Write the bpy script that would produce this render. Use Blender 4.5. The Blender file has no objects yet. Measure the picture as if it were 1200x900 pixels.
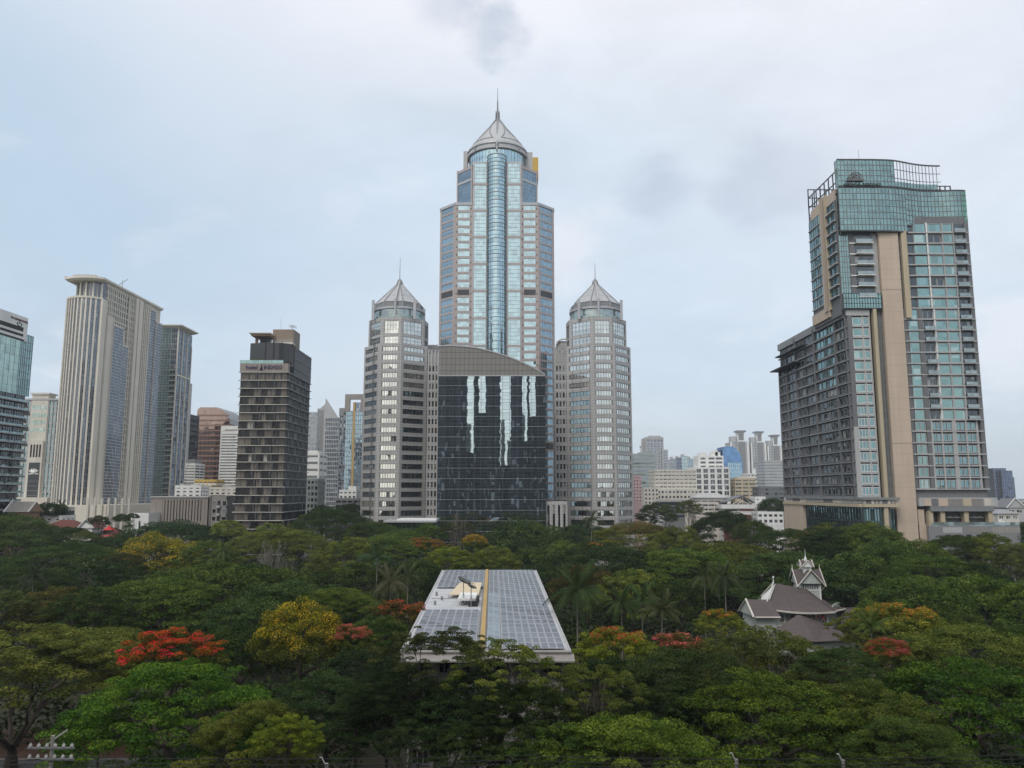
import bpy, math, random
import numpy as np
from mathutils import Vector, Matrix

R = math.radians
S = bpy.context.scene
COL = S.collection
CZ, FP = 32.0, 920.0
PIT = math.atan(127.0 / FP)
SP, CP = math.sin(PIT), math.cos(PIT)

# ---------------------------------------------------------------- camera
cam_d = bpy.data.cameras.new('camera')
cam = bpy.data.objects.new('camera', cam_d)
COL.objects.link(cam)
cam.location = (0, 0, CZ)
cam.rotation_euler = (R(90) + PIT, 0, 0)
cam_d.sensor_width = 36
cam_d.lens = FP / 1200 * 36
cam_d.clip_start = 0.5
cam_d.clip_end = 30000
S.camera = cam


def ray(px, py):
    a = (px - 600) / FP
    b = (450 - py) / FP
    d = CP - b * SP
    return a / d, (SP + b * CP) / d


def PX(px, py, Y):
    return ray(px, py)[0] * Y


def PZ(py, Y):
    return CZ + ray(600, py)[1] * Y


# ---------------------------------------------------------------- node helpers
def new_mat(name):
    m = bpy.data.materials.new(name)
    m.use_nodes = True
    m.node_tree.nodes.clear()
    return m, m.node_tree.nodes, m.node_tree.links


def principled(n, l, out=True):
    b = n.new('ShaderNodeBsdfPrincipled')
    if out:
        o = n.new('ShaderNodeOutputMaterial')
        l.new(b.outputs[0], o.inputs[0])
    return b


def math_n(n, l, op, a, b=None, c=None):
    m = n.new('ShaderNodeMath')
    m.operation = op
    for i, v in enumerate((a, b, c)):
        if v is None:
            continue
        if isinstance(v, (int, float)):
            m.inputs[i].default_value = v
        else:
            l.new(v, m.inputs[i])
    return m.outputs[0]


def mixc(n, l, fac, a, b, mode='MIX'):
    m = n.new('ShaderNodeMix')
    m.data_type = 'RGBA'
    m.blend_type = mode
    for i, v in ((0, fac), (6, a), (7, b)):
        if isinstance(v, (int, float)):
            m.inputs[i].default_value = v
        elif isinstance(v, tuple):
            m.inputs[i].default_value = v if len(v) == 4 else v + (1,)
        else:
            l.new(v, m.inputs[i])
    return m.outputs[2]


def stone(name, col, rough=0.8, var=0.14, scale=0.25, panel=None, spec=0.3, jf=0.45, jw=0.09):
    """plain masonry, metal or paint: broad stains, fine grain, rain streaks and, with panel=(w, h), dark joints"""
    m, n, l = new_mat(name)
    b = principled(n, l)
    g = n.new('ShaderNodeNewGeometry')
    t1 = n.new('ShaderNodeTexNoise'); t1.inputs['Scale'].default_value = scale
    t1.inputs['Detail'].default_value = 5
    l.new(g.outputs['Position'], t1.inputs['Vector'])
    mp = n.new('ShaderNodeMapping'); mp.inputs['Scale'].default_value = (1.1, 1.1, 0.04)
    l.new(g.outputs['Position'], mp.inputs[0])
    t2 = n.new('ShaderNodeTexNoise'); t2.inputs['Scale'].default_value = 1.0
    t2.inputs['Detail'].default_value = 4
    l.new(mp.outputs[0], t2.inputs['Vector'])
    f = math_n(n, l, 'ADD', t1.outputs[0], t2.outputs[0])
    f = math_n(n, l, 'MULTIPLY_ADD', f, 2 * var, 1 - 2 * var)
    c = mixc(n, l, 1.0, col, f, 'MULTIPLY')
    if panel:
        w, h = panel
        sp = n.new('ShaderNodeSeparateXYZ'); l.new(g.outputs['Position'], sp.inputs[0])
        xy = math_n(n, l, 'ADD', sp.outputs[0], math_n(n, l, 'MULTIPLY', sp.outputs[1], 0.73))
        fx = math_n(n, l, 'FRACT', math_n(n, l, 'DIVIDE', xy, w))
        fz = math_n(n, l, 'FRACT', math_n(n, l, 'DIVIDE', sp.outputs[2], h))
        lx = math_n(n, l, 'LESS_THAN', fx, jw)
        lz = math_n(n, l, 'LESS_THAN', fz, jw)
        j = math_n(n, l, 'MAXIMUM', lx, lz)
        dark = tuple(x * jf for x in col[:3])
        c = mixc(n, l, j, c, dark)
    l.new(c, b.inputs['Base Color'])
    b.inputs['Roughness'].default_value = rough
    b.inputs['Specular IOR Level'].default_value = spec
    return m


def glass(name, inside, tint, refl=0.5, cell=(1.5, 4.0), tilt=0.012, rough=0.02, wave=0.0, var=0.5, curtain=0.0, tvar=0.30):
    """coated facade glass: dark rooms behind a tinted mirror, every pane set at its own slight angle"""
    m, n, l = new_mat(name)
    g = n.new('ShaderNodeNewGeometry')
    sp = n.new('ShaderNodeSeparateXYZ'); l.new(g.outputs['Position'], sp.inputs[0])
    xy = math_n(n, l, 'ADD', sp.outputs[0], math_n(n, l, 'MULTIPLY', sp.outputs[1], 0.83))
    cx = math_n(n, l, 'FLOOR', math_n(n, l, 'DIVIDE', xy, cell[0]))
    cz = math_n(n, l, 'FLOOR', math_n(n, l, 'DIVIDE', sp.outputs[2], cell[1]))
    cb = n.new('ShaderNodeCombineXYZ'); l.new(cx, cb.inputs[0]); l.new(cz, cb.inputs[2])
    wn = n.new('ShaderNodeTexWhiteNoise'); l.new(cb.outputs[0], wn.inputs['Vector'])
    off = n.new('ShaderNodeVectorMath'); off.operation = 'SUBTRACT'
    l.new(wn.outputs['Color'], off.inputs[0]); off.inputs[1].default_value = (.5, .5, .5)
    sc = n.new('ShaderNodeVectorMath'); sc.operation = 'SCALE'
    l.new(off.outputs[0], sc.inputs[0]); sc.inputs['Scale'].default_value = tilt * 2
    vec = sc.outputs[0]
    if wave:
        nz = n.new('ShaderNodeTexNoise'); nz.inputs['Scale'].default_value = 0.35
        nz.inputs['Detail'].default_value = 2
        l.new(g.outputs['Position'], nz.inputs['Vector'])
        o2 = n.new('ShaderNodeVectorMath'); o2.operation = 'SUBTRACT'
        l.new(nz.outputs['Color'], o2.inputs[0]); o2.inputs[1].default_value = (.5, .5, .5)
        s2 = n.new('ShaderNodeVectorMath'); s2.operation = 'SCALE'
        l.new(o2.outputs[0], s2.inputs[0]); s2.inputs['Scale'].default_value = wave * 2
        ad = n.new('ShaderNodeVectorMath'); ad.operation = 'ADD'
        l.new(vec, ad.inputs[0]); l.new(s2.outputs[0], ad.inputs[1])
        vec = ad.outputs[0]
    a2 = n.new('ShaderNodeVectorMath'); a2.operation = 'ADD'
    l.new(g.outputs['Normal'], a2.inputs[0]); l.new(vec, a2.inputs[1])
    nn = n.new('ShaderNodeVectorMath'); nn.operation = 'NORMALIZE'; l.new(a2.outputs[0], nn.inputs[0])
    d = n.new('ShaderNodeBsdfDiffuse')
    f = math_n(n, l, 'MULTIPLY_ADD', wn.outputs['Value'], 2 * var, 1 - var)
    c = mixc(n, l, 1.0, inside, f, 'MULTIPLY')
    if curtain:
        k = math_n(n, l, 'GREATER_THAN', wn.outputs['Value'], 1 - curtain)
        c = mixc(n, l, k, c, (.32, .30, .27))
    l.new(c, d.inputs[0])
    gl = n.new('ShaderNodeBsdfGlossy'); gl.inputs['Roughness'].default_value = rough
    l.new(mixc(n, l, 1.0, tint, math_n(n, l, 'MULTIPLY_ADD', wn.outputs['Value'], tvar, 1.0 - tvar * .6), 'MULTIPLY'), gl.inputs['Color'])
    l.new(nn.outputs[0], gl.inputs['Normal'])
    lw = n.new('ShaderNodeLayerWeight'); lw.inputs[0].default_value = 0.25
    fac = math_n(n, l, 'MULTIPLY_ADD', lw.outputs['Fresnel'], 1 - refl, refl)
    mx = n.new('ShaderNodeMixShader')
    l.new(fac, mx.inputs[0]); l.new(d.outputs[0], mx.inputs[1]); l.new(gl.outputs[0], mx.inputs[2])
    o = n.new('ShaderNodeOutputMaterial'); l.new(mx.outputs[0], o.inputs[0])
    return m


def leaf_mat(name, trans=0.3, rough=0.7):
    m, n, l = new_mat(name)
    oi = n.new('ShaderNodeObjectInfo')
    at = n.new('ShaderNodeAttribute'); at.attribute_name = 'rnd'
    cl = n.new('ShaderNodeAttribute'); cl.attribute_name = 'clump'
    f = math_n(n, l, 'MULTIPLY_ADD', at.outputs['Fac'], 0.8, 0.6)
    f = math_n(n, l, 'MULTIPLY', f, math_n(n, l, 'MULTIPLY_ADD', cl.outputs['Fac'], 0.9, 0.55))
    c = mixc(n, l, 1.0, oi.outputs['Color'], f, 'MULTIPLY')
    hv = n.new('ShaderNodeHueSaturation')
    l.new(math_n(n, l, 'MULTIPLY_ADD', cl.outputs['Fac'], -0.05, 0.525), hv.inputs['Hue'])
    l.new(c, hv.inputs['Color'])
    b = principled(n, l, False)
    l.new(hv.outputs[0], b.inputs['Base Color'])
    b.inputs['Roughness'].default_value = rough
    b.inputs['Specular IOR Level'].default_value = 0.12
    t = n.new('ShaderNodeBsdfTranslucent'); l.new(hv.outputs[0], t.inputs[0])
    mx = n.new('ShaderNodeMixShader'); mx.inputs[0].default_value = trans
    l.new(b.outputs[0], mx.inputs[1]); l.new(t.outputs[0], mx.inputs[2])
    o = n.new('ShaderNodeOutputMaterial'); l.new(mx.outputs[0], o.inputs[0])
    return m


# ---------------------------------------------------------------- materials
M = {}
M['leaf'] = leaf_mat('leaf')
M['petal'] = leaf_mat('petal', 0.35, 0.6)
M['bark'] = stone('bark', (.075, .06, .048), .9, .3, 1.5)
M['palebark'] = stone('pale_bark', (.20, .185, .155), .9, .25, 1.5)
M['palmbark'] = stone('palm_bark', (.22, .20, .17), .9, .25, 1.5)
M['granite'] = stone('granite', (.44, .435, .43), .5, .14, .12, (1.5, 1.35))
M['granite_d'] = stone('granite_dark', (.25, .235, .22), .6, .14, .12)
M['pink'] = stone('pink_granite', (.40, .35, .335), .5, .1, .1)
M['pale_metal'] = stone('pale_metal', (.42, .43, .45), .4, .1, .2, None, .5)
M['mid_metal'] = stone('mid_metal', (.22, .225, .23), .45, .12, .2, None, .5)
M['dark_metal'] = stone('dark_metal', (.05, .053, .058), .5, .15, .2, None, .4)
M['grey_panel'] = stone('grey_panel', (.23, .22, .205), .65, .14, .08, (1.9, 2.6))
M['cream'] = stone('cream_stone', (.66, .62, .54), .8, .1, .1)
M['cream_d'] = stone('cream_stone_dark', (.56, .525, .46), .8, .1, .1)  # cream stone in a slightly darker tone
M['beige'] = stone('beige_render', (.54, .44, .35), .85, .14, .12, (40.0, 3.34), .3, .78, .03)
M['sign_beige'] = stone('sign_beige', (.40, .36, .30), .8, .1, .2)
M['sand'] = stone('sand_render', (.48, .41, .29), .85, .1, .1)
M['white'] = stone('white_paint', (.74, .74, .72), .7, .16, .2)
M['offwhite'] = stone('offwhite_paint', (.60, .57, .51), .75, .16, .2)
M['lightgrey'] = stone('light_grey', (.42, .42, .42), .75, .14, .15)
M['greybrown'] = stone('grey_brown', (.165, .168, .176), .75, .16, .15)
M['fluted'] = stone('fluted_concrete', (.27, .24, .215), .85, .18, .12)
M['slot'] = stone('slot_dark', (.03, .03, .03), .8, .1, .2)
M['redroof'] = stone('red_roof', (.13, .045, .035), .8, .2, .6)
M['pinkroof'] = stone('pink_roof', (.33, .07, .085), .7, .15, .6)
M['greytile'] = stone('grey_tile', (.105, .085, .082), .75, .2, 1.2, (.8, .33))
M['thairoof'] = stone('thai_roof', (.33, .31, .28), .8, .2, .6)
M['pale_wall'] = stone('pale_wall', (.44, .47, .44), .8, .1, .5)
M['yellow'] = stone('yellow_paint', (.50, .34, .08), .7, .15, .4)
M['gold'] = stone('gold_panel', (.55, .36, .07), .5, .12, .4)
M['magenta'] = stone('magenta_print', (.48, .05, .16), .6, .25, .15)
M['red'] = stone('red_paint', (.45, .03, .025), .6, .1, .5)
M['violet'] = stone('violet_letters', (.035, .02, .12), .5, .05, .5)
M['black'] = stone('black_paint', (.02, .02, .022), .5, .1, .5)
M['brown'] = stone('brown_paint', (.16, .055, .05), .6, .1, .5)
M['wood'] = stone('wood_slat', (.28, .19, .12), .8, .2, .5)
M['roofpaint'] = stone('roof_paint', (.46, .47, .48), .6, .24, .35)
M['tan'] = stone('tan_walkway', (.42, .29, .12), .8, .2, .8)
M['concrete'] = stone('concrete', (.30, .29, .27), .85, .2, .5)
M['alu'] = stone('aluminium', (.55, .56, .58), .35, .08, .5, None, .5)
M['wire'] = stone('cable', (.03, .03, .03), .6, .1, .5)
M['porcelain'] = stone('porcelain', (.45, .44, .42), .4, .1, .5)

M['g_blue'] = glass('glass_blue', (.025, .055, .08), (.44, .62, .74), .62, (1.5, 2.1), .010, .02, .006)
M['g_cyan'] = glass('glass_cyan', (.05, .10, .12), (.60, .80, .87), .68, (1.5, 2.1), .012, .03, .006)
M['g_deep'] = glass('glass_deep_blue', (.015, .035, .06), (.40, .55, .67), .55, (1.5, 2.1), .01, .02, .006)
M['g_oct'] = glass('glass_octagon', (.022, .022, .024), (.90, .92, .88), .70, (1.4, 4.1), .022, .02, .008, .5, .10)
M['g_black'] = glass('glass_black', (.010, .016, .020), (.66, .80, .85), .72, (3.1, 1.45), .0006, .01, .0013, .6, 0, .22)
M['g_strip'] = glass('glass_striped_tower', (.03, .034, .044), (.42, .48, .55), .32, (1.3, 3.3), .03, .05, 0, .7, .05)
M['g_bay'] = glass('glass_bay', (.022, .036, .056), (.42, .53, .64), .36, (1.0, 3.3), .03, .05, 0, .6, .08)
M['g_green'] = glass('glass_green', (.02, .05, .045), (.52, .74, .70), .52, (2.0, 3.3), .02, .03, .008, .6, .07)
M['g_crown'] = glass('glass_crown', (.05, .105, .095), (.50, .70, .67), .50, (1.5, 1.7), .03, .06, 0, .4)
M['g_dark'] = glass('glass_dark', (.012, .013, .016), (.42, .46, .48), .26, (1.4, 3.3), .03, .04, 0, .6, .1)
M['g_hotel'] = glass('glass_hotel', (.05, .047, .044), (.35, .35, .35), .07, (1.6, 3.4), .004, .12, 0, .5, .05)
M['g_curtain'] = glass('glass_curtained', (.135, .115, .095), (.4, .4, .4), .06, (1.1, 3.4), .004, .12, 0, .25)
M['g_teal'] = glass('glass_teal', (.02, .05, .055), (.45, .66, .68), .48, (1.4, 3.4), .02, .03, .004, .5)
M['g_brown'] = glass('glass_bronze', (.07, .042, .034), (.62, .48, .42), .42, (2, 3.5), .02, .04, .01, .3)
M['g_far'] = glass('glass_far_hazed', (.09, .115, .14), (.50, .58, .66), .38, (4, 3.5), .03, .1, 0, .4)  # paler inside colour: distance haze put into the glass itself
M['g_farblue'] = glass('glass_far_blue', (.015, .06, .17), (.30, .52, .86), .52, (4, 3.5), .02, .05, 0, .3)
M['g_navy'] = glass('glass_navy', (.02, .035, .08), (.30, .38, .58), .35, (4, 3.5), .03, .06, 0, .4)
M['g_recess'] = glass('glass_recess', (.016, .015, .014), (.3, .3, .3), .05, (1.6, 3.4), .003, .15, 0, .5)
M['roof_glass'] = stone('roof_glazing', (.40, .41, .42), .35, .1, .3, None, .5)
M['g_clear'] = glass('glass_roof_light', (.16, .20, .20), (.8, .9, .9), .3, (1.5, 1.5), .03, .05, 0, .2)
M['solar'] = glass('solar_cell', (.085, .09, .11), (.76, .79, .84), .40, (1.0, 1.9), .012, .32, 0, .4)
M['solar_blue'] = glass('solar_cell_blue', (.17, .215, .26), (.80, .87, .92), .45, (1.0, 1.9), .012, .32, 0, .25)


# ---------------------------------------------------------------- mesh helpers
class Fr:
    """a facade: u runs from p0 to p1 (left to right seen from outside), d points outward"""
    def __init__(s, p0, p1):
        s.o = Vector((p0[0], p0[1], 0)); d = Vector((p1[0] - p0[0], p1[1] - p0[1], 0))
        s.w = d.length; s.u = d / s.w; s.n = Vector((s.u.y, -s.u.x, 0))

    def pt(s, u, z, d=0.0):
        v = s.o + s.u * u + s.n * d
        return (v.x, v.y, z)


class MB:
    def __init__(s):
        s.v = []; s.f = []; s.m = []; s.mats = []

    def mi(s, mat):
        if isinstance(mat, str):
            mat = M[mat]
        if mat not in s.mats:
            s.mats.append(mat)
        return s.mats.index(mat)

    def poly(s, pts, mat):
        k = len(s.v); s.v += [tuple(p) for p in pts]
        s.f.append(tuple(range(k, k + len(pts)))); s.m.append(s.mi(mat))

    def hexa(s, a, b, mat):
        """a: four bottom points, b: four top points, both counter-clockwise from above"""
        k = len(s.v); s.v += [tuple(p) for p in a] + [tuple(p) for p in b]
        for q in ((3, 2, 1, 0), (4, 5, 6, 7), (0, 1, 5, 4), (1, 2, 6, 5), (2, 3, 7, 6), (3, 0, 4, 7)):
            s.f.append(tuple(k + i for i in q)); s.m.append(s.mi(mat))

    def fbox(s, F, u0, u1, z0, z1, d0, d1, mat):
        a = [F.pt(u0, z0, d1), F.pt(u1, z0, d1), F.pt(u1, z0, d0), F.pt(u0, z0, d0)]
        b = [F.pt(u0, z1, d1), F.pt(u1, z1, d1), F.pt(u1, z1, d0), F.pt(u0, z1, d0)]
        s.hexa(a, b, mat)

    def box(s, x0, x1, y0, y1, z0, z1, mat):
        s.hexa([(x0, y0, z0), (x1, y0, z0), (x1, y1, z0), (x0, y1, z0)], [(x0, y0, z1), (x1, y0, z1), (x1, y1, z1), (x0, y1, z1)], mat)

    def prism(s, poly, z0, z1, mat, top=None):
        n = len(poly)
        for i in range(n):
            p, q = poly[i], poly[(i + 1) % n]
            s.poly([(p[0], p[1], z0), (q[0], q[1], z0), (q[0], q[1], z1), (p[0], p[1], z1)], mat)
        s.poly([(p[0], p[1], z1) for p in poly], top or mat)

    def fquad(s, F, u0, u1, z0, z1, d, mat):
        s.poly([F.pt(u0, z0, d), F.pt(u1, z0, d), F.pt(u1, z1, d), F.pt(u0, z1, d)], mat)

    def tube(s, p0, p1, r0, r1, mat, n=8, cap=True):
        p0, p1 = Vector(p0), Vector(p1)
        ax = (p1 - p0)
        if ax.length < 1e-6:
            return
        ax.normalize()
        t = ax.orthogonal().normalized(); b = ax.cross(t)
        k = len(s.v)
        for p, r in ((p0, r0), (p1, r1)):
            for i in range(n):
                a = 2 * math.pi * i / n
                s.v.append(tuple(p + t * (r * math.cos(a)) + b * (r * math.sin(a))))
        for i in range(n):
            j = (i + 1) % n
            s.f.append((k + i, k + j, k + n + j, k + n + i)); s.m.append(s.mi(mat))
        if cap:
            s.f.append(tuple(k + n + i for i in range(n))); s.m.append(s.mi(mat))
            s.f.append(tuple(k + n - 1 - i for i in range(n))); s.m.append(s.mi(mat))

    def lathe(s, cx, cy, prof, mat, n=32, a0=0.0, a1=2 * math.pi):
        closed = abs(a1 - a0 - 2 * math.pi) < 1e-6
        cols = n if closed else n + 1
        k = len(s.v)
        for r, z in prof:
            for i in range(cols):
                a = a0 + (a1 - a0) * i / n
                s.v.append((cx + r * math.cos(a), cy + r * math.sin(a), z))
        for j in range(len(prof) - 1):
            for i in range(n):
                i2 = (i + 1) % cols
                s.f.append((k + j * cols + i, k + j * cols + i2, k + (j + 1) * cols + i2, k + (j + 1) * cols + i)); s.m.append(s.mi(mat))

    def curtain(s, F, u0, u1, z0, z1, nu, dz, gl, mu, t=0.1, dep=0.12, d=0.0, th=None):
        s.fquad(F, u0, u1, z0, z1, d, gl)
        th = th or t
        for i in range(nu + 1):
            u = u0 + (u1 - u0) * i / nu
            s.fbox(F, u - t / 2, u + t / 2, z0, z1, d - .05, d + dep, mu)
        k = max(1, int(round((z1 - z0) / dz)))
        for j in range(k + 1):
            z = z0 + (z1 - z0) * j / k
            s.fbox(F, u0, u1, z - th / 2, z + th / 2, d - .05, d + dep - .02, mu)

    def mesh(s, name, off=(0, 0, 0)):
        me = bpy.data.meshes.new(name)
        o = Vector(off)
        me.from_pydata([tuple(Vector(p) - o) for p in s.v], [], s.f)
        for m in s.mats:
            me.materials.append(m)
        me.polygons.foreach_set('material_index', s.m)
        me.update()
        return me

    def build(s, name, parent=None, smooth=False):
        if not s.f:
            return None
        off = (0, 0, 0)
        if parent is not None:
            off = WLOC[parent.name]
        me = s.mesh(name, off)
        if smooth:
            me.polygons.foreach_set('use_smooth', [True] * len(me.polygons))
        ob = bpy.data.objects.new(name, me)
        COL.objects.link(ob)
        WLOC[ob.name] = Vector(off)
        if parent is not None:
            ob.parent = parent
        return ob


WLOC = {}


def tag(o, label=None, cat=None, group=None, kind=None):
    if label: o['label'] = label
    if cat: o['category'] = cat
    if group: o['group'] = group
    if kind: o['kind'] = kind
    return o


def thing(name, label, cat, loc, group=None, rz=0.0):
    o = bpy.data.objects.new(name, None)
    COL.objects.link(o)
    o.location = loc; o.rotation_euler = (0, 0, rz)
    o.empty_display_size = 1
    WLOC[o.name] = Vector(loc)
    return tag(o, label, cat, group)


def struct(mb, name):
    o = mb.build(name)
    o['kind'] = 'structure'
    return o


def text_mesh(txt, size, mat, depth=0.15):
    cu = bpy.data.curves.new('lettering', 'FONT')
    cu.body = txt; cu.size = size; cu.extrude = depth; cu.align_x = 'CENTER'; cu.align_y = 'CENTER'
    cu.resolution_u = 2
    o = bpy.data.objects.new('lettering', cu); COL.objects.link(o)
    dg = bpy.context.evaluated_depsgraph_get()
    me = bpy.data.meshes.new_from_object(o.evaluated_get(dg))
    bpy.data.objects.remove(o)
    me.materials.clear(); me.materials.append(M[mat])
    return me


class Bld:
    """a building: parts gathered by name, windows (and other repeats) as one object each"""
    PROTO = {}

    def __init__(s, name, label, cat, loc, group=None):
        s.root = thing(name, label, cat, (loc[0], loc[1], 0), group)
        s.parts = {}
        s.rep = {}
        s.extra = []

    def mb(s, name):
        return s.parts.setdefault(name, MB())

    def repeat(s, part, key, maker, F, u, z, d, size):
        if key not in Bld.PROTO:
            mb = MB(); maker(mb); Bld.PROTO[key] = (mb, mb.mesh(part))
        mat = Matrix((( F.u.x, -F.n.x, 0, 0), (F.u.y, -F.n.y, 0, 0), (0, 0, 1, 0), (0, 0, 0, 1)))
        mat.translation = Vector(F.pt(u, z, d))
        v = mat.translation - Vector((0, 0, CZ))
        vis = size * max(0.0, -(F.n.dot(v.normalized()))) / v.length_squared
        s.rep.setdefault(part, []).append((vis, len(s.rep.get(part, [])), key, mat))

    def win(s, F, u, z, w, h, gl='g_dark', fr='mid_metal', nc=1, nr=1, t=0.12, d=0.03, dep=0.12, part='window'):
        w, h = round(w, 2), round(h, 2)

        def mk(mb):
            f = Fr((0, 0), (1, 0))
            mb.fquad(f, 0, w, 0, h, 0, gl)
            if t <= 0:
                return
            for i in range(nc + 1):
                x = w * i / nc
                x0, x1 = max(0, x - t / 2), min(w, x + t / 2)
                if i == 0: x1 = t
                if i == nc: x0 = w - t
                mb.fbox(f, x0, x1, 0, h, -.02, dep, fr)
            for j in range(nr + 1):
                y = h * j / nr
                y0, y1 = max(0, y - t / 2), min(h, y + t / 2)
                if j == 0: y1 = t
                if j == nr: y0 = h - t
                mb.fbox(f, 0, w, y0, y1, -.02, dep - .015, fr)
        s.repeat(part, (part, w, h, gl, fr, nc, nr, t, dep), mk, F, u, z, d, w * h)

    def balcony(s, F, u, z, w, out=1.1, slab='white', rail='g_green', post='mid_metal', rh=1.05):
        w = round(w, 2)

        def mk(mb):
            f = Fr((0, 0), (1, 0))
            mb.fbox(f, 0, w, -.28, 0, 0, out, slab)
            mb.fbox(f, .04, w - .04, 0.08, rh - .06, out - .09, out - .05, rail)
            mb.fbox(f, 0, w, rh - .06, rh, out - .11, out - .03, post)
            for x in (0, w / 2 - .03, w - .06):
                mb.fbox(f, x, x + .06, 0, rh - .06, out - .1, out - .04, post)
        s.repeat('balcony', ('balcony', w, out, slab, rail, post, rh), mk, F, u, z, 0, w * 1.4)

    def sub(s, name, parentname, mb):
        s.extra.append((name, parentname, mb))

    def done(s):
        made = {}
        for k, mb in s.parts.items():
            o = mb.build(k, s.root)
            if o: made[k] = o
        for k, pk, mb in s.extra:
            mb.build(k, made.get(pk, s.root))
        base = WLOC[s.root.name]
        for part, lst in s.rep.items():
            lst.sort(key=lambda t: (-t[0], t[1]))
            for vis, _, key, mat in lst[:100]:
                ob = bpy.data.objects.new(part, Bld.PROTO[key][1])
                COL.objects.link(ob); ob.parent = s.root
                m2 = mat.copy(); m2.translation = mat.translation - base
                ob.matrix_local = m2
                WLOC[ob.name] = base
            rest = lst[100:]
            if rest:
                mb = MB()
                for vis, _, key, mat in rest:
                    src = Bld.PROTO[key][0]
                    k = len(mb.v)
                    mb.v += [tuple(mat @ Vector(p)) for p in src.v]
                    mp = [mb.mi(m) for m in src.mats]
                    mb.f += [tuple(k + i for i in f) for f in src.f]
                    mb.m += [mp[i] for i in src.m]
                o = mb.build(part, s.root)
                o['kind'] = 'stuff'
        return s.root

    def letters(s, part, txt, F, u, z, size, mat, d=0.15, parent=None, sx=1.0):
        me = text_mesh(txt, size, mat)
        ob = bpy.data.objects.new(part, me); COL.objects.link(ob)
        ob.parent = s.root
        base = WLOC[s.root.name]
        m = Matrix(((F.u.x * sx, 0, F.n.x, 0), (F.u.y * sx, 0, F.n.y, 0), (0, 1, 0, 0), (0, 0, 0, 1)))
        m.translation = Vector(F.pt(u, z, d)) - base
        ob.matrix_local = m
        return ob


def off_poly(poly, d):
    """inset (d<0) or grow (d>0) a counter-clockwise convex footprint"""
    n = len(poly); out = []
    for i in range(n):
        p0, p, p1 = (Vector(poly[(i + k) % n] + (0,)) for k in (-1, 0, 1))
        e0, e1 = (p - p0).normalized(), (p1 - p).normalized()
        n0, n1 = Vector((e0.y, -e0.x, 0)), Vector((e1.y, -e1.x, 0))
        b = (n0 + n1); b = b / max(1e-6, (1 + n0.dot(n1)))
        q = p + b * d
        out.append((q.x, q.y))
    return out

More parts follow.
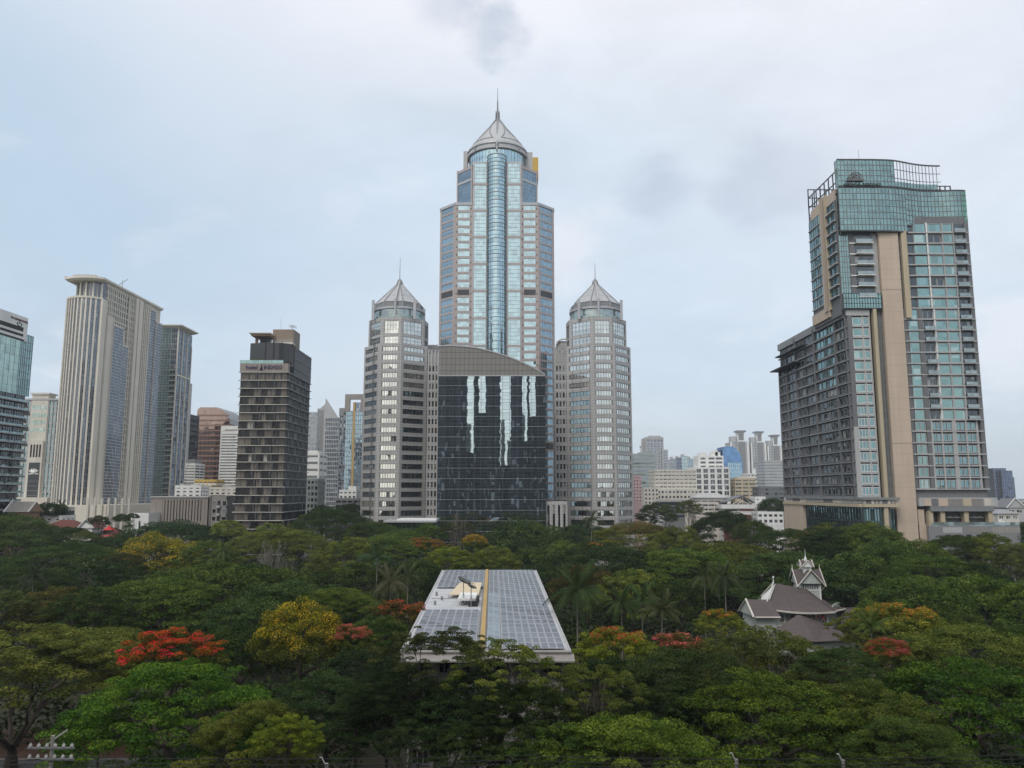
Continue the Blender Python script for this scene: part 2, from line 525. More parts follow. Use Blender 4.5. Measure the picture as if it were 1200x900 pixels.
# ================================================================ MAIN TOWERS
# ---------------------------------------------------------------- central office tower
YC = 395.0
def central_tower():
    mpp = YC / FP
    xc = PX(582, 300, YC)
    pm = PX(583, 300, YC) - xc
    B = Bld('office_tower', 'tallest blue glass tower with pointed steel roof, in the middle of the skyline', 'skyscraper', (xc, YC + 35))
    zL = PZ(240, YC); zU = PZ(193, YC)
    fw, hw = 49 * pm, 68.4 * pm
    ch = (hw - fw) * 1.0

    def foot(fw, hw, y0, ch, D):
        return [(xc - fw, y0), (xc + fw, y0), (xc + hw, y0 + ch), (xc + hw, y0 + D - ch), (xc + fw, y0 + D), (xc - fw, y0 + D), (xc - hw, y0 + D - ch), (xc - hw, y0 + ch)]
    P = foot(fw, hw, YC, ch, 2 * hw)
    w = B.mb('wall')
    w.prism(off_poly(P, -.35), 0, zL, 'pink')
    fw2, hw2 = 29 * pm, 48.4 * pm
    P2 = foot(fw2, hw2, YC, hw2 - fw2, 2 * hw - 2 * (hw - hw2) * .2)
    u = B.mb('upper_wall')
    u.prism(off_poly(P2, -.35), zL, zU - 1, 'pink')
    fh = 4.15
    nfl = int(zL / fh)
    # lower body: banded windows on the two front strips and the two slanted faces
    for (i, a, b) in ((0, 0.6, 19.2 * pm), (0, 2 * fw - 19.2 * pm, 2 * fw - .6), (7, .6, None), (1, .6, None), (2, .6, None), (6, .6, None)):
        F = Fr(P[i], P[(i + 1) % 8])
        b = F.w - .6 if b is None else b
        slant = i in (7, 1)
        mech = zL - fh * 12
        # solid corner piers and floor bands
        for k in range(nfl):
            z = zL - (k + 1) * fh
            if z < 0: break
            bh = .95 if slant or i in (2, 6) else 1.2
            w.fbox(F, a, b, z, z + bh, -.4, .02, 'pink')
            if k == 11 or k == 30:
                w.fbox(F, a + 1, b - 1, z + bh, z + fh, -.4, -.06, 'dark_metal')
            else:
                B.win(F, a + .9, z + bh, b - a - 1.8, fh - bh, 'g_blue' if slant or i in (2, 6) else 'g_cyan', 'pale_metal', 6, 1, .12, -.22, .1)
            if not slant and i == 0:
                for q in (a - .2, b - .75):
                    w.fbox(F, q + .25, q + .75, z + 1.5, z + 2.3, .02, .06, 'slot')
        w.fbox(F, a - .6, a + .9, 0, zL, -.4, .03, 'pink'); w.fbox(F, b - .9, b + .6, 0, zL, -.4, .03, 'pink')
        w.fbox(F, 0, F.w, zL - .2, zL + 1.2, -.6, .3, 'pale_metal') if i else None
    F0 = Fr(P[0], P[1])
    for a, b in ((0, 19.8 * pm), (2 * fw - 19.8 * pm, 2 * fw)):
        w.fbox(F0, a, b, zL - .2, zL + 1.2, -.6, .3, 'pale_metal')
    # tall slim glass piers either side of the round bay
    zP = PZ(190, YC)
    for a, b in ((553.6, 571.6), (593.6, 611.2)):
        ua, ub = (a - 582) * pm + fw, (b - 582) * pm + fw
        c = MB()
        c.fbox(F0, ua, ub, 0, zP, -3, .55, 'pale_metal')
        c.curtain(F0, ua + .9, ub - .9, 0, zP - 1, 5, 2.07, 'g_cyan', 'pale_metal', .1, .12, .58, .16)
        for k in range(18):
            z = zP - k * 14.4 - 13
            if z > 3: c.fbox(F0, ua, ub, z, z + 1.1, .5, .75, 'pink')
        c.build('glass_pier', B.root)
    # round bay
    rb = 11.4 * pm
    c = MB()
    zB = PZ(183, YC)
    c.lathe(xc, YC + .5, [(rb, 0), (rb, zB)], 'g_cyan', 28, math.pi, 2 * math.pi)
    k = 0
    while k * 2.075 < zB:
        z = k * 2.075; t = .3 if k % 2 == 0 else .09
        c.lathe(xc, YC + .5, [(rb + .01, z), (rb + .2, z), (rb + .2, z + t), (rb + .01, z + t)], 'mid_metal', 28, math.pi, 2 * math.pi)
        k += 1
    for i in range(15):
        a = math.pi + math.pi * i / 14
        F = Fr((xc + (rb) * math.cos(a - .005), YC + .5 + rb * math.sin(a - .005)), (xc + rb * math.cos(a + .005), YC + .5 + rb * math.sin(a + .005)))
        c.fbox(F, 0, F.w, 0, zB, -.05, .14, 'mid_metal')
    c.build('round_bay', B.root)
    # upper glass faces
    for i in (7, 1, 2, 6):
        F = Fr(P2[i], P2[(i + 1) % 8])
        c = MB()
        c.curtain(F, .9, F.w - .9, zL + 1, zU - 2, 8, 2.1, 'g_deep', 'mid_metal', .08, .06, .02)
        zz = (zL + zU) / 2 + 2.5
        c.fbox(F, .3, F.w - .3, zz, zz + 1.3, .02, .3, 'pale_metal')
        c.build('glass_face', B.root)
        u.fbox(F, 0, .9, zL, zU, -.3, .25, 'pink'); u.fbox(F, F.w - .9, F.w, zL, zU, -.3, .25, 'pink')
        u.fbox(F, 0, F.w, zU - 2, zU - .5, -.3, .3, 'pink')
    # drum, roof cone with ribs, mast
    cy = YC + 16.5
    rr = 36.5 * pm * 1.03
    z0 = PZ(187, cy); z1 = PZ(141, cy)
    d = B.mb('roof_drum')
    d.lathe(xc, cy, [(rr - 1.2, zU - 4), (rr - 1.2, z0)], 'g_cyan', 48)
    for i in range(48):
        a = 2 * math.pi * i / 48
        d.tube((xc + (rr - 1.15) * math.cos(a), cy + (rr - 1.15) * math.sin(a), zU - 4), (xc + (rr - 1.15) * math.cos(a), cy + (rr - 1.15) * math.sin(a), z0), .1, .1, 'mid_metal', 4, False)
    r = B.mb('roof')
    H = z1 - z0
    r.lathe(xc, cy, [(rr - 1.3, z0 - .6), (rr, z0 - .4), (rr, z0 + .8), (rr - .6, z0 + .9), (rr - .7, z0 + 2.4), (rr - .1, z0 + 2.5), (rr - .3, z0 + 3.6), (rr - 1.0, z0 + 3.7), (rr - 1.6, z0 + 5.0), (rr - 2.0, z0 + 5.4), (.9, z1)], 'roof_glass', 48)
    for i in range(8):
        a = math.pi / 8 * 2 * i + math.pi / 2
        p0 = (xc + (rr + .3) * math.cos(a), cy + (rr + .3) * math.sin(a), z0 + .5)
        rb_ = MB(); rb_.tube(p0, (xc + .9 * math.cos(a), cy + .9 * math.sin(a), z1 + .6), .85 if i % 2 == 0 else .4, .45, 'mid_metal', 6)
        if i % 2 == 0: rb_.tube((p0[0], p0[1], z0 - 2), (p0[0], p0[1], z0 + 3), .5, .5, 'pale_metal', 6)
        B.sub('rib', 'roof', rb_)
    def cone(t, a):
        rad = (rr - 2.0) * (1 - t) + .9 * t + .12
        return (xc + rad * math.cos(a), cy + rad * math.sin(a), z0 + 5.4 + (H - 5.4) * t)
    for i in range(4):        # triangular frames laid on the cone between the main ribs
        am = math.pi / 2 * i + math.pi / 4
        q = MB()
        for s_ in (-1, 1):
            for j in range(8):
                f0, f1 = j / 8, (j + 1) / 8
                q.tube(cone(.06 + .74 * f0, am + s_ * .62 * (1 - f0)), cone(.06 + .74 * f1, am + s_ * .62 * (1 - f1)), .3, .3, 'mid_metal', 5, False)
        for j in range(8):
            q.tube(cone(.06, am - .62 + 1.24 * j / 8), cone(.06, am - .62 + 1.24 * (j + 1) / 8), .25, .25, 'mid_metal', 5, False)
        B.sub('roof_frame', 'roof', q)
        for j in range(9):
            q.tube(cone(.0, am - .7 + j * .175), cone(.74 - .07 * abs(j - 4), am - (.7 - j * .175) * .12), .08, .08, 'lightgrey', 4, False)
    m = B.mb('mast')
    m.lathe(xc, cy, [(1.2, z1 - 1.5), (1.3, z1 + 1), (1.1, z1 + 4.2), (.6, z1 + 4.4)], 'mid_metal', 10)
    for a in range(4):
        m.tube((xc + 1.25 * math.cos(a * 1.57 + .8), cy + 1.25 * math.sin(a * 1.57 + .8), z1), (xc + 1.25 * math.cos(a * 1.57 + .8), cy + 1.25 * math.sin(a * 1.57 + .8), z1 + 5), .25, .2, 'dark_metal', 5)
    zt = PZ(103, cy)
    m.tube((xc, cy, z1 + 4), (xc, cy, (z1 + zt) / 2 + 2), .55, .35, 'mid_metal', 6)
    m.tube((xc, cy, (z1 + zt) / 2 + 2), (xc, cy, zt), .22, .1, 'mid_metal', 6)
    pl = B.mb('roof_cabin')
    xg = xc + 40 * pm
    pl.box(xg - 2.5, xg + 1.5, cy - 3, cy + 6, zU - 2, PZ(181, cy), 'lightgrey')
    pl.box(xg + 1.5, xg + 4.6, cy - 3, cy + 6, zU - 2, PZ(187, cy), 'gold')
    pl = B.mb('plant_room'); pl.box(xc - 42 * pm, xc - 37 * pm, cy - 2, cy + 5, zU - 2, PZ(179, cy), 'lightgrey')
    B.done()
central_tower()


# ---------------------------------------------------------------- the two octagonal towers
def octagon_tower(px0, px1, apex_px, label, turn, side, YO=352.0):
    pm = PX(601, 480, YO) - PX(600, 480, YO)
    x0, x1 = PX(px0, 480, YO), PX(px1, 480, YO)
    W = x1 - x0
    xc = (x0 + x1) / 2
    # chamfered square, turned so that a short face looks at the camera
    s, L = W * .335, W * .455
    a = []
    ang = R(turn)
    half = (s + 2 * L * math.cos(R(45))) / 2
    pts = []
    base = [(-s / 2, -half), (s / 2, -half), (half, -s / 2), (half, s / 2), (s / 2, half), (-s / 2, half), (-half, s / 2), (-half, -s / 2)]
    cy = YO + half
    ca, sa = math.cos(ang), math.sin(ang)
    P = [(xc + x * ca - y * sa, cy + x * sa + y * ca) for x, y in base]
    sc = 75 / 84.0
    P2 = [(xc + (x * ca - y * sa) * sc, cy + (x * sa + y * ca) * sc) for x, y in base]
    B = Bld('office_tower', label, 'office tower', (xc, cy), 'pair of octagonal granite towers flanking the tallest tower')
    zL = PZ(405, YO); zU = PZ(372, YO)
    fh = (PZ(420, YO) - PZ(430.5, YO))
    w = B.mb('wall')
    w.prism(off_poly(P, -.5), 0, zL + .4, 'granite')
    u = B.mb('upper_wall')
    u.prism(off_poly(P2, -.5), zL, zU + 1, 'granite')
    for i in range(8):
        F = Fr(P[i], P[(i + 1) % 8])
        pw = 1.25
        w.fbox(F, -.05, pw, 0, zL + 1.2, -.55, 0, 'granite'); w.fbox(F, F.w - pw, F.w + .05, 0, zL + 1.2, -.55, 0, 'granite')
        w.fbox(F, pw - .02, pw + .35, 0, zL, -.55, -.12, 'granite_d'); w.fbox(F, F.w - pw - .35, F.w - pw + .02, 0, zL, -.55, -.12, 'granite_d')
        k = 0
        z = zL
        while z > 1:
            zb = z - fh
            w.fbox(F, pw, F.w - pw, max(0, zb), zb + fh * .42 if k else zb + fh * .42, -.55, -.03, 'granite')
            if k == 0:
                w.fbox(F, pw, F.w - pw, zL - .3, zL + 1.2, -.55, -.02, 'granite')
            if i in (0, 1, 2, 6, 7) and zb > 0:
                B.win(F, pw + .35, zb + fh * .42, F.w - 2 * pw - .7, fh * .58 - (.3 if k == 0 else 0), 'g_oct', 'dark_metal', 6, 1, .13, -.4, .1)
            z = zb; k += 1
        # upper two-storey windows
        G = Fr(P2[i], P2[(i + 1) % 8])
        u.fbox(G, 0, 1.3, zL, zU + 1, -.55, 0, 'granite'); u.fbox(G, G.w - 1.3, G.w, zL, zU + 1, -.55, 0, 'granite')
        u.fbox(G, 1.3, G.w - 1.3, zU - 1.1, zU + 1, -.55, -.02, 'granite')
        zm = zL + (zU - zL) * .36
        u.fbox(G, 1.3, G.w - 1.3, zm, zm + 1.3, -.55, -.02, 'granite')
        u.fbox(G, 1.3, G.w - 1.3, zL, zL + 1.4, -.55, -.02, 'granite')
        if i in (0, 1, 2, 6, 7):
            B.win(G, 1.3, zL + 1.4, G.w - 2.6, zm - zL - 1.4, 'g_oct', 'mid_metal', 5, 2, .1, -.35, .1, 'tall_window')
            B.win(G, 1.3, zm + 1.3, G.w - 2.6, zU - 1.1 - zm - 1.3, 'g_oct', 'mid_metal', 5, 3, .1, -.35, .1, 'tall_window')
    # green glass ring, corner posts, glazed pyramid, mast
    rr = W * .405
    z0 = PZ(366, cy); z1 = PZ(332, cy)
    ring = B.mb('glass_ring')
    ring.lathe(xc, cy, [(rr - .8, zU), (rr - .8, z0)], 'g_clear', 40)
    ring.lathe(xc, cy, [(rr - 1.0, z0 - 1.0), (rr, z0 - .8), (rr, z0 + .1), (rr - .8, z0 + .4)], 'pale_metal', 40)
    ring.lathe(xc, cy, [(rr - .9, zU + .9), (rr + .3, zU + 1.0), (rr + .3, zU + 1.6), (rr - .9, zU + 1.7)], 'g_green', 40)
    r = B.mb('roof')
    zb = z0 + .5
    r.lathe(xc, cy, [(rr - .9, zb), (rr - 1.0, zb + 2.4)], 'mid_metal', 8, R(turn + 22.5), R(turn + 22.5) + 2 * math.pi)
    r.lathe(xc, cy, [(rr - .9, zb + 2.4), (.8, z1)], 'roof_glass', 8, R(turn + 22.5), R(turn + 22.5) + 2 * math.pi)
    for i in range(8):
        a = R(turn + 22.5) + math.pi / 4 * i
        c0 = Vector((xc + (rr - .7) * math.cos(a), cy + (rr - .7) * math.sin(a), zb))
        c1 = Vector((xc + .8 * math.cos(a), cy + .8 * math.sin(a), z1))
        q = MB(); q.tube(c0 + Vector((0, 0, 2.4)), c1, .26, .2, 'mid_metal', 5)
        q.tube(c0, c0 + Vector((0, 0, 2.5)), .2, .2, 'pale_metal', 5)
        B.sub('rib', 'roof', q)
        a2 = a + math.pi / 4
        e0 = Vector((xc + (rr - .85) * math.cos(a), cy + (rr - .85) * math.sin(a), zb + 2.4)); e1 = Vector((xc + (rr - .85) * math.cos(a2), cy + (rr - .85) * math.sin(a2), zb + 2.4))
        for j in range(1, 6):
            b0 = e0.lerp(e1, j / 6)
            r.tube(b0, b0.lerp(Vector((xc, cy, z1)), 1 - abs(j - 3) * .13 - .12), .07, .07, 'lightgrey', 4, False)
        for j in (.0, .33, .62):
            r.tube(e0.lerp(c1, j), e1.lerp(c1, j), .1, .1, 'lightgrey', 4, False)
    for i in range(4):
        a = R(turn) + math.pi / 2 * i + math.pi / 4
        q = MB()
        c = (xc + (rr + 1.6) * math.cos(a), cy + (rr + 1.6) * math.sin(a))
        q.box(c[0] - .6, c[0] + .6, c[1] - .6, c[1] + .6, zU, PZ(357, cy), 'pale_metal')
        q.build('corner_post', B.root)
    q = MB()     # gantry up the front of the roof
    yf = cy - rr - .2
    q.tube((xc, yf, zU), (xc, yf, zb + 3), .55, .55, 'pale_metal', 6)
    q.tube((xc, yf, zb + 2.6), (xc, cy - .9, z1 + .3), .5, .42, 'lightgrey', 6)
    q.build('roof_ladder', B.root)
    m = B.mb('mast')
    m.lathe(xc, cy, [(1.5, z1 - 2.2), (1.6, z1 - .2), (1.15, z1 + 1.2), (.5, z1 + 2.0), (.2, z1 + 2.4)], 'mid_metal', 10)
    m.tube((xc, cy, z1 + 2), (xc, cy, PZ(apex_px, cy)), .2, .08, 'mid_metal', 5)
    # square service wing with vertical shafts beside the inner face
    sw = B.mb('service_wing')
    xi = x1 - 1.5 if side > 0 else x0 + 1.5
    xo = PX(513, 480, YO + 9) if side > 0 else PX(651, 480, YO + 9)
    xa, xb = min(xi, xo), max(xi, xo)
    F = Fr((xa - 5, YO + 9), (xb, YO + 9)) if side > 0 else Fr((xa, YO + 9), (xb + 5, YO + 9))
    sw.box(xa - (5 if side > 0 else 0), xb + (0 if side > 0 else 5), YO + 9.4, YO + 24, 0, PZ(414, YO + 9), 'granite')
    nn = 7
    for j in range(nn + 1):
        uu = F.w * j / nn
        sw.fbox(F, uu - .35, uu + .35, 0, PZ(410, YO + 9), -.5, .1, 'granite')
    k = 0
    while k * fh < PZ(416, YO + 9) - 18:
        z = k * fh + 12
        sw.fbox(F, 0, F.w, z, z + 1.6, -.5, -.1, 'granite')
        for j in range(nn):
            B.win(F, F.w * j / nn + .35, z + 1.6, F.w / nn - .7, fh - 1.6, 'g_dark', 'dark_metal', 1, 1, 0, -.35, 0, 'shaft_window')
        k += 1
    B.done()
octagon_tower(420, 499.5, 302, 'left octagonal granite tower with pale pyramid roof, left of the black glass building', -6, 1)
octagon_tower(663.5, 744.5, 308, 'right octagonal granite tower with pale pyramid roof, between black glass building and white blocks', 6, -1)


# ---------------------------------------------------------------- gridded wings just behind
def wing(px0, px1, ytop, label, arch):
    Y = 384.0
    x0, x1 = PX(px0, 500, Y), PX(px1, 500, Y)
    zt = PZ(ytop, Y)
    B = Bld('office_block', label, 'office block', ((x0 + x1) / 2, Y + 8), 'grey gridded blocks squeezed behind the octagonal towers')
    w = B.mb('wall')
    w.prism([(x0, Y + .4), (x1, Y + .4), (x1, Y + 16), (x0, Y + 16)], 0, zt, 'lightgrey')
    F = Fr((x0, Y), (x1, Y))
    n = 3
    for j in range(n + 1):
        u = F.w * j / n
        w.fbox(F, max(0, u - .55), min(F.w, u + .55), 0, zt, -.45, .1, 'granite')
    z = 8
    while z < zt - 3:
        w.fbox(F, 0, F.w, z, z + 1.5, -.45, 0, 'granite')
        for j in range(n):
            B.win(F, F.w * j / n + .55, z + 1.5, F.w / n - 1.1, 2.6, 'g_dark', 'lightgrey', 2, 1, .1, -.3, .08)
        z += 4.1
    if arch:
        for i in range(8):
            a0, a1 = math.pi * i / 8, math.pi * (i + 1) / 8
            c = F.w / 2
            w.tube(F.pt(c - c * math.cos(a0), zt + 3 * math.sin(a0), .3), F.pt(c - c * math.cos(a1), zt + 3 * math.sin(a1), .3), .5, .5, 'white', 5)
        w.fbox(F, .2, F.w - .2, zt, zt + 2, -6, -.5, 'lightgrey')
    B.done()
wing(494, 511.5, 404, 'narrow grey gridded block behind the left octagonal tower', False)
wing(652.5, 672, 404, 'narrow grey gridded block with arched white top behind the right octagonal tower', True)


# ---------------------------------------------------------------- black mirror glass block
def black_block():
    Y = 330.0
    x0, x1 = PX(512.5, 560, Y), PX(639.6, 560, Y)
    F = Fr((x0, Y), (x1, Y))
    B = Bld('office_block', 'black mirror glass block with sloping curved grey top, in front of the tallest tower', 'office block', ((x0 + x1) / 2, Y + 14))
    zg = PZ(440, Y)
    w = B.mb('wall')
    w.prism([(x0 + .3, Y + .3), (x1 - .3, Y + .3), (x1 - .3, Y + 28), (x0 + .3, Y + 28)], 0, zg, 'dark_metal')
    g = B.mb('curtain_wall')
    n = 15
    k = int(zg / 1.45)
    g.fquad(F, 0, F.w, 0, zg, 0, 'g_black')
    Fs = Fr((x1, Y), (x1, Y + 28)); g.fquad(Fs, 0, Fs.w, 0, zg, 0, 'g_black')
    Fl = Fr((x0, Y + 28), (x0, Y)); g.fquad(Fl, 0, Fl.w, 0, zg, 0, 'g_black')
    for j in range(k + 1):
        z = zg - j * 1.45
        g.fbox(F, 0, F.w, z - .05, z + .05, -.05, .06, 'dark_metal' if j % 3 else 'pale_metal')
        if j % 3 == 0:
            g.fbox(Fs, 0, Fs.w, z - .05, z + .06, -.05, .07, 'mid_metal'); g.fbox(Fl, 0, Fl.w, z - .05, z + .06, -.05, .07, 'mid_metal')
    for i in range(n + 1):
        u = F.w * i / n
        g.fbox(F, u - .07, u + .07, 0, zg, -.05, .05, 'dark_metal')
    # curved stone-panelled head
    t = B.mb('curved_parapet')
    prof = [(515.0, 405.5), (530, 405.2), (545, 406), (560, 408), (575, 411.5), (590, 416), (605, 421.5), (620, 428.5), (630, 433.5), (639.3, 439)]
    top = [(PX(px, py, Y), PZ(py, Y)) for px, py in prof]
    top[-1] = (x1, top[-1][1]); top[0] = (x0, top[0][1])
    yf, yb = Y - .25, Y + 28
    for (xa, za), (xb, zb) in zip(top[:-1], top[1:]):
        t.hexa([(xa, yf, zg), (xb, yf, zg), (xb, yb, zg), (xa, yb, zg)], [(xa, yf, za), (xb, yf, zb), (xb, yb, zb), (xa, yb, za)], 'grey_panel')
        t.hexa([(xa, yf - .25, za - .25), (xb, yf - .25, zb - .25), (xb, yf, zb - .25), (xa, yf, za - .25)], [(xa, yf - .25, za + .25), (xb, yf - .25, zb + .25), (xb, yf + .6, zb + .25), (xa, yf + .6, za + .25)], 'pale_metal')
    t.fbox(F, 0, F.w, zg - .3, zg + .1, 0, .32, 'pale_metal')
    # entrance canopy and grey stone base at the right
    c = B.mb('stone_base')
    F2 = Fr((x1 + .02, Y + 1), (x1 + 9, Y + 1))
    c.fbox(F2, 0, F2.w, 0, PZ(588, Y), -20, 0, 'granite')
    for j in range(4):
        c.fbox(F2, .6 + j * 2.2, 1.5 + j * 2.2, 0, PZ(592, Y), 0, .05, 'g_dark')
    B.done()
    # low dark pavilion with flat white canopy, left
    Y2 = 322.0
    xa, xb = PX(453, 610, Y2), PX(511.5, 610, Y2)
    B = Bld('pavilion', 'low dark glass pavilion under flat white canopy at the foot of the left octagonal tower', 'pavilion', ((xa + xb) / 2, Y2 + 6))
    F = Fr((xa, Y2), (xb, Y2))
    w = B.mb('wall'); zt = PZ(612, Y2)
    w.prism([(xa, Y2 + .2), (xb, Y2 + .2), (xb, Y2 + 14), (xa, Y2 + 14)], 0, zt, 'dark_metal')
    g = B.mb('curtain_wall'); g.curtain(F, 0, F.w, 0, zt - .1, 10, 2.6, 'g_black', 'mid_metal', .1, .1, .02)
    r = B.mb('canopy'); r.box(xa - 1, xb, Y2 - 2, Y2 + 14, zt, zt + .7, 'pale_metal')
    r.box(xa + 4, xb, Y2 + 1, Y2 + 14, zt + .7, zt + 1.3, 'white')
    B.done()
black_block()


# ---------------------------------------------------------------- cream striped tower, left
def striped_tower():
    Y = 400.0
    xr = PX(106, 530, Y)            # corner with the long right side
    xl = PX(66, 530, Y)
    D = 68.0
    B = Bld('condominium_tower', 'wide cream tower striped with vertical fins under flat overhanging roof', 'apartment tower', ((xl + xr) / 2, Y + 30))
    zF = PZ(350, Y); zT = PZ(330, Y); 
    W = xr - xl
    w = B.mb('wall')
    # bowed front: an arc of nine facets
    n = 9
    def arc(bulge, x0, x1, y):
        out = []
        for i in range(n + 1):
            t = i / n
            out.append((x0 + (x1 - x0) * t, y - bulge * 4 * t * (1 - t)))
        return out
    A = arc(4.5, xl, xr, Y)
    foot = A + [(xr, Y + D), (xl, Y + D)]
    w.prism(foot, 0, zF, 'cream_d')
    A2 = arc(4.0, xl + 2.2, xr, Y + 4)
    u = B.mb('upper_wall'); u.prism(A2 + [(xr, Y + D), (xl + 2.2, Y + D)], zF, zT, 'cream_d')
    fh = 3.35
    nf = int((zF - 12) / fh)
    for i in range(n):
        F = Fr(A[i], A[i + 1])
        fin = B.mb('fin_%d' % i) if False else w
        fin.fbox(F, F.w - .42, F.w + .42, 8, zF + .6, 0, .34, 'cream')
        if i == 0: fin.fbox(F, -.5, .8, 8, zF + .6, 0, .75, 'cream')
        c = MB()
        c.fquad(F, .45, F.w - .45, 9, zF - .6, .06, 'g_strip')
        for k in range(nf + 1):
            z = zF - .6 - k * fh
            c.fbox(F, .6, F.w - .6, z - .5, z, .02, .2, 'greybrown' if (k + i) % 3 else 'mid_metal')
            for q in (1 / 3, 2 / 3):
                c.fbox(F, .6 + (F.w - 1.2) * q - .06, .6 + (F.w - 1.2) * q + .06, z - fh, z - .5, .02, .16, 'pale_metal' if q < .5 else 'mid_metal')
        c.build('window_strip', B.root)
        G = Fr(A2[i], A2[i + 1])
        if i % 2 == 0: u.fbox(G, -.4, .5, zF, zT, 0, .6, 'cream')
        c = MB(); c.curtain(G, .5, G.w - .1, zF + .3, zT - .3, 3, 3.4, 'g_strip', 'mid_metal', .12, .1, .05); c.build('penthouse_window', B.root)
        w.fbox(F, 0, F.w, zF - .5, zF + .4, 0, .5, 'cream')
    # right side, running away from the camera
    Fs = Fr((xr, Y), (xr, Y + D))
    def seg(yA, yB): return yA - Y, yB - Y
    w.fbox(Fs, 0, D, 0, 14, 0, 1.4, 'cream')
    # corner pier
    z116 = PZ(383, 415)
    w.fbox(Fs, -.3, 4.2, 0, zF, 0, .9, 'cream'); w.fbox(Fs, 5.0, 9.2, 0, z116 + 4, 0, 1.6, 'cream'); w.fbox(Fs, 9.8, 11, 0, z116 + 4, 0, 1.4, 'cream')
    def bay(a, b, z0, z1, d, nu, fr='pale_metal'):
        c = MB(); c.fbox(Fs, a, b, z0, z1, 0, d, 'cream_d')
        c.curtain(Fs, a + .2, b - .2, z0, z1 - .4, nu, fh / 2, 'g_bay', fr, .22, .14, d + .04, .3)
        c.fbox(Fs, a, b, z1 - .4, z1 + .5, 0, d + .3, 'cream')
        c.build('glazed_bay', B.root)
    bay(11, 21, 14, z116, 1.9, 7); bay(21, 27.5, 14, z116 - 9, 1.9, 5)
    bay(53.5, 60.5, 14, zT - 2, .8, 5); bay(60.5, D, 14, PZ(380, Y + 66), 1.5, 5)
    for yy, hw, dd in ((28.6, .5, .8), (31, .35, .6), (33.2, .35, .6), (36.5, 1.5, 1.3), (41.0, 1.7, 1.3), (44.3, .4, .7), (46.4, .4, .7), (48.6, .4, .7), (50.8, .5, .7), (52.8, .5, .9)):
        w.fbox(Fs, yy - hw, yy + hw, 12, zT, 0, dd, 'cream')
    for yy in (5.5, 7.5, 9.5, 11.5, 13.8, 16, 18.3, 20.6, 23, 25.4):
        u.fbox(Fs, yy - .35, yy + .35, z116 + 1, zT, 0, .55, 'cream')
    for a, b in ((4.3, 27), (27.3, 35), (38.2, 39.2), (43, 53)):
        c = MB(); lo = z116 + .5 if a < 20 else 14
        c.fquad(Fs, a, b, lo, zT - .5, .05, 'g_strip')
        k = 0
        while zT - k * fh > lo + 1:
            z = zT - .5 - k * fh; c.fbox(Fs, a, b, z - .9, z, .02, .22, 'cream_d'); k += 1
        c.build('window_strip', B.root)
    # roof slab with upturned edge
    r = B.mb('roof')
    zr = PZ(328, Y)
    R1 = [(xl - 2.2, Y - 1)] + [(x, y - 3) for x, y in arc(1.6, xl + 2, xr - 1, Y)][1:-1] + [(xr + 1.3, Y - 1.5), (xr + 1.3, Y + D + 1), (xl - 2.2, Y + D + 1)]
    R0 = off_poly(R1, -1.2)
    m_ = len(R1)
    for i in range(m_):
        j = (i + 1) % m_
        r.poly([R0[i] + (zT,), R0[j] + (zT,), R1[j] + (zr,), R1[i] + (zr,)], 'cream')
        r.poly([R1[i] + (zr,), R1[j] + (zr,), R1[j] + (zr + 1.0,), R1[i] + (zr + 1.0,)], 'cream')
    r.poly([p + (zr + 1.0,) for p in R1], 'offwhite')
    r.poly([p + (zT,) for p in reversed(R0)], 'cream_d')
    for i in range(0, n, 1):
        r.box(R1[i][0] - .2, R1[i][0] + .2, R1[i][1], R1[i][1] + 2.5, zr + 1.0, zr + 1.9, 'cream')
    for yy in (18, 30, 45, 60):
        r.box(xr - 4, xr - 1, Y + yy, Y + yy + 6, zr + 1.0, zr + 2.2, 'cream')
    a_ = B.mb('aerial')
    ax, ay = xr - 2, Y + 24
    a_.tube((ax, ay, zr + 1), (ax, ay, zr + 6.5), .2, .15, 'mid_metal', 5); a_.tube((ax - 2.5, ay, zr + 3.2), (ax + 3, ay, zr + 7.2), .2, .15, 'mid_metal', 5)
    # podium
    p = B.mb('podium')
    p.prism([(xl + 4, Y - 8), (xr + 14, Y - 8), (xr + 14, Y + D + 4), (xl + 4, Y + D + 4)], 0, PZ(592, Y - 8), 'cream')
    Fp = Fr((xl + 4, Y - 8), (xr + 14, Y - 8))
    for i in range(7):
        p.fbox(Fp, 18 + i * 3.4, 19 + i * 3.4, 8, PZ(592, Y - 8) + 3.5, 0, .8, 'cream_d')
    p.fbox(Fp, 2, 12, 2, PZ(594, Y - 8), .02, .06, 'g_dark')
    B.done()
striped_tower()


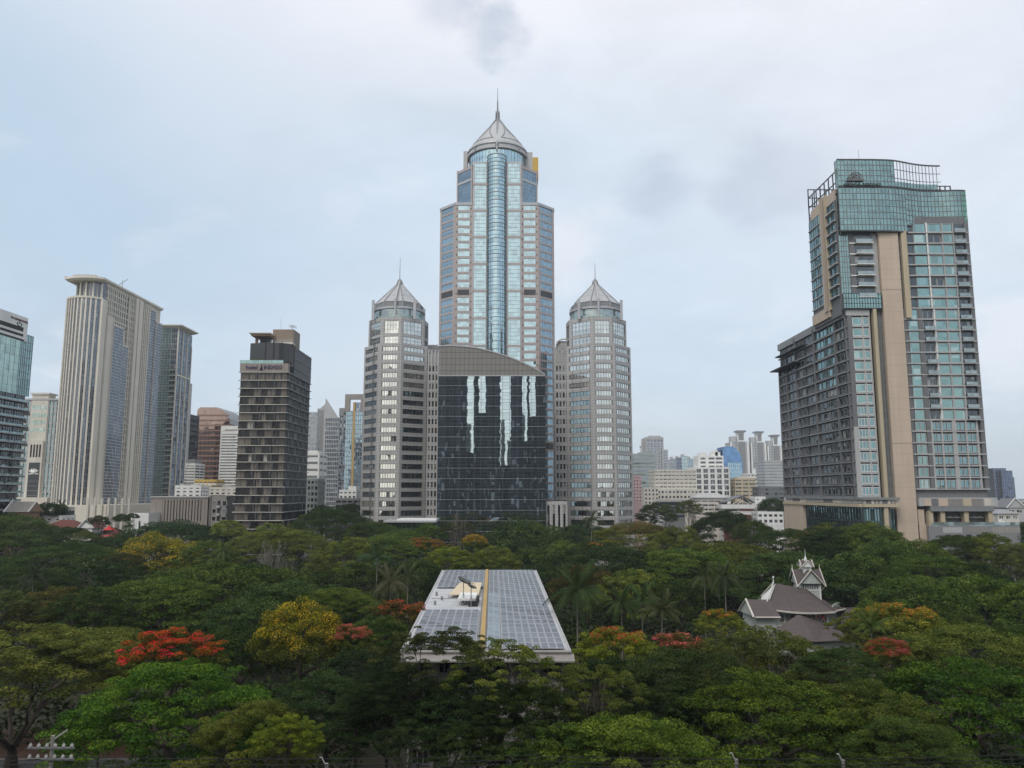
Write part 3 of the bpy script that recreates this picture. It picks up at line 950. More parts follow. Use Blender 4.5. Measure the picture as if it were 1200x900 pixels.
# ---------------------------------------------------------------- slim blue tower behind it
def slim_tower():
    Y = 487.0
    xa, xb = PX(180, 450, Y), PX(205.5, 450, Y)
    D = 21.0
    zT = PZ(385, Y)
    B = Bld('condominium_tower', 'slim blue glass tower with balconies and flat overhanging roof, right behind the striped cream tower', 'apartment tower', ((xa + xb) / 2, Y + 10))
    w = B.mb('wall'); w.prism([(xa, Y + .2), (xb - .2, Y + .2), (xb - .2, Y + D), (xa, Y + D)], 0, zT, 'lightgrey')
    F = Fr((xa, Y), (xb, Y)); Fs = Fr((xb, Y), (xb, Y + D))
    fh = 3.35
    k = 0
    while zT - (k + 1) * fh > 4:
        z = zT - (k + 1) * fh
        B.win(F, .3, z + .35, F.w - 4.4, fh - .35, 'g_teal', 'pale_metal', 5, 2, .14, .02, .12)
        if k < 7: B.win(F, F.w - 4.1, z + .35, 3.8, fh - .35, 'g_bay', 'pale_metal', 3, 1, .14, .02, .12)
        else:
            B.win(F, F.w - 4.1, z + .35, 3.8, fh - .35, 'g_dark', 'pale_metal', 2, 1, .12, .02, .06)
            B.balcony(F, F.w - 4.2, z + .25, 4.2, 1.3, 'cream', 'g_teal')
        k += 1
    g = B.mb('curtain_wall'); g.curtain(Fs, .2, Fs.w - .2, 3, zT - 1, 8, fh, 'g_bay', 'lightgrey', .2, .2, .03, .25)
    for u in (0, Fs.w / 3, Fs.w * 2 / 3, Fs.w):
        w.fbox(Fs, u - .35, u + .35, 0, zT - (8 if u > Fs.w * .8 else 0), -.2, .5, 'cream')
    w.fbox(Fs, 0, Fs.w, zT - 30, zT - 29, 0, .6, 'cream')
    w.fbox(Fs, Fs.w - 1, Fs.w + 4, 0, zT - 32, -8, .3, 'lightgrey')
    r = B.mb('roof')
    R1 = [(xa - 2, Y - 3), (xb + 3, Y - 3), (xb + 3, Y + D + 3), (xa - 2, Y + D + 3)]
    r.prism(R1, zT + 1.4, zT + 2.1, 'cream')
    R0 = off_poly(R1, -2.8)
    for i in range(4):
        r.poly([R0[i] + (zT,), R0[(i + 1) % 4] + (zT,), R1[(i + 1) % 4] + (zT + 1.4,), R1[i] + (zT + 1.4,)], 'cream')
    B.done()
slim_tower()


# ---------------------------------------------------------------- hotel at the left edge
def edge_hotel():
    Y = 318.0
    pr = (PX(28, 480, Y), Y)                   # right corner of the front
    pl = (PX(-60, 480, Y - 42), Y - 42)
    F = Fr(pl, pr)
    B = Bld('hotel', 'dark banded glass hotel with white sign-topped crown, cut by the left edge', 'hotel', (pr[0] - 20, Y + 5))
    zT = PZ(381, Y); zc = PZ(405, Y); zg = PZ(464, Y)
    w = B.mb('wall')
    back = [(PX(29.5, 480, Y + 18), Y + 18), (pl[0] - 12, pl[1] + 18)]
    foot = [pl, pr] + back
    w.prism(off_poly(foot, -.4), 0, zT - 10, 'dark_metal')
    # white crown with long slots
    c = B.mb('crown')
    zt_ = zT + 2.2
    zc = zt_ - 9.8 - 1.3
    c.fbox(F, 0, F.w - 2.6, zt_ - 9.8, zt_, -16, .3, 'white')
    for z, h, e_ in ((zt_ - 6.1, 1.7, 5.2), (zt_ - 8.1, 1.0, 5.0), (zt_ - 9.8, .6, 4.2)):
        c.fbox(F, 0, F.w - e_, z, z + h, .25, .34, 'slot')
    # dark glass corner shaft
    g = B.mb('corner_glazing')
    g.fbox(F, F.w - 2.4, F.w + 2.2, zg, zT - 4.5, -16, -.05, 'dark_metal')
    g.curtain(F, F.w - 2.4, F.w + 2.2, zg, zT - 4.5, 3, 3.3, 'g_teal', 'mid_metal', .12, .12, .02, .2)
    g2 = B.mb('curtain_wall'); g2.curtain(F, 0, F.w - 6, zg, zc + 1.2, 12, 3.3, 'g_edge', 'mid_metal', .06, .06, .12)
    g2.curtain(F, F.w - 6, F.w - 2.4, zg, zc + 1.2, 3, 3.3, 'g_teal', 'mid_metal', .12, .12, .06, .2)
    fh = 3.3
    k = 0
    while zg - (k + 1) * fh > 4:
        z = zg - (k + 1) * fh
        for j in range(4):
            B.win(F, F.w - 6.2 * (j + 1) + .2, z + .9, 5.8, fh - .9, 'g_dark', 'dark_metal', 4, 1, .14, .02, .1)
        s_ = MB(); s_.fbox(F, 0, F.w + .8, z + .35, z + .8, -.1, 1.5, 'lightgrey'); s_.fbox(F, 0, F.w + .8, z + .8, z + 1.3, 1.3, 1.42, 'g_teal')
        s_.build('balcony_slab', B.root)
        k += 1
    Fs = Fr(pr, back[0])
    k = 0
    while zg - (k + 1) * fh > 4:
        z = zg - (k + 1) * fh
        w.fbox(Fs, 0, Fs.w, z + .35, z + .8, -.2, 2.0 if k % 2 else .9, 'mid_metal'); k += 1
    B.letters('sign_lettering', 'THE ATHENEE HOTEL', F, F.w - 8.3, zt_ - 1.9, 1.12, 'brown', .36)
    e = B.mb('emblem')
    ex, ez = F.w - 8.0, zt_ - 4.1
    for i in range(7):
        a0, a1 = math.pi + math.pi * i / 7, math.pi + math.pi * (i + 1) / 7
        e.tube(F.pt(ex + 1.5 * math.cos(a0), ez + .8 + 1.1 * math.sin(a0), .4), F.pt(ex + 1.5 * math.cos(a1), ez + .8 + 1.1 * math.sin(a1), .4), .16, .16, 'black', 5)
    e.fbox(F, ex - 1.5, ex + 1.5, ez + .9, ez + 1.1, .3, .42, 'black'); e.fbox(F, ex - .12, ex + .12, ez + 1.1, ez + 1.9, .3, .42, 'black')
    B.done()
M['g_edge'] = glass('glass_edge_hotel', (.05, .10, .09), (.55, .74, .70), .5, (2.0, 3.3), .004, .03)
edge_hotel()


# ---------------------------------------------------------------- dark hotel with slab edges
def slab_hotel():
    Y = 320.0
    xc_ = PX(335, 500, Y); xl = PX(279, 500, Y)
    D = xc_ * FP / (362 - 600) * 1.0
    D = 600 - 362
    Yb = -xc_ * FP / D          # depth where the right face ends in the picture
    B = Bld('hotel', 'dark grey hotel tower with thin pale floor edges and purple rooftop lettering', 'hotel', ((xl + xc_) / 2, Y + 15))
    zT = PZ(436, Y); zS = PZ(426, Y)
    depth = Yb - Y
    F = Fr((xl, Y), (xc_, Y)); Fs = Fr((xc_, Y), (xc_, Yb))
    w = B.mb('wall'); w.prism([(xl + .6, Y + .6), (xc_ - .6, Y + .6), (xc_ - .6, Yb), (xl + .6, Yb)], 0, zT, 'greybrown')
    fh = (PZ(500, Y) - PZ(577.6, Y)) / 8
    nf = int((zT - 1) / fh)
    rnd = random.Random(4)
    for k in range(nf):
        z = zT - (k + 1) * fh
        s_ = MB()
        s_.fbox(F, -.7, F.w + .5, z + fh - .22, z + fh, -1.0, .5, 'offwhite'); s_.fbox(Fs, -.49, Fs.w, z + fh - .22, z + fh, -1.0, .45, 'lightgrey')
        s_.build('slab_edge', B.root)
        sh = (k % 3) * .055
        us = [0, .18 + sh, .34 + sh, .52 + sh * .5, .70 + sh * .5, .86, 1]
        for j in range(6):
            a, b = us[j] * F.w, us[j + 1] * F.w
            if k == 0 or (j + k // 2) % 2 == 0 or j == 5:
                B.win(F, a, z, b - a - .15, fh - .3, 'g_curtain' if rnd.random() < .75 else 'g_hotel', 'dark_metal', 2, 1, .14, -.4, .1)
            else:
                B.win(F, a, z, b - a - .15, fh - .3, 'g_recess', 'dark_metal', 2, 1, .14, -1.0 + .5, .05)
                bl = MB(); 
                B.balcony(F, a + .1, z + .06, b - a - .35, .45, 'dark_metal', 'g_recess', 'dark_metal', 1.1)
        for j in (2, 4):
            w.fbox(F, us[j] * F.w - .45, us[j] * F.w + .35, z, z + fh - .28, -.5, .25, 'dark_metal')
        m_ = 8
        for j in range(m_):
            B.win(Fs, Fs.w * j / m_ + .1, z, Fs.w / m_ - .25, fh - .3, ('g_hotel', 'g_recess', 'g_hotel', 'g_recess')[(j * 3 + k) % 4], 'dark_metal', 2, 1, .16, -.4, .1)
    # sign band and roof terrace
    s_ = B.mb('sign_band'); s_.fbox(F, -.2, F.w + .2, zT, zS, -2, .5, 'fluted')
    B.letters('sign_lettering', 'hotel', F, F.w * .24, (zT + zS) / 2 + .05, 2.2, 'violet', .62, sx=1.05)
    B.letters('sign_lettering', 'INDIGO', F, F.w * .69, (zT + zS) / 2 + .05, 2.15, 'violet', .62)
    e = B.mb('sign_emblem')
    for i in range(3):
        e.poly([F.pt(F.w * .43 - .7 + i * .35, zT + .6 + i * .4, .6), F.pt(F.w * .43 + 1.0 - i * .2, zT + .6 + i * .4, .6), F.pt(F.w * .43 + .35, zT + 2.2 + i * .8, .6)], 'violet')
    gr = B.mb('glass_rail'); gr.fbox(F, -.4, F.w * .9, zS, zS + 1.3, .3, .36, 'g_teal'); gr.fbox(F, -.4, F.w * .9, zS + 1.3, zS + 1.36, .28, .4, 'pale_metal')
    t = B.mb('dark_screen')
    z0, z1 = PZ(424, Y + 3), PZ(402, Y + 3)
    pts = [(xl + 2.8, Y + 9), (xl + 2.8, Y + 4), (xl + 9.2, Y + 2.6), (xc_ - 5, Y + 2.6), (xc_ - 1.2, Y + 5), (xc_ - 1.2, Y + 12)]
    P = pts + [(xl + 2.8, Y + 12)]
    t.prism(P, zS, z0, 'greybrown'); t.prism(off_poly(P, .5), z0, z1, 'dark_metal')
    for x in (xl + 9.2, xl + 12.6, xl + 16):
        t.box(x - .2, x + .2, Y + 1.9, Y + 2.2, z0, z1 + .3, 'black')
    pl = B.mb('planter'); pl.box(xl + 3, xl + 8, Y + 1.6, Y + 3.0, zS, zS + 2.2, 'leafy')
    zr = PZ(411, Y)
    h = B.mb('rear_block')
    h.prism([(xc_ - 5, Y + 9), (xc_ - .1, Y + 9), (xc_ - .1, Yb), (xc_ - 12, Yb)], zT, PZ(405, Y + 6), 'dark_metal')
    for q in range(3):
        h.box(xc_ - .12, xc_ + .1, Y + 9, Yb, zT + 3 + q * 4.2, zT + 3.25 + q * 4.2, 'mid_metal')
    k = B.mb('roof_cabin')
    kx0, kx1 = PX(319.5, 395, Y + 8), PX(344, 395, Y + 8)
    k.box(kx0, kx1, Y + 8, Y + 18, zS, PZ(386, Y + 8), 'fluted')
    for i in range(9):
        x = kx0 + (kx1 - kx0) * (i + .5) / 9
        k.box(x - .18, x + .18, Y + 7.85, Y + 8, PZ(397, Y + 8), PZ(386.3, Y + 8), 'wood')
    pg = B.mb('pergola')
    gx0, gx1 = PX(296, 395, Y + 5), PX(318, 395, Y + 5)
    zp = PZ(394.5, Y + 5)
    pg.box(gx0, gx1, Y + 3, Y + 12, zp, zp + .9, 'wood')
    pg.box(gx0 - .8, gx1 + .4, Y + 2.4, Y + 12, zp + .9, zp + 1.25, 'offwhite')
    pg.box(gx0 + 1.2, gx0 + 2.2, Y + 5, Y + 6, z1 - 1, zp, 'wood')
    pg.box(gx0 + 2.2, gx1 - 1, Y + 8, Y + 9, z1 - 1, zp, 'greybrown')
    pg.box(gx1 - .6, kx1 + .6, Y + 5, Y + 9, zp - 3.2, zp - 2.4, 'offwhite')
    pg.box(gx1 - .2, kx1, Y + 6, Y + 9, z1 - .5, zp - 3.2, 'slot')
    a = B.mb('aerial')
    ax = PX(341, 385, Y + 10)
    zq = PZ(386, Y + 10)
    a.tube((ax, Y + 12, zq), (ax, Y + 12, zq + 2), .12, .1, 'mid_metal', 5)
    for i in range(3):
        a.tube((ax - 1.5 + i * .3, Y + 12, zq + 1.6 + i * .4), (ax + 2 - i * .2, Y + 12, zq + 1 + i * .4), .14, .1, 'mid_metal', 4)
    a = B.mb('mast')
    a.tube((PX(329, 370, Y + 8), Y + 9, zq), (PX(329, 370, Y + 8), Y + 9, PZ(372, Y + 9)), .08, .04, 'mid_metal', 4)
    B.done()
M['leafy'] = stone('planter_green', (.05, .085, .025), .9, .4, 3)
slab_hotel()


# ---------------------------------------------------------------- teal and beige tower, right
def right_tower():
    Y = 236.0
    X = lambda px: PX(px, 480, Y)
    xL = X(999); xR = X(1152)
    B = Bld('condominium_tower', 'tall teal glass and beige residential tower with stepped left wing, at the right', 'apartment tower', ((xL + xR) / 2, Y + 20))
    fh = (PZ(400, Y) - PZ(413, Y))
    z_pod = PZ(584, Y)
    z_top = PZ(261, Y)          # underside of glass crown on the right
    zc0 = PZ(270.5, Y)
    z_sh = PZ(364, Y)           # top of the shoulder
    F = Fr((xL, Y), (xR, Y))
    U = lambda px: X(px) - xL
    Yu = xL * 1.0
    w = B.mb('wall')
    Du, Dl = 23.0, 62.0
    xUL = X(994.5)
    w.prism([(xL + 9, Y + .5), (xR - .4, Y + .5), (xR - .4, Y + Du), (xL + 9, Y + Du)], 0, z_top + 2, 'greybrown')
    w.prism([(xUL + .4, Y + 1.0), (xL + 9, Y + 1.0), (xL + 9, Y + Du), (xUL + .4, Y + Du)], z_sh - 2, z_top + 10, 'greybrown')
    # --- beige spine and sand pier
    sp = B.mb('beige_spine')
    sp.fbox(F, U(1041.5), U(1064.8), -1, PZ(271.5, Y), -3, .8, 'beige')
    for k in range(2):
        zz = (PZ(340, Y), PZ(520, Y))[k]
        sp.fbox(F, U(1041), U(1066), zz, zz + .08, 0.75, 0.83, 'greybrown')
    sp.fbox(F, U(1066), U(1073), 0, PZ(597, Y) , -2, .7, 'beige'); 
    sp.fbox(F, U(1066), U(1074), 0, PZ(614, Y), -2, .9, 'beige')
    pi_ = B.mb('sand_pier')
    zp2 = PZ(373, Y)
    pi_.fbox(F, U(1068.5), U(1075), zp2, PZ(271.5, Y), -1, .9, 'sand')
    pi_.fbox(F, U(1029), U(1033), z_pod - 6, PZ(362, Y), -1, .9, 'sand')
    pi_.fbox(F, U(1024.5), U(1029), z_pod - 6, PZ(362, Y), -4, -2.5, 'slot')
    pi_.fbox(F, U(1033), U(1041), z_pod - 1, PZ(368, Y), -1, -.6, 'sand')
    # floors
    nup = int((z_top - z_pod) / fh)
    rnd = random.Random(9)
    for k in range(nup):
        z = z_top - (k + 1) * fh
        wh = fh - .75
        up = z > zp2 - .5
        low = z < PZ(500, Y)
        lab = 'lightgrey' if not up else 'white'
        w.fbox(F, U(1075 if up else 1066.5), F.w, z, z + .38, -.5, .32, 'lightgrey')
        # column between spine and the sand piers
        if not z > PZ(362, Y):
            B.win(F, U(1033.5), z + .5, U(1040.5) - U(1033.5), wh - .4, 'g_dark', 'dark_metal', 2, 1, .1, -.55, .06)
        if up:
            B.win(F, U(1066.4), z, U(1068.3) - U(1066.4), fh - .3, 'g_bay', 'mid_metal', 1, 1, .1, -.2, .06, 'slot_window')
            B.win(F, U(1075.5), z + .4, 2.2, wh, 'g_dark', 'greybrown', 1, 1, .15, -.3, .06)
            w.fbox(F, U(1075) + 2.3, U(1085), z + .38, z + fh, -.5, -.1, 'greybrown')
            B.win(F, U(1085), z + .4, U(1100) - U(1085), wh, 'g_green', 'mid_metal', 1, 1, .1, -.05, .1)
            if k in (1, 5):
                B.win(F, U(1102), z + .4, U(1118) - U(1102), wh, 'g_dark', 'lightgrey', 2, 1, .2, -.4, .1)
            else:
                B.win(F, U(1102), z + .4, U(1119) - U(1102), wh, 'g_green', 'lightgrey', 1, 1, .14, .02, .2)
            B.win(F, U(1120), z + .4, U(1132.5) - U(1120), wh, 'g_green', 'lightgrey', 1, 1, .14, .02, .2)
            bx = (1133.5, 1147)
        elif not low:
            w.fbox(F, U(1066.5), U(1071), z + .38, z + fh, -.5, .05, 'greybrown')
            B.win(F, U(1071.5), z + .3, U(1083) - U(1071.5), wh + .2, 'g_green', 'lightgrey', 1, 1, .1, .02, .12)
            w.fbox(F, U(1083.6), U(1089), z + .38, z + fh, -.5, .2, 'greybrown')
            B.win(F, U(1090), z + .4, U(1102) - U(1090), wh, 'g_dark', 'lightgrey', 2, 1, .14, -.4, .08)
            if k % 3 != 2: B.balcony(F, U(1089.5), z + .36, U(1102) - U(1089.5), .9, 'lightgrey', 'g_clear')
            B.win(F, U(1104), z + .4, U(1117.5) - U(1104), wh, 'g_green', 'lightgrey', 1, 1, .14, .02, .2)
            B.win(F, U(1118.5), z + .4, U(1131) - U(1118.5), wh, 'g_green', 'lightgrey', 1, 1, .14, .02, .2)
            bx = (1133, 1146.5)
        else:
            w.fbox(F, U(1066.5), U(1070), z + .38, z + fh, -.5, .05, 'greybrown')
            B.win(F, U(1071), z + .4, U(1083) - U(1071), wh, 'g_green', 'lightgrey', 2, 1, .2, .02, .15)
            w.fbox(F, U(1084), U(1088.5), z + .38, z + fh, -.5, .2, 'greybrown')
            for a, b in ((1091, 1101), (1102.5, 1114), (1118.5, 1129.5), (1131, 1142)):
                B.win(F, U(a), z + .6, U(b) - U(a), wh - .4, 'g_teal', 'lightgrey', 2, 1, .16, -.05, .2)
            for a, b in ((1089, 1091), (1101, 1102.5), (1114, 1118.5), (1129.5, 1131), (1142, 1144)):
                w.fbox(F, U(a), U(b), z + .38, z + fh, -.5, .22, 'lightgrey')
            bx = None
        if bx:
            B.win(F, U(bx[0]), z + .4, U(bx[1]) - U(bx[0]), wh, 'g_dark', 'greybrown', 2, 1, .12, -.4, .06)
            B.balcony(F, U(bx[0]), z + .36, U(bx[1]) - U(bx[0]), 1.0, 'lightgrey', 'g_clear')
            w.fbox(F, U(1119 if up else 1131.3), U(bx[0]), z + .38, z + fh, -.5, .2, 'lightgrey') if False else None
            w.fbox(F, U(1132.6 if up else 1131.2), U(bx[0]) - .02, z + .38, z + fh, -.5, .25, 'lightgrey')
            w.fbox(F, U(1119.2 if up else 1117.6), U(1119.9 if up else 1118.4), z + .38, z + fh, -.5, .2, 'lightgrey')
            w.fbox(F, U(1100.2 if up else 1102.2), U(1101.8 if up else 1103.8), z + .38, z + fh, -.5, .25, 'white')
        w.fbox(F, U(1147), F.w, z + .38, z + fh, -.5, .1, 'greybrown')
        # balcony stack left of the spine
        if z > PZ(352, Y) and z + fh < zc0 + 1.5:
            B.win(F, U(1013), z + .4, U(1034) - U(1013), wh, 'g_dark', 'lightgrey', 3, 1, .14, -.35, .06)
            B.balcony(F, U(1013.5), z + .36, U(1034) - U(1013.5), 1.2, 'white', 'g_clear')
            w.fbox(F, U(1007), U(1012.5), z + .38, z + fh, -.5, .1, 'greybrown'); w.fbox(F, U(1034.5), U(1040.8), z, z + fh, -.5, -.2, 'lightgrey')
            w.fbox(F, U(1006.5), U(1036), z, z + .38, -.5, .32, 'white')
    # left glass strip of the upper tower
    ls = B.mb('glass_strip'); zb = PZ(362, Y)
    ls.curtain(F, xUL - xL, U(1006), zb, z_top + 9, 4, 1.67, 'g_crown', 'mid_metal', .14, .12, .0, .14)
    ls.curtain(F, xUL - xL, U(1039.5), zb, zb + fh * 1.35, 14, 1.5, 'g_crown', 'dark_metal', .12, .12, .9, .14)
    ls.fbox(F, xUL - xL, U(1039.5), zb - .2, zb + fh * 1.35, -.3, .85, 'dark_metal')
    # wavy glass crown
    cr = B.mb('crown')
    zc0, zc1, zc2 = PZ(270.5, Y), PZ(222, Y), PZ(190, Y)
    def wave(px):
        t = (px - 994) / (1152 - 994)
        return 1.9 - 3.6 / (1 + math.exp(-(t - .55) * 14)) + .9 * math.exp(-((t - .95) / .12) ** 2)
    xs = [994.5 + (1152.5 - 994.5) * i / 36 for i in range(37)]
    def crownrow(i, za, zb_, nz, gm, open_=False):
        a = (X(xs[i]), Y - wave(xs[i])); b = (X(xs[i + 1]), Y - wave(xs[i + 1]))
        f = Fr(a, b)
        if not open_:
            cr.fquad(f, 0, f.w, za, zb_, 0, gm)
        cr.fbox(f, -.06, .06, za, zb_, -.08, .14, 'mid_metal')
        for j in range(nz + 1):
            z = za + (zb_ - za) * j / nz
            cr.fbox(f, 0, f.w, z - (.22 if j in (0, nz) else .07), z + (.22 if j in (0, nz) else .07), -.1, .13, 'dark_metal' if j in (0, nz) else 'mid_metal')
    for i in range(36):
        px = xs[i]
        lo = PZ(264.5, Y) if px > 1075 else zc0 - .6
        crownrow(i, lo + .0, zc1, 7, 'g_crown')
        if px < 1062: crownrow(i, zc1 + .3, zc2, 5, 'g_crown')
        elif px < 1123: crownrow(i, zc1 + .3, zc2 - (px - 1062) * .012, 3, 'g_crown', True)
        if px < 1062: pass
    for i in range(16, 29):     # screen frame backing low wall
        a = (X(xs[i]), Y - wave(xs[i])); b = (X(xs[i + 1]), Y - wave(xs[i + 1])); f = Fr(a, b)
        cr.fquad(f, 0, f.w, zc1 + .3, zc1 + 2.2, -.02, 'g_crown')
    # crown sides and roof
    cr.prism([(xUL + .2, Y + 2.4), (xR - .5, Y + 2.4), (xR - .5, Y + Du), (xUL + .2, Y + Du)], z_top + 1, zc1 - 1.0, 'mid_metal', 'concrete')
    Fside = Fr((xUL, Y + Du), (xUL, Y - 1.9))
    cr.fquad(Fside, Fside.w - 1.8, Fside.w, zc1, zc2, 0, 'g_crown')
    for j in range(2): cr.fbox(Fside, Fside.w - 1.8 + j * 1.7, Fside.w - 1.65 + j * 1.7, zc1, zc2, -.1, .1, 'mid_metal')
    Fr_ = Fr((xR - .3, Y), (xR - .3, Y + Du)); cr.fquad(Fr_, 0, Fr_.w, zc0, zc1, .4, 'g_crown')
    # pergola frames on the roof, left rear and right
    fr = B.mb('roof_frame')
    def frame(xa, ya, xb, yb, za, zb_, n, nz):
        f = Fr((xa, ya), (xb, yb))
        for i in range(n + 1): fr.fbox(f, f.w * i / n - .15, f.w * i / n + .15, za, zb_, -.15, .15, 'dark_metal')
        for j in range(nz + 1): fr.fbox(f, -.15, f.w + .15, za + (zb_ - za) * j / nz - .13, za + (zb_ - za) * j / nz + .13, -.14, .14, 'dark_metal')
    za, zb_ = PZ(252, Y + Du), PZ(224, Y + 18)
    xf = xUL + .3
    frame(xf, Y + Du, xf, Y - 1, z_top + 6, zb_ - .6, 7, 3)
    frame(xf - .0, Y + Du, X(1060), Y + Du, zc1, zb_ + 2.5, 8, 3)
    xa, xb = X(1109), X(1141)
    frame(xa, Y + 3, xb, Y + 3, zc1 - .5, PZ(214, Y), 5, 2); frame(xa, Y + 12, xb, Y + 12, zc1 - .5, PZ(214, Y), 5, 2)
    # left side face of the upper tower
    Fu = Fr((xUL, Y + Du), (xUL, Y + 1.0))
    lu = B.mb('side_wall')
    ztl = PZ(246, Y + 10)
    lu.fbox(Fu, 0, Fu.w, z_sh - 1, ztl, -3, 0, 'greybrown')
    lu.fbox(Fu, Fu.w * .5, Fu.w * .62, z_sh + 2, ztl + 4, -.2, .8, 'beige'); lu.fbox(Fu, Fu.w * .66, Fu.w * .7, z_sh + 2, ztl + 4, -.2, .6, 'sand')
    lu.fbox(Fu, 0, Fu.w * .66, z_sh, z_sh + 3.4, -.2, .5, 'beige'); lu.fbox(Fu, Fu.w * .1, Fu.w, ztl, ztl + 3.4, -2, .0, 'beige')
    k = 0
    while ztl - (k + 1) * fh > z_sh + 3.4:
        z = ztl - (k + 1) * fh
        lu.fbox(Fu, 0, Fu.w * .5, z, z + .3, -.1, .4, 'lightgrey')
        for j in range(3): B.win(Fu, Fu.w * .5 * j / 3 + .15, z + .4, Fu.w / 6 - .3, fh - .5, 'g_teal', 'mid_metal', 2, 1, .12, .02, .1)
        B.win(Fu, Fu.w * .72, z + .4, Fu.w * .26, fh - .7, 'g_teal', 'mid_metal', 2, 1, .12, .02, .3); lu.fbox(Fu, Fu.w * .7, Fu.w, z, z + .4, -.1, .8, 'lightgrey')
        k += 1
    # --- shoulder block
    sh = B.mb('shoulder_wall')
    xS = X(1025.5)
    sh.prism([(xL + .4, Y + .4), (xS, Y + .4), (xS, Y + Du), (xL + 9.02, Y + Du), (xL + 9.02, Y + Dl), (xL + .4, Y + Dl)], z_pod, z_sh, 'greybrown')
    Fl = Fr((xL, Y + Dl), (xL, Y))
    z_st = PZ(392, Y + 42)
    # frames of the side face, stepping down at the far end
    nk = int((z_sh - z_pod) / fh)
    for k in range(nk):
        z = z_sh - (k + 1) * fh - 1.6
        if z < z_pod - 1: break
        B.win(F, 1.5, z + .5, U(1016) - 1.5, fh - 1.05, 'g_green' if k < 8 else 'g_teal', 'white', 3 if k > 7 else 1, 1, .16, -.1, .14)
        B.win(F, U(1017.5), z + .5, U(1024) - U(1017.5), fh - 1.05, 'g_green' if k < 8 else 'g_teal', 'white', 1, 1, .16, -.1, .14)
        sh.fbox(F, 0, U(1025), z - .1, z + .45, -.3, .12, 'lightgrey')
        sh.fbox(Fl, 0, Fl.w, z - .1, z + .3, -.3, .45, 'mid_metal')
        far = z > z_st - 2
        bays = ((.02, .12), (.14, .27), (.30, .42), (.44, .55), (.60, .84), (.86, .95))
        for j, (a, b) in enumerate(bays):
            if far and j < 2: continue
            if j in (3,) and (k % 2): continue
            B.win(Fl, Fl.w * a, z + .55, Fl.w * (b - a), fh - 1.1, 'g_teal' if k < 6 and j == 4 else ('g_hotel', 'g_dark', 'g_hotel', 'g_dark', 'g_dark', 'g_dark')[j], 'mid_metal', 5 if j == 4 else 2, 1, .16, -.05, .14)
    for a in (0, .13, .285, .57, .85, .985):
        sh.fbox(Fl, Fl.w * a - .4, Fl.w * a + .4, z_pod, z_sh - (9 if a < .28 else 0), -.3, .5, 'greybrown')
    sh.fbox(F, 0, 1.4, z_pod, PZ(500, Y), -.3, .25, 'lightgrey'); sh.fbox(F, 0, 1.4, PZ(500, Y), z_sh, -.3, .2, 'greybrown')
    sh.fbox(F, U(1016), U(1017.4), z_pod, z_sh, -.3, .2, 'lightgrey'); sh.fbox(F, U(1024.1), U(1025.5), z_pod, z_sh, -.3, .2, 'lightgrey')
    sh.fbox(F, -.3, U(1025.5), z_sh - 1.6, z_sh + 1.0, -.3, .3, 'lightgrey')
    sh.fbox(Fl, 0, Fl.w, z_sh - 1.5, z_sh + .9, -.5, .5, 'mid_metal')
    for k, (a, b, dz, o_) in enumerate(((.0, .36, -9.5, 3.2), (.06, .46, -4.5, 2.2))):
        sh.fbox(Fl, Fl.w * a - 2, Fl.w * b, z_sh + dz, z_sh + dz + .4, -6, o_, 'dark_metal')
    pt = B.mb('roof_planting')
    # podium
    po = B.mb('podium')
    po.prism([(xL, Y - 3), (X(1030), Y - 3), (X(1030), Y + Dl), (xL, Y + Dl)], 0, z_pod, 'greybrown')
    Fp = Fr((xL, Y - 3), (X(1041), Y - 3)); Fq = Fr((xL, Y + Dl), (xL, Y - 3))
    for f in (Fp, Fq):
        po.fbox(f, 0, f.w, PZ(594, Y), PZ(590.5, Y), -.2, 1.2, 'sand'); po.fbox(f, 0, f.w, z_pod - .4, z_pod + .3, -.2, .6, 'mid_metal')
        for i in range(9):
            po.fbox(f, f.w * i / 9 + .2, f.w * (i + 1) / 9 - .2, PZ(590, Y), z_pod - .5, -.1, .06, ('granite', 'greybrown', 'offwhite', 'lightgrey')[i % 4])
    po.fbox(Fq, 0, Fq.w * .3, 0, PZ(590, Y), -.2, .9, 'beige'); po.fbox(Fp, Fp.w - 5, Fp.w - 3.8, 0, PZ(592, Y), -.2, .9, 'sand')
    gl = B.mb('podium_glazing')
    gl.curtain(Fq, Fq.w * .32, Fq.w, 2, PZ(594.5, Y), 22, 4.2, 'g_teal', 'dark_metal', .14, .2, .05)
    gl.curtain(Fp, 0, Fp.w - 5.2, 2, PZ(594.5, Y), 7, 4.2, 'g_teal', 'dark_metal', .14, .2, .05)
    gl.curtain(F, U(1029), U(1040.5), 2, PZ(597, Y), 4, 5, 'g_teal', 'dark_metal', .16, .2, .1)
    # right podium: panel band, open loggia with columns, grey base wall
    rp = B.mb('loggia')
    xE = X(1168)
    G = Fr((X(1066.5), Y - 1.5), (xE, Y - 1.5)); V = lambda px: X(px) - X(1066.5)
    z1, z2, z3, z4 = z_pod + .2, PZ(593, Y), PZ(599, Y), PZ(616, Y)
    rp.fbox(G, 0, G.w - 3, z2, z1, -8, 0, 'lightgrey')
    for a, b, m_ in ((1072, 1080, 'beige'), (1089, 1099, 'beige'), (1117, 1126, 'sand'), (1141, 1149, 'offwhite'), (1081, 1088, 'greybrown'), (1100, 1116, 'granite_d'), (1127, 1140, 'granite_d')):
        rp.fbox(G, V(a), V(b), z2 + .1, z1 - .3, -.1, .15, m_)
    rp.fbox(G, V(1078), V(1150), z3, z2, -9, .8, 'mid_metal')
    for a in (1076, 1089.5, 1116.5, 1144):
        rp.fbox(G, V(a), V(a + 5), z4, z3, -1.6, .3, 'sand')
    rp.fbox(G, V(1066.5), V(1150), z4, z3, -9.2, -8.4, 'slot')
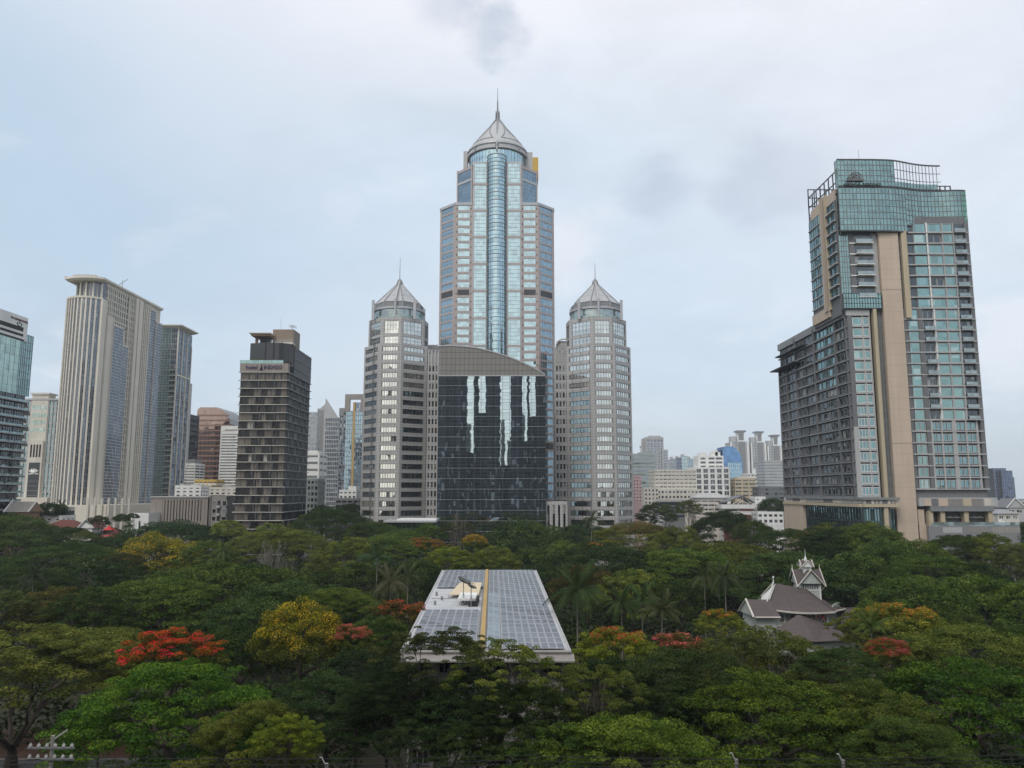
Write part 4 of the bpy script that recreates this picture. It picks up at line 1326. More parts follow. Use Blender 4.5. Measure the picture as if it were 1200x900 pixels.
    rp.fbox(G, V(1074), V(1178), 0, z4, -14, .6, 'mid_metal')
    rp.fbox(G, V(1090), V(1112), PZ(624, Y), z4 - .4, .55, .66, 'lightgrey'); rp.fbox(G, V(1118), V(1140), PZ(624, Y), z4 - .4, .55, .66, 'granite_d')
    rp.fbox(G, V(1146), V(1178), PZ(624, Y), z4 - .4, .55, .66, 'concrete')
    for i in range(5):
        rp.fbox(G, V(1092 + i * 12), V(1098 + i * 12), PZ(632, Y), PZ(626, Y), .55, .63, 'slot')
    rp.fbox(G, V(1078), V(1178), z4, z4 + 1.1, .45, .5, 'g_clear')
    # mast
    m = B.mb('mast'); m.tube((X(1036), Y + 6, zc2 - 2), (X(1036), Y + 6, PZ(166, Y)), .1, .05, 'mid_metal', 5); m.tube((X(1036), Y + 6, zc1 - 1), (X(1036), Y + 6, zc2), .2, .12, 'mid_metal', 5)
    # emblem and lettering on the crown
    e = B.mb('sign_emblem')
    f = Fr((X(1008), Y - 2.4), (X(1026), Y - 2.4))
    ez = PZ(214, Y)
    ex = f.w / 2 - .4
    for r0 in (1.1, 1.75):
        for i in range(12):
            a0, a1 = math.pi * i / 12, math.pi * (i + 1) / 12
            e.tube(f.pt(ex + 1.25 * r0 * math.cos(a0), ez + 1.35 * r0 * math.sin(a0), .1), f.pt(ex + 1.25 * r0 * math.cos(a1), ez + 1.35 * r0 * math.sin(a1), .1), .16, .16, 'greybrown', 5)
    for i in range(7):
        a0 = math.pi * (i + .5) / 7
        e.tube(f.pt(ex, ez, .1), f.pt(ex + 2.1 * math.cos(a0), ez + 2.3 * math.sin(a0), .1), .13, .13, 'greybrown', 5)
    e.fbox(f, ex - 2.6, ex + 2.6, ez - .4, ez + .05, 0, .25, 'greybrown')
    B.letters('sign_lettering', 'ORIENTAL RESIDENCE', Fr((X(1005), Y - 2.4), (X(1040), Y - 2.4)), (X(1041) - X(1005)) / 2, PZ(219.6, Y), 1.15, 'dark_metal', .12)
    B.done()
    # terrace parasols and satellite dish stand on the podium: things of their own
    for i, px in enumerate((1104.5, 1112, 1123, 1131.5, 1139)):
        x = X(px); t = thing('parasol', ['leftmost pale parasol on the podium terrace', 'second pale parasol from the left on the podium terrace', 'third pale parasol from the left on the podium terrace, right of the middle column', 'fourth pale parasol from the left on the podium terrace', 'rightmost pale parasol on the podium terrace'][i], 'parasol', (x, Y - .6 + 1.5, z4), 'parasols on the podium terrace')
        c = MB(); c.lathe(x, Y + .9, [(1.7, z4 + 2.25), (.05, z4 + 2.95)], 'offwhite', 8); c.build('canopy', t)
        c = MB(); c.tube((x, Y + .9, z4), (x, Y + .9, z4 + 2.9), .05, .04, 'mid_metal', 6); c.build('pole', t)
    for (px, py, r_, lb, yy) in ((1160.5, 607.5, 1.25, 'large white satellite dish on the podium roof at far right', Y + 5), (1174, 611, .8, 'smaller white satellite dish right of the large one on the podium roof', Y + 7)):
        x = PX(px, py, yy); zz = PZ(py, yy)
        t = thing('satellite_dish', lb, 'satellite dish', (x, yy, z4), 'satellite dishes on the podium roof')
        c = MB()
        prof = [(0.01, 0), (r_ * .5, .12 * r_), (r_, .42 * r_)]
        k0 = len(c.v); c.lathe(0, 0, prof, 'white', 18); c.tube((0, 0, .0), (0, 0, .9 * r_), .04, .04, 'mid_metal', 5)
        rot = Matrix.Rotation(R(58), 3, 'X') @ Matrix.Rotation(R(-25), 3, 'Z')
        rot = Matrix.Rotation(R(-35), 3, 'Z') @ Matrix.Rotation(R(62), 3, 'X')
        c.v = [tuple(rot @ Vector(p) + Vector((x, yy, zz))) for p in c.v]
        c.build('reflector', t)
        c = MB(); c.tube((x, yy + .2, z4), (x, yy + .2, zz), .1, .08, 'mid_metal', 6); c.build('stand', t)
right_tower()

# ================================================================ BACKGROUND BUILDINGS
def block(name, label, cat, px0, px1, ytop, Y, depth, wall, gl, nfl, ncol, hf=.55, wf=.8, fr=None, nc=1, rib=None, top=None, zbot=0, ymid=560, group=None, band=None, skip=0, side=True, par=1.0, ybot=None):
    """a box of floors: one window object per opening, on the front and on the side that can be seen"""
    x0, x1 = PX(px0, ymid, Y), PX(px1, ymid, Y)
    zt = PZ(ytop, Y)
    zb = zbot if ybot is None else PZ(ybot, Y)
    B = Bld(name, label, cat, ((x0 + x1) / 2, Y + depth / 2), group)
    w = B.mb('wall')
    w.prism([(x0 + .25, Y + .25), (x1 - .25, Y + .25), (x1 - .25, Y + depth), (x0 + .25, Y + depth)], 0, zt - .2, wall, top)
    faces = [Fr((x0, Y), (x1, Y))]
    if side:
        faces.append(Fr((x1, Y), (x1, Y + depth)) if (x0 + x1) < 0 else Fr((x0, Y + depth), (x0, Y)))
    fh = (zt - zb) / nfl
    for q, F in enumerate(faces):
        n = ncol if q == 0 else max(1, int(ncol * F.w / faces[0].w + .5))
        cw = F.w / n
        pw = cw * (1 - wf)
        for i in range(n + 1):
            u = F.w * i / n
            w.fbox(F, max(0, u - pw / 2), min(F.w, u + pw / 2), 0, zt + par, -.3, .06 if rib is None else rib, wall)
        for k in range(nfl):
            z = zt - (k + 1) * fh
            w.fbox(F, pw / 2, F.w - pw / 2, z, z + fh * (1 - hf), -.3, 0, band or wall)
            if k < skip: 
                w.fbox(F, pw / 2, F.w - pw / 2, z, z + fh, -.3, 0, wall); continue
            for i in range(n):
                B.win(F, cw * i + pw / 2, z + fh * (1 - hf), cw - pw, fh * hf, gl, fr or 'mid_metal', nc, 1, 0 if fr is None else .16, -.18, .06)
        w.fbox(F, 0, F.w, zt - .3, zt + par, -.4, .12, wall)
    return B, faces[0], zt, fh


def plant(B, F, zt, items, wall='lightgrey'):
    for a, b, h in items:
        p = MB(); s = B.extra.append(('plant_room', 'none', p))
        p.fbox(F, F.w * a, F.w * b, zt, zt + h, -12, -2, wall)


# left side of the picture
B, F, zt, fh = block('office_block', 'pale green-grey block with vertical window strips, between the edge hotel and the striped tower', 'office block', 19, 66, 470, 440, 30, 'lightgrey', 'g_teal', 26, 11, .8, .6, None, 1, .25, side=False, ymid=530)
w = B.mb('wall')
w.fbox(F, F.w * .3, F.w * .72, 0, zt + 3.6, -6, .6, 'offwhite'); w.fbox(F, -.5, F.w + .5, zt + .4, zt + 1.4, -8, .8, 'lightgrey'); w.fbox(F, F.w * .27, F.w * .75, zt + 3.6, zt + 4.6, -7, 1.2, 'offwhite')
for i in range(5):
    for k in range(4):
        B.win(F, F.w * (.335 + i * .075), zt - 5 - k * 4.2, F.w * .045, 2.5, 'g_green', 'offwhite', 1, 1, 0, .63, .05, 'square_window')
    if i < 5:
        B.win(F, F.w * (.335 + i * .075), 64 - 14, F.w * .04, zt - 22 - 64 + 14, 'g_teal', 'offwhite', 1, 14, .25, .63, .08, 'tall_window')
b_ = B.mb('bay'); zb0, zb1 = PZ(583, 438), PZ(542, 438)
b_.fbox(F, F.w * .36, F.w * .70, zb0 - 14, zb1 + 12, .5, 1.6, 'offwhite')
b_.fbox(F, F.w * .39, F.w * .66, zb0, zb1, 1.6, 1.75, 'dark_metal')
for i in range(4): b_.fbox(F, F.w * (.39 + i * .073), F.w * (.43 + i * .073), zb1 + 3, zb1 + 10, 1.6, 1.7, 'slot')
e = B.mb('emblem'); zc = (zb0 + zb1) / 2 + 4
for i in range(5):
    a = R(30 + i * 30); c0 = F.w * .525
    e.tube(F.pt(c0, zc, 1.9), F.pt(c0 + 3.0 * math.cos(a), zc + 2.4 * math.sin(a), 1.9), .9, .25, 'white', 6)
e.fbox(F, F.w * .525 - 2.6, F.w * .525 + 2.6, zc - .9, zc - .3, 1.75, 1.95, 'white')
for k in range(4): b_.fbox(F, F.w * .39, F.w * .66, zb0 + 1 + k * 2.6, zb0 + 1.25 + k * 2.6, 1.7, 1.85, 'mid_metal')
p = B.mb('podium'); p.fbox(F, F.w * .05, F.w * 1.1, 0, PZ(583, 430), 0, 9, 'cream')
B.done()

B, F, zt, fh = block('office_tower', 'dark grey slab with a tall pink advertising banner, right of the slim blue tower', 'office tower', 207.5, 220, 487, 520, 16, 'dark_metal', 'g_dark', 24, 3, .7, .8, None, 1, None, 'dark_metal', 0, 530, side=True, skip=4)
b_ = B.mb('banner'); z0, z1 = PZ(570, 519), PZ(505, 519)
b_.fbox(F, F.w * .12, F.w * .78, z0, z1, .1, .5, 'magenta')
rr = random.Random(3)
for i in range(16):
    zz = z0 + (z1 - z0) * rr.random() * .92; uu = F.w * (.14 + .45 * rr.random())
    b_.poly([F.pt(uu, zz, .55), F.pt(uu + 1.2, zz + .4, .55), F.pt(uu + 1.5, zz + 2.4, .55), F.pt(uu + .5, zz + 1.3, .55)], 'pinkroof' if i % 3 else 'offwhite')
b_.fbox(F, F.w * .1, F.w * .8, z1 - 9, z1 - 6, .4, .6, 'mid_metal')
B.done()

# bronze glass building with rounded shoulder
def bronze():
    Y = 560.0
    pr = [(228, 600), (229.5, 480), (232, 477.2), (253, 477.2), (258, 479), (263, 484), (267, 493), (268, 500), (267, 600)]
    x0, x1 = PX(228, 540, Y), PX(267.5, 540, Y)
    B = Bld('office_tower', 'bronze glass office building with rounded right shoulder, left of the white banded block', 'office tower', ((x0 + x1) / 2, Y + 15))
    w = B.mb('wall')
    prof = [(x0, 0), (x1, 0), (x1, PZ(497, Y)), (PX(265.5, 540, Y), PZ(490, Y)), (PX(261, 540, Y), PZ(483, Y)), (PX(256, 540, Y), PZ(479, Y)), (PX(251, 540, Y), PZ(477.3, Y)), (x0 + 2, PZ(477.3, Y)), (x0, PZ(480, Y))]
    w.poly([(x, Y, z) for x, z in prof], 'g_brown'); 
    n = len(prof)
    for i in range(1, n):
        a, b = prof[i], prof[(i + 1) % n]
        w.poly([(a[0], Y, a[1]), (a[0], Y + 30, a[1]), (b[0], Y + 30, b[1]), (b[0], Y, b[1])], 'mid_metal' if a[1] > 20 and i not in (1,) else 'g_brown')
    F = Fr((x0, Y), (x1, Y))
    zt = PZ(478, Y); k = 0
    while zt - 6 - k * 3.6 > 0:
        z = zt - 6 - k * 3.6
        mx = F.w
        for j in range(2, 6):
            if prof[j][1] < z + 1.5: pass
        lim = [p for p in prof[2:7] if p[1] < z + 1.2]
        if lim: mx = min(F.w, max(6.0, (lim[-1][0] - x0)))
        s_ = MB(); s_.fbox(F, 0, mx, z, z + 1.15, -.1, .22, 'brownstone'); s_.build('floor_band', B.root)
        k += 1
    for i in range(9): w.fbox(F, F.w * i / 9 - .06, F.w * i / 9 + .06, 0, zt - 14, 0, .12, 'mid_metal')
    B.done()
M['brownstone'] = stone('bronze_band', (.24, .135, .10), .6, .12, .1)
bronze()

B, F, zt, fh = block('office_block', 'white block with dark ribbon windows, left of the dark hotel', 'office block', 257, 283, 508, 470, 24, 'white', 'g_dark', 19, 1, .48, .93, None, 1, None, None, 0, 540, par=4.0, ybot=572)
w = B.mb('wall'); w.fbox(F, F.w * .02, F.w * .98, PZ(505, 470) , PZ(499, 470), -6, .3, 'white'); w.fbox(F, F.w * .2, F.w * .75, PZ(505, 470) + .3, PZ(503.6, 470), .25, .35, 'slot')
B.done()
B, F, zt, fh = block('office_block', 'small white block with dark ribbon windows at the foot of the bronze building', 'office block', 216, 228, 545, 455, 14, 'white', 'g_dark', 8, 1, .5, .95, ybot=572)
plant(B, F, zt, ((.1, .8, 3.5),), 'mid_metal'); B.done()
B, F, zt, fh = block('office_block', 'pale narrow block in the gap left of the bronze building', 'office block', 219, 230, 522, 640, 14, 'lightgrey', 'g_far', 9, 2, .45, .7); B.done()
B, F, zt, fh = block('shophouse', 'low white flat-roofed building below the bronze building', 'building', 206, 236, 571, 425, 14, 'white', 'g_dark', 3, 4, .4, .5, ybot=584)
plant(B, F, zt, ((.1, .25, 2), (.6, .8, 1.5))); B.done()
B, F, zt, fh = block('shophouse', 'low building with yellow parapet below the bronze building', 'building', 228, 254, 564, 440, 12, 'yellow', 'g_dark', 4, 5, .4, .8, band='offwhite', ybot=584); B.done()
B, F, zt, fh = block('shophouse', 'cream low building with flat roof left of the dark hotel', 'building', 246, 279, 573, 410, 16, 'offwhite', 'g_dark', 3, 5, .38, .5, ybot=586)
plant(B, F, zt, ((.4, .7, 1.8),)); B.done()


def fluted():
    Y = 332.0
    x0, x1 = PX(176, 600, Y), PX(243, 600, Y); x2 = PX(263, 600, Y)
    zt = PZ(583, Y)
    B = Bld('concrete_hall', 'windowless beige concrete hall with vertical dark slots, left of the dark hotel', 'hall', ((x0 + x2) / 2, Y + 10))
    w = B.mb('wall'); F = Fr((x0, Y), (x1, Y))
    w.prism([(x0, Y + .5), (x1, Y + .5), (x1, Y + 22), (x0, Y + 22)], 0, zt - .2, 'slot', 'lightgrey')
    n = 19; rr = random.Random(5)
    for i in range(n):
        a = F.w * i / n; 
        slot = .34 if 4 <= i <= 16 else .0
        w.fbox(F, a, a + F.w / n * (1 - slot) if slot else a + F.w / n, 0, zt, -.6, .12 * (i % 2), 'fluted')
        if slot: w.fbox(F, a + F.w / n * (1 - slot), a + F.w / n, 0, PZ(611, Y), -.6, .05, 'fluted'); w.fbox(F, a + F.w / n * (1 - slot), a + F.w / n, PZ(586, Y), zt, -.6, .05, 'fluted')
    w.fbox(F, -.3, F.w + .3, zt, zt + .5, -22, .4, 'lightgrey')
    a = B.mb('apartment_end'); G = Fr((x1 + .02, Y + 1.5), (x2, Y + 1.5))
    a.fbox(G, 0, G.w, 0, zt + .8, -16, 0, 'granite_d'); a.fbox(G, 0, .8, 0, zt + 1, -16, .4, 'fluted')
    for k in range(4):
        z = zt - 3.2 - k * 3.3
        B.win(G, 1.4, z, 1.6, 1.9, 'g_dark', 'lightgrey', 1, 1, .12, .02, .08); B.win(G, 5.4, z - .3, 2.1, 2.2, 'g_dark', 'lightgrey', 1, 1, .12, .02, .08)
        a.fbox(G, 3.4, 4.8, z - 1.1, z - .1, 0, 1.0, 'lightgrey'); a.fbox(G, 3.5, 4.7, z, z + 1.8, 0, .05, 'slot')
    B.done()
fluted()

# gap between the dark hotel and the left octagonal tower
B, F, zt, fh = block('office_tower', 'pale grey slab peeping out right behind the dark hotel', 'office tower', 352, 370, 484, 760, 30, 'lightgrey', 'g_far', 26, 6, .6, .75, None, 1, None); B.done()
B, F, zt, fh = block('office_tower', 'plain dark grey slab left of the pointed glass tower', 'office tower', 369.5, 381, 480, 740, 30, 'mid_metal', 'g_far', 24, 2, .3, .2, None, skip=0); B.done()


def pointed():
    Y = 720.0
    x0, x1 = PX(378.5, 540, Y), PX(396.5, 540, Y)
    B = Bld('office_tower', 'grey glass tower with sharp triangular peak, between the dark hotel and the left octagonal tower', 'office tower', ((x0 + x1) / 2, Y + 12))
    w = B.mb('wall'); zt = PZ(489, Y)
    w.prism([(x0, Y + .2), (x1, Y + .2), (x1, Y + 26), (x0, Y + 26)], 0, zt, 'mid_metal')
    F = Fr((x0, Y), (x1, Y))
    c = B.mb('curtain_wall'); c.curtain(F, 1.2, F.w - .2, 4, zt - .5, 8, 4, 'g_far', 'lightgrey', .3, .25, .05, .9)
    w.fbox(F, -.3, 1.3, 0, zt, -.3, .5, 'lightgrey')
    for xa, xb, za in ((PX(379.5, 480, Y), PX(396, 480, Y), PZ(467, Y)),):
        p = B.mb('peak'); xm = PX(381, 480, Y)
        p.poly([(xa, Y, zt), (xb, Y, zt), (xm + .3, Y, za)], 'lightgrey'); p.poly([(xb, Y, zt), (xb, Y + 3, zt), (xm + .3, Y + 3, za), (xm + .3, Y, za)], 'mid_metal'); p.poly([(xa, Y + 3, zt), (xa, Y, zt), (xm + .3, Y, za), (xm + .3, Y + 3, za)], 'mid_metal'); p.poly([(xb, Y + 3, zt), (xa, Y + 3, zt), (xm + .3, Y + 3, za)], 'mid_metal')
        xq = PX(371, 480, Y); p.poly([(xq, Y + 6, PZ(480, Y)), (xm, Y + 6, PZ(480, Y)), (xm, Y + 6, za - 3)], 'lightgrey'); p.poly([(xm, Y + 8, PZ(480, Y)), (xq, Y + 8, PZ(480, Y)), (xm, Y + 8, za - 3)], 'lightgrey')
        p.poly([(xq, Y + 8, PZ(480, Y)), (xq, Y + 6, PZ(480, Y)), (xm, Y + 6, za - 3), (xm, Y + 8, za - 3)], 'lightgrey')
    B.done()
pointed()

B, F, zt, fh = block('office_tower', 'blue glass tower with pale bay windows right of the pointed tower', 'office tower', 396, 410, 487, 700, 24, 'mid_metal', 'g_bay', 27, 3, .75, .85, None)
plant(B, F, zt, ((-.1, .5, 7), (.3, .8, 3)), 'mid_metal'); B.done()


def arch_tower():
    Y = 690.0
    x0, x1 = PX(404, 530, Y), PX(424, 530, Y)
    B = Bld('office_tower', 'blue glass tower topped by an open square frame, left of the left octagonal tower', 'office tower', ((x0 + x1) / 2, Y + 12))
    w = B.mb('wall'); z1 = PZ(482, Y); F = Fr((x0, Y), (x1, Y))
    w.prism([(x0 + .2, Y + .2), (x1, Y + .2), (x1, Y + 22), (x0 + .2, Y + 22)], 0, z1, 'mid_metal')
    c = B.mb('curtain_wall'); c.curtain(F, 0, F.w, 4, z1, 8, 4, 'g_blue', 'mid_metal', .35, .25, .05, .6)
    g = B.mb('gold_strip'); g.fbox(F, F.w * .42, F.w * .56, 20, z1 + 8, -.2, .6, 'tan')
    f = B.mb('roof_frame'); zt = PZ(462, Y)
    f.fbox(F, -1, F.w * .22, z1, zt, -3, .5, 'fluted'); f.fbox(F, -1, F.w + 2, zt - 4.5, zt, -3, .52, 'fluted'); f.fbox(F, F.w - 2, F.w + 2, z1, zt - 4.5, -3, .5, 'fluted')
    f.fbox(F, F.w * .5, F.w * .9, z1, z1 + 8, -8, -1, 'g_bay')
    B.done()
arch_tower()
B, F, zt, fh = block('apartment_block', 'white stepped apartment block right behind the dark hotel', 'apartment block', 357, 373.5, 533, 440, 18, 'white', 'g_dark', 7, 1, .35, .8, ybot=590)
plant(B, F, zt, ((0, .8, 2.5),), 'white'); B.done()
M['pale_green'] = stone('pale_green_paint', (.33, .37, .34), .8, .15, .2)
B, F, zt, fh = block('apartment_block', 'grey-green apartment block with square openings at the right foot of the dark hotel', 'apartment block', 352, 373, 563, 385, 14, 'pale_green', 'g_dark', 6, 5, .55, .6, ybot=605)
B.done()
B, F, zt, fh = block('house', 'small white stepped house left of the left octagonal tower', 'house', 398, 418, 576, 430, 12, 'white', 'g_dark', 3, 4, .4, .5, ybot=592)
plant(B, F, zt, ((.5, .95, 3),), 'white'); B.done()
B, F, zt, fh = block('shophouse', 'dark flat-roofed shed below the small white stepped house', 'building', 394, 421, 586, 410, 10, 'mid_metal', 'g_dark', 2, 4, .5, .8, ybot=598); B.done()

# far centre-right cluster
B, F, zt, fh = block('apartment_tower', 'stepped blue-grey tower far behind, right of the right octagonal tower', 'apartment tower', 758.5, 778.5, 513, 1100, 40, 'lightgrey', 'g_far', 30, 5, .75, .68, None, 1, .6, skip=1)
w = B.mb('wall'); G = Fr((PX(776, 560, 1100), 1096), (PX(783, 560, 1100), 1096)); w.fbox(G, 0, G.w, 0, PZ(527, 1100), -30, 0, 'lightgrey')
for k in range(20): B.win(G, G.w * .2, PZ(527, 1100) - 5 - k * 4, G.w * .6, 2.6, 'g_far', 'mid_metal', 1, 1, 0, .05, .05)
w.fbox(F, F.w * .15, F.w * .85, zt, zt + 3, -10, -.5, 'lightgrey')
B.done()
B, F, zt, fh = block('office_slab', 'grey-green ribbed slab just right of the right octagonal tower', 'office block', 738, 768, 533, 640, 26, 'pale_green', 'g_far', 20, 1, .5, .98, None)
w = B.mb('mast'); xm = PX(753, 530, 640); w.tube((xm, 650, zt), (xm, 650, zt + 6), .3, .2, 'mid_metal', 6); w.lathe(xm, 650, [(.01, zt + 6), (1, zt + 7), (.01, zt + 8)], 'mid_metal', 8)
plant(B, F, zt, ((.4, .95, 2),), 'pale_green'); B.done()
B, F, zt, fh = block('apartment_block', 'pale pink block hugging the right octagonal tower', 'apartment block', 742, 751.5, 559, 450, 12, 'pink_paint', 'g_dark', 8, 3, .4, .4, ybot=590) if 'pink_paint' in M else (None,) * 4
if B is None:
    M['pink_paint'] = stone('pink_paint', (.56, .40, .41), .8, .12, .2)
    B, F, zt, fh = block('apartment_block', 'pale pink block hugging the right octagonal tower', 'apartment block', 742, 751.5, 559, 450, 12, 'pink_paint', 'g_dark', 8, 3, .4, .4, ybot=590)
B.done()
for i, (a, b, yt, gl, lb) in enumerate(((786.5, 793, 538, 'g_far', 'leftmost of the row of tiny far towers behind the cream block, pale'), (793, 799.5, 537, 'g_navy', 'dark navy tiny far tower behind the cream block'), (799.5, 806.5, 535, 'g_cyan', 'pale cyan tiny far tower behind the cream block'), (806.5, 813, 538, 'g_blue', 'blue tiny far tower at the right end of the row behind the cream block'))):
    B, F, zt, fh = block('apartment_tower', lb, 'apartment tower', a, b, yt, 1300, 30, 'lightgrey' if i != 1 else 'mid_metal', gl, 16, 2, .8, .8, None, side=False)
    plant(B, F, zt, ((.1, .5, 4),)); B.done()

B, F, zt, fh = block('apartment_block', 'cream block with rows of dark windows, right of the right octagonal tower', 'apartment block', 767.5, 816, 552, 520, 24, 'offwhite', 'g_dark', 9, 10, .42, .82, 'offwhite', 2, ybot=592)
w = B.mb('wall'); zt2 = PZ(573, 515)
G = Fr((PX(770, 580, 515), 515), (PX(823, 580, 515), 515)); w.fbox(G, 0, G.w, zt2 - 7, zt2, -10, 0, 'offwhite')
for k in range(2):
    for i in range(12): B.win(G, G.w * i / 12 + .5, zt2 - 2.6 - k * 3.2, G.w / 12 - 1.1, 1.3, 'g_dark', 'mid_metal', 1, 1, 0, .03, .05)
G2 = Fr((PX(755, 585, 512), 512), (PX(772, 585, 512), 512)); z3 = PZ(571, 512); w.fbox(G2, 0, G2.w, 0, z3, -14, 0, 'offwhite')
for k in range(8):
    for i in range(4): B.win(G2, G2.w * i / 4 + .7, z3 - 2.6 - k * 2.6, G2.w / 4 - 1.4, 1.2, 'g_dark', 'mid_metal', 1, 1, 0, .03, .05)
B.done()
B, F, zt, fh = block('office_block', 'low dark glass building with grey bands below the cream block', 'office block', 773, 801, 589, 460, 14, 'mid_metal', 'g_teal', 4, 1, .65, .96, None, ybot=608)
w = B.mb('wall'); w.fbox(F, -1, F.w + 4, zt + .5, zt + 1.2, -12, 1.5, 'lightgrey'); B.done()
B, F, zt, fh = block('apartment_block', 'white apartment block with square balcony grid, left of the round-topped blue tower', 'apartment block', 815, 855, 549, 560, 22, 'white', 'g_dark', 5, 5, .78, .68, 'lightgrey', 2, .7, ybot=582)
w = B.mb('upper_wall'); G = Fr((PX(818, 545, 566), 566), (PX(848, 545, 566), 566)); z3 = PZ(534, 566); w.fbox(G, 0, G.w, zt - 1, z3, -14, 0, 'white')
for k in range(3):
    for a, b in ((.1, .3), (.42, .65), (.7, .95)): B.win(G, G.w * a, z3 - 2.7 - k * 2.9, G.w * (b - a), 1.4, 'g_dark', 'mid_metal', 1, 1, 0, .03, .05)
for a, b, h in ((.1, .35, 2.2), (.55, .9, 2.6), (.7, .8, 4)): w.fbox(G, G.w * a, G.w * b, z3, z3 + h, -9, -1, 'white')
B.done()


def blue_dome():
    Y = 820.0
    B = Bld('office_tower', 'bright blue glass tower with rounded right shoulder, behind the white grid block', 'office tower', (PX(858, 550, Y), Y + 14))
    prof = [(847.5, 600), (870.5, 600), (870.8, 545), (870, 538), (867.5, 531), (864, 526), (860, 523.3), (850, 523.3), (847.5, 528)]
    pts = [(PX(px, 555, Y), 0 if py == 600 else PZ(py, Y)) for px, py in prof]
    w = B.mb('curtain_wall'); w.poly([(x, Y, z) for x, z in pts], 'g_farblue')
    n = len(pts)
    for i in range(n):
        a, b = pts[i], pts[(i + 1) % n]
        w.poly([(a[0], Y, a[1]), (a[0], Y + 28, a[1]), (b[0], Y + 28, b[1]), (b[0], Y, b[1])], 'g_navy')
    F = Fr((PX(853, 555, Y), Y), (PX(869.5, 555, Y), Y))
    w.curtain(F, 0, F.w, 8, PZ(542, Y), 7, 4, 'g_cyan', 'g_farblue', .4, .3, .25, .5)
    for k in range(22): w.fbox(Fr(pts[0] and (pts[0][0], Y), (pts[1][0], Y)), 0, pts[1][0] - pts[0][0], 6 + k * 2.6, 6.35 + k * 2.6, 0, .12, 'g_navy')
    s_ = B.mb('side_wing'); xa, xb = PX(844, 555, Y), PX(848, 555, Y); s_.box(xa, xb, Y + 4, Y + 24, 0, PZ(527, Y), 'g_navy')
    B.done()
blue_dome()


def twin(px0, px1, yt, lb, Y=1250):
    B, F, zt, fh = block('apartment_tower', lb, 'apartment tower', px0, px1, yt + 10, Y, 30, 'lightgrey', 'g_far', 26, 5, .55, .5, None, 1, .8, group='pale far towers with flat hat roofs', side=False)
    w = B.mb('crown'); a, b = F.w * .42, F.w * .78
    w.fbox(F, a, b, zt, zt + 16, -12, -1, 'white'); w.fbox(F, a + 1.5, b - 1.5, zt + 3, zt + 13, -1, -.8, 'mid_metal')
    w.fbox(F, a - 2.2, b + 2.2, zt + 16, zt + 18.5, -15, 2, 'mid_metal'); w.fbox(F, F.w * .05, F.w * .35, zt, zt + 9, -12, -2, 'lightgrey')
    s_ = B.mb('core_strip'); s_.fbox(F, a, b, 0, zt, 0, 1.5, 'mid_metal'); s_.fbox(F, 0, F.w * .1, 0, zt, 0, 1.8, 'white'); s_.fbox(F, F.w * .86, F.w * .98, 0, zt, 0, 1.8, 'white')
    B.done()
twin(857, 879.5, 508, 'pale far tower with flat hat roof right behind the blue glass tower')
twin(881, 899.5, 509, 'pale far tower with flat hat roof, middle one of three')
twin(900.5, 918, 513, 'pale far tower with flat hat roof, cut by the teal tower edge')
B, F, zt, fh = block('apartment_block', 'yellowish beige block below the round-topped blue tower', 'apartment block', 861, 885.5, 562, 560, 18, 'sand', 'g_dark', 5, 3, .4, .8, ybot=584)
plant(B, F, zt, ((.2, .7, 2),), 'offwhite'); B.done()
B, F, zt, fh = block('apartment_block', 'white block between the yellowish beige block and the plain grey block', 'apartment block', 876, 897, 556, 660, 18, 'white', 'g_far', 7, 5, .4, .5, ybot=590)
plant(B, F, zt, ((.5, .95, 5),), 'white'); B.done()
B, F, zt, fh = block('office_slab', 'plain pale grey block with fine bands beside the teal tower edge', 'office block', 896, 918, 541, 640, 26, 'lightgrey', 'g_far', 10, 2, .3, .97, None, ybot=577); B.done()
B, F, zt, fh = block('shophouse', 'low dark purple-grey building beside the teal tower edge', 'building', 889, 918, 572, 500, 14, 'greybrown', 'g_dark', 3, 5, .45, .7, ybot=588)
w = B.mb('wall'); w.fbox(F, 1, F.w * .45, zt, zt + 2.4, -8, -1, 'blue_sheet') if 'blue_sheet' in M else None
B.done()
B, F, zt, fh = block('office_block', 'long white striped low building below the white grid block', 'office block', 814, 851, 586, 450, 14, 'offwhite', 'g_dark', 4, 5, .42, .88, None, ybot=606)
w = B.mb('roof'); w.fbox(F, -.5, F.w + .5, zt + 1, zt + 1.5, -14, .8, 'lightgrey'); w.hexa([F.pt(0, zt + 1.5, 0), F.pt(F.w, zt + 1.5, 0), F.pt(F.w, zt + 1.5, -13), F.pt(0, zt + 1.5, -13)], [F.pt(4, zt + 4, -4), F.pt(F.w - 4, zt + 4, -4), F.pt(F.w - 4, zt + 4, -9), F.pt(4, zt + 4, -9)], 'lightgrey'); B.done()


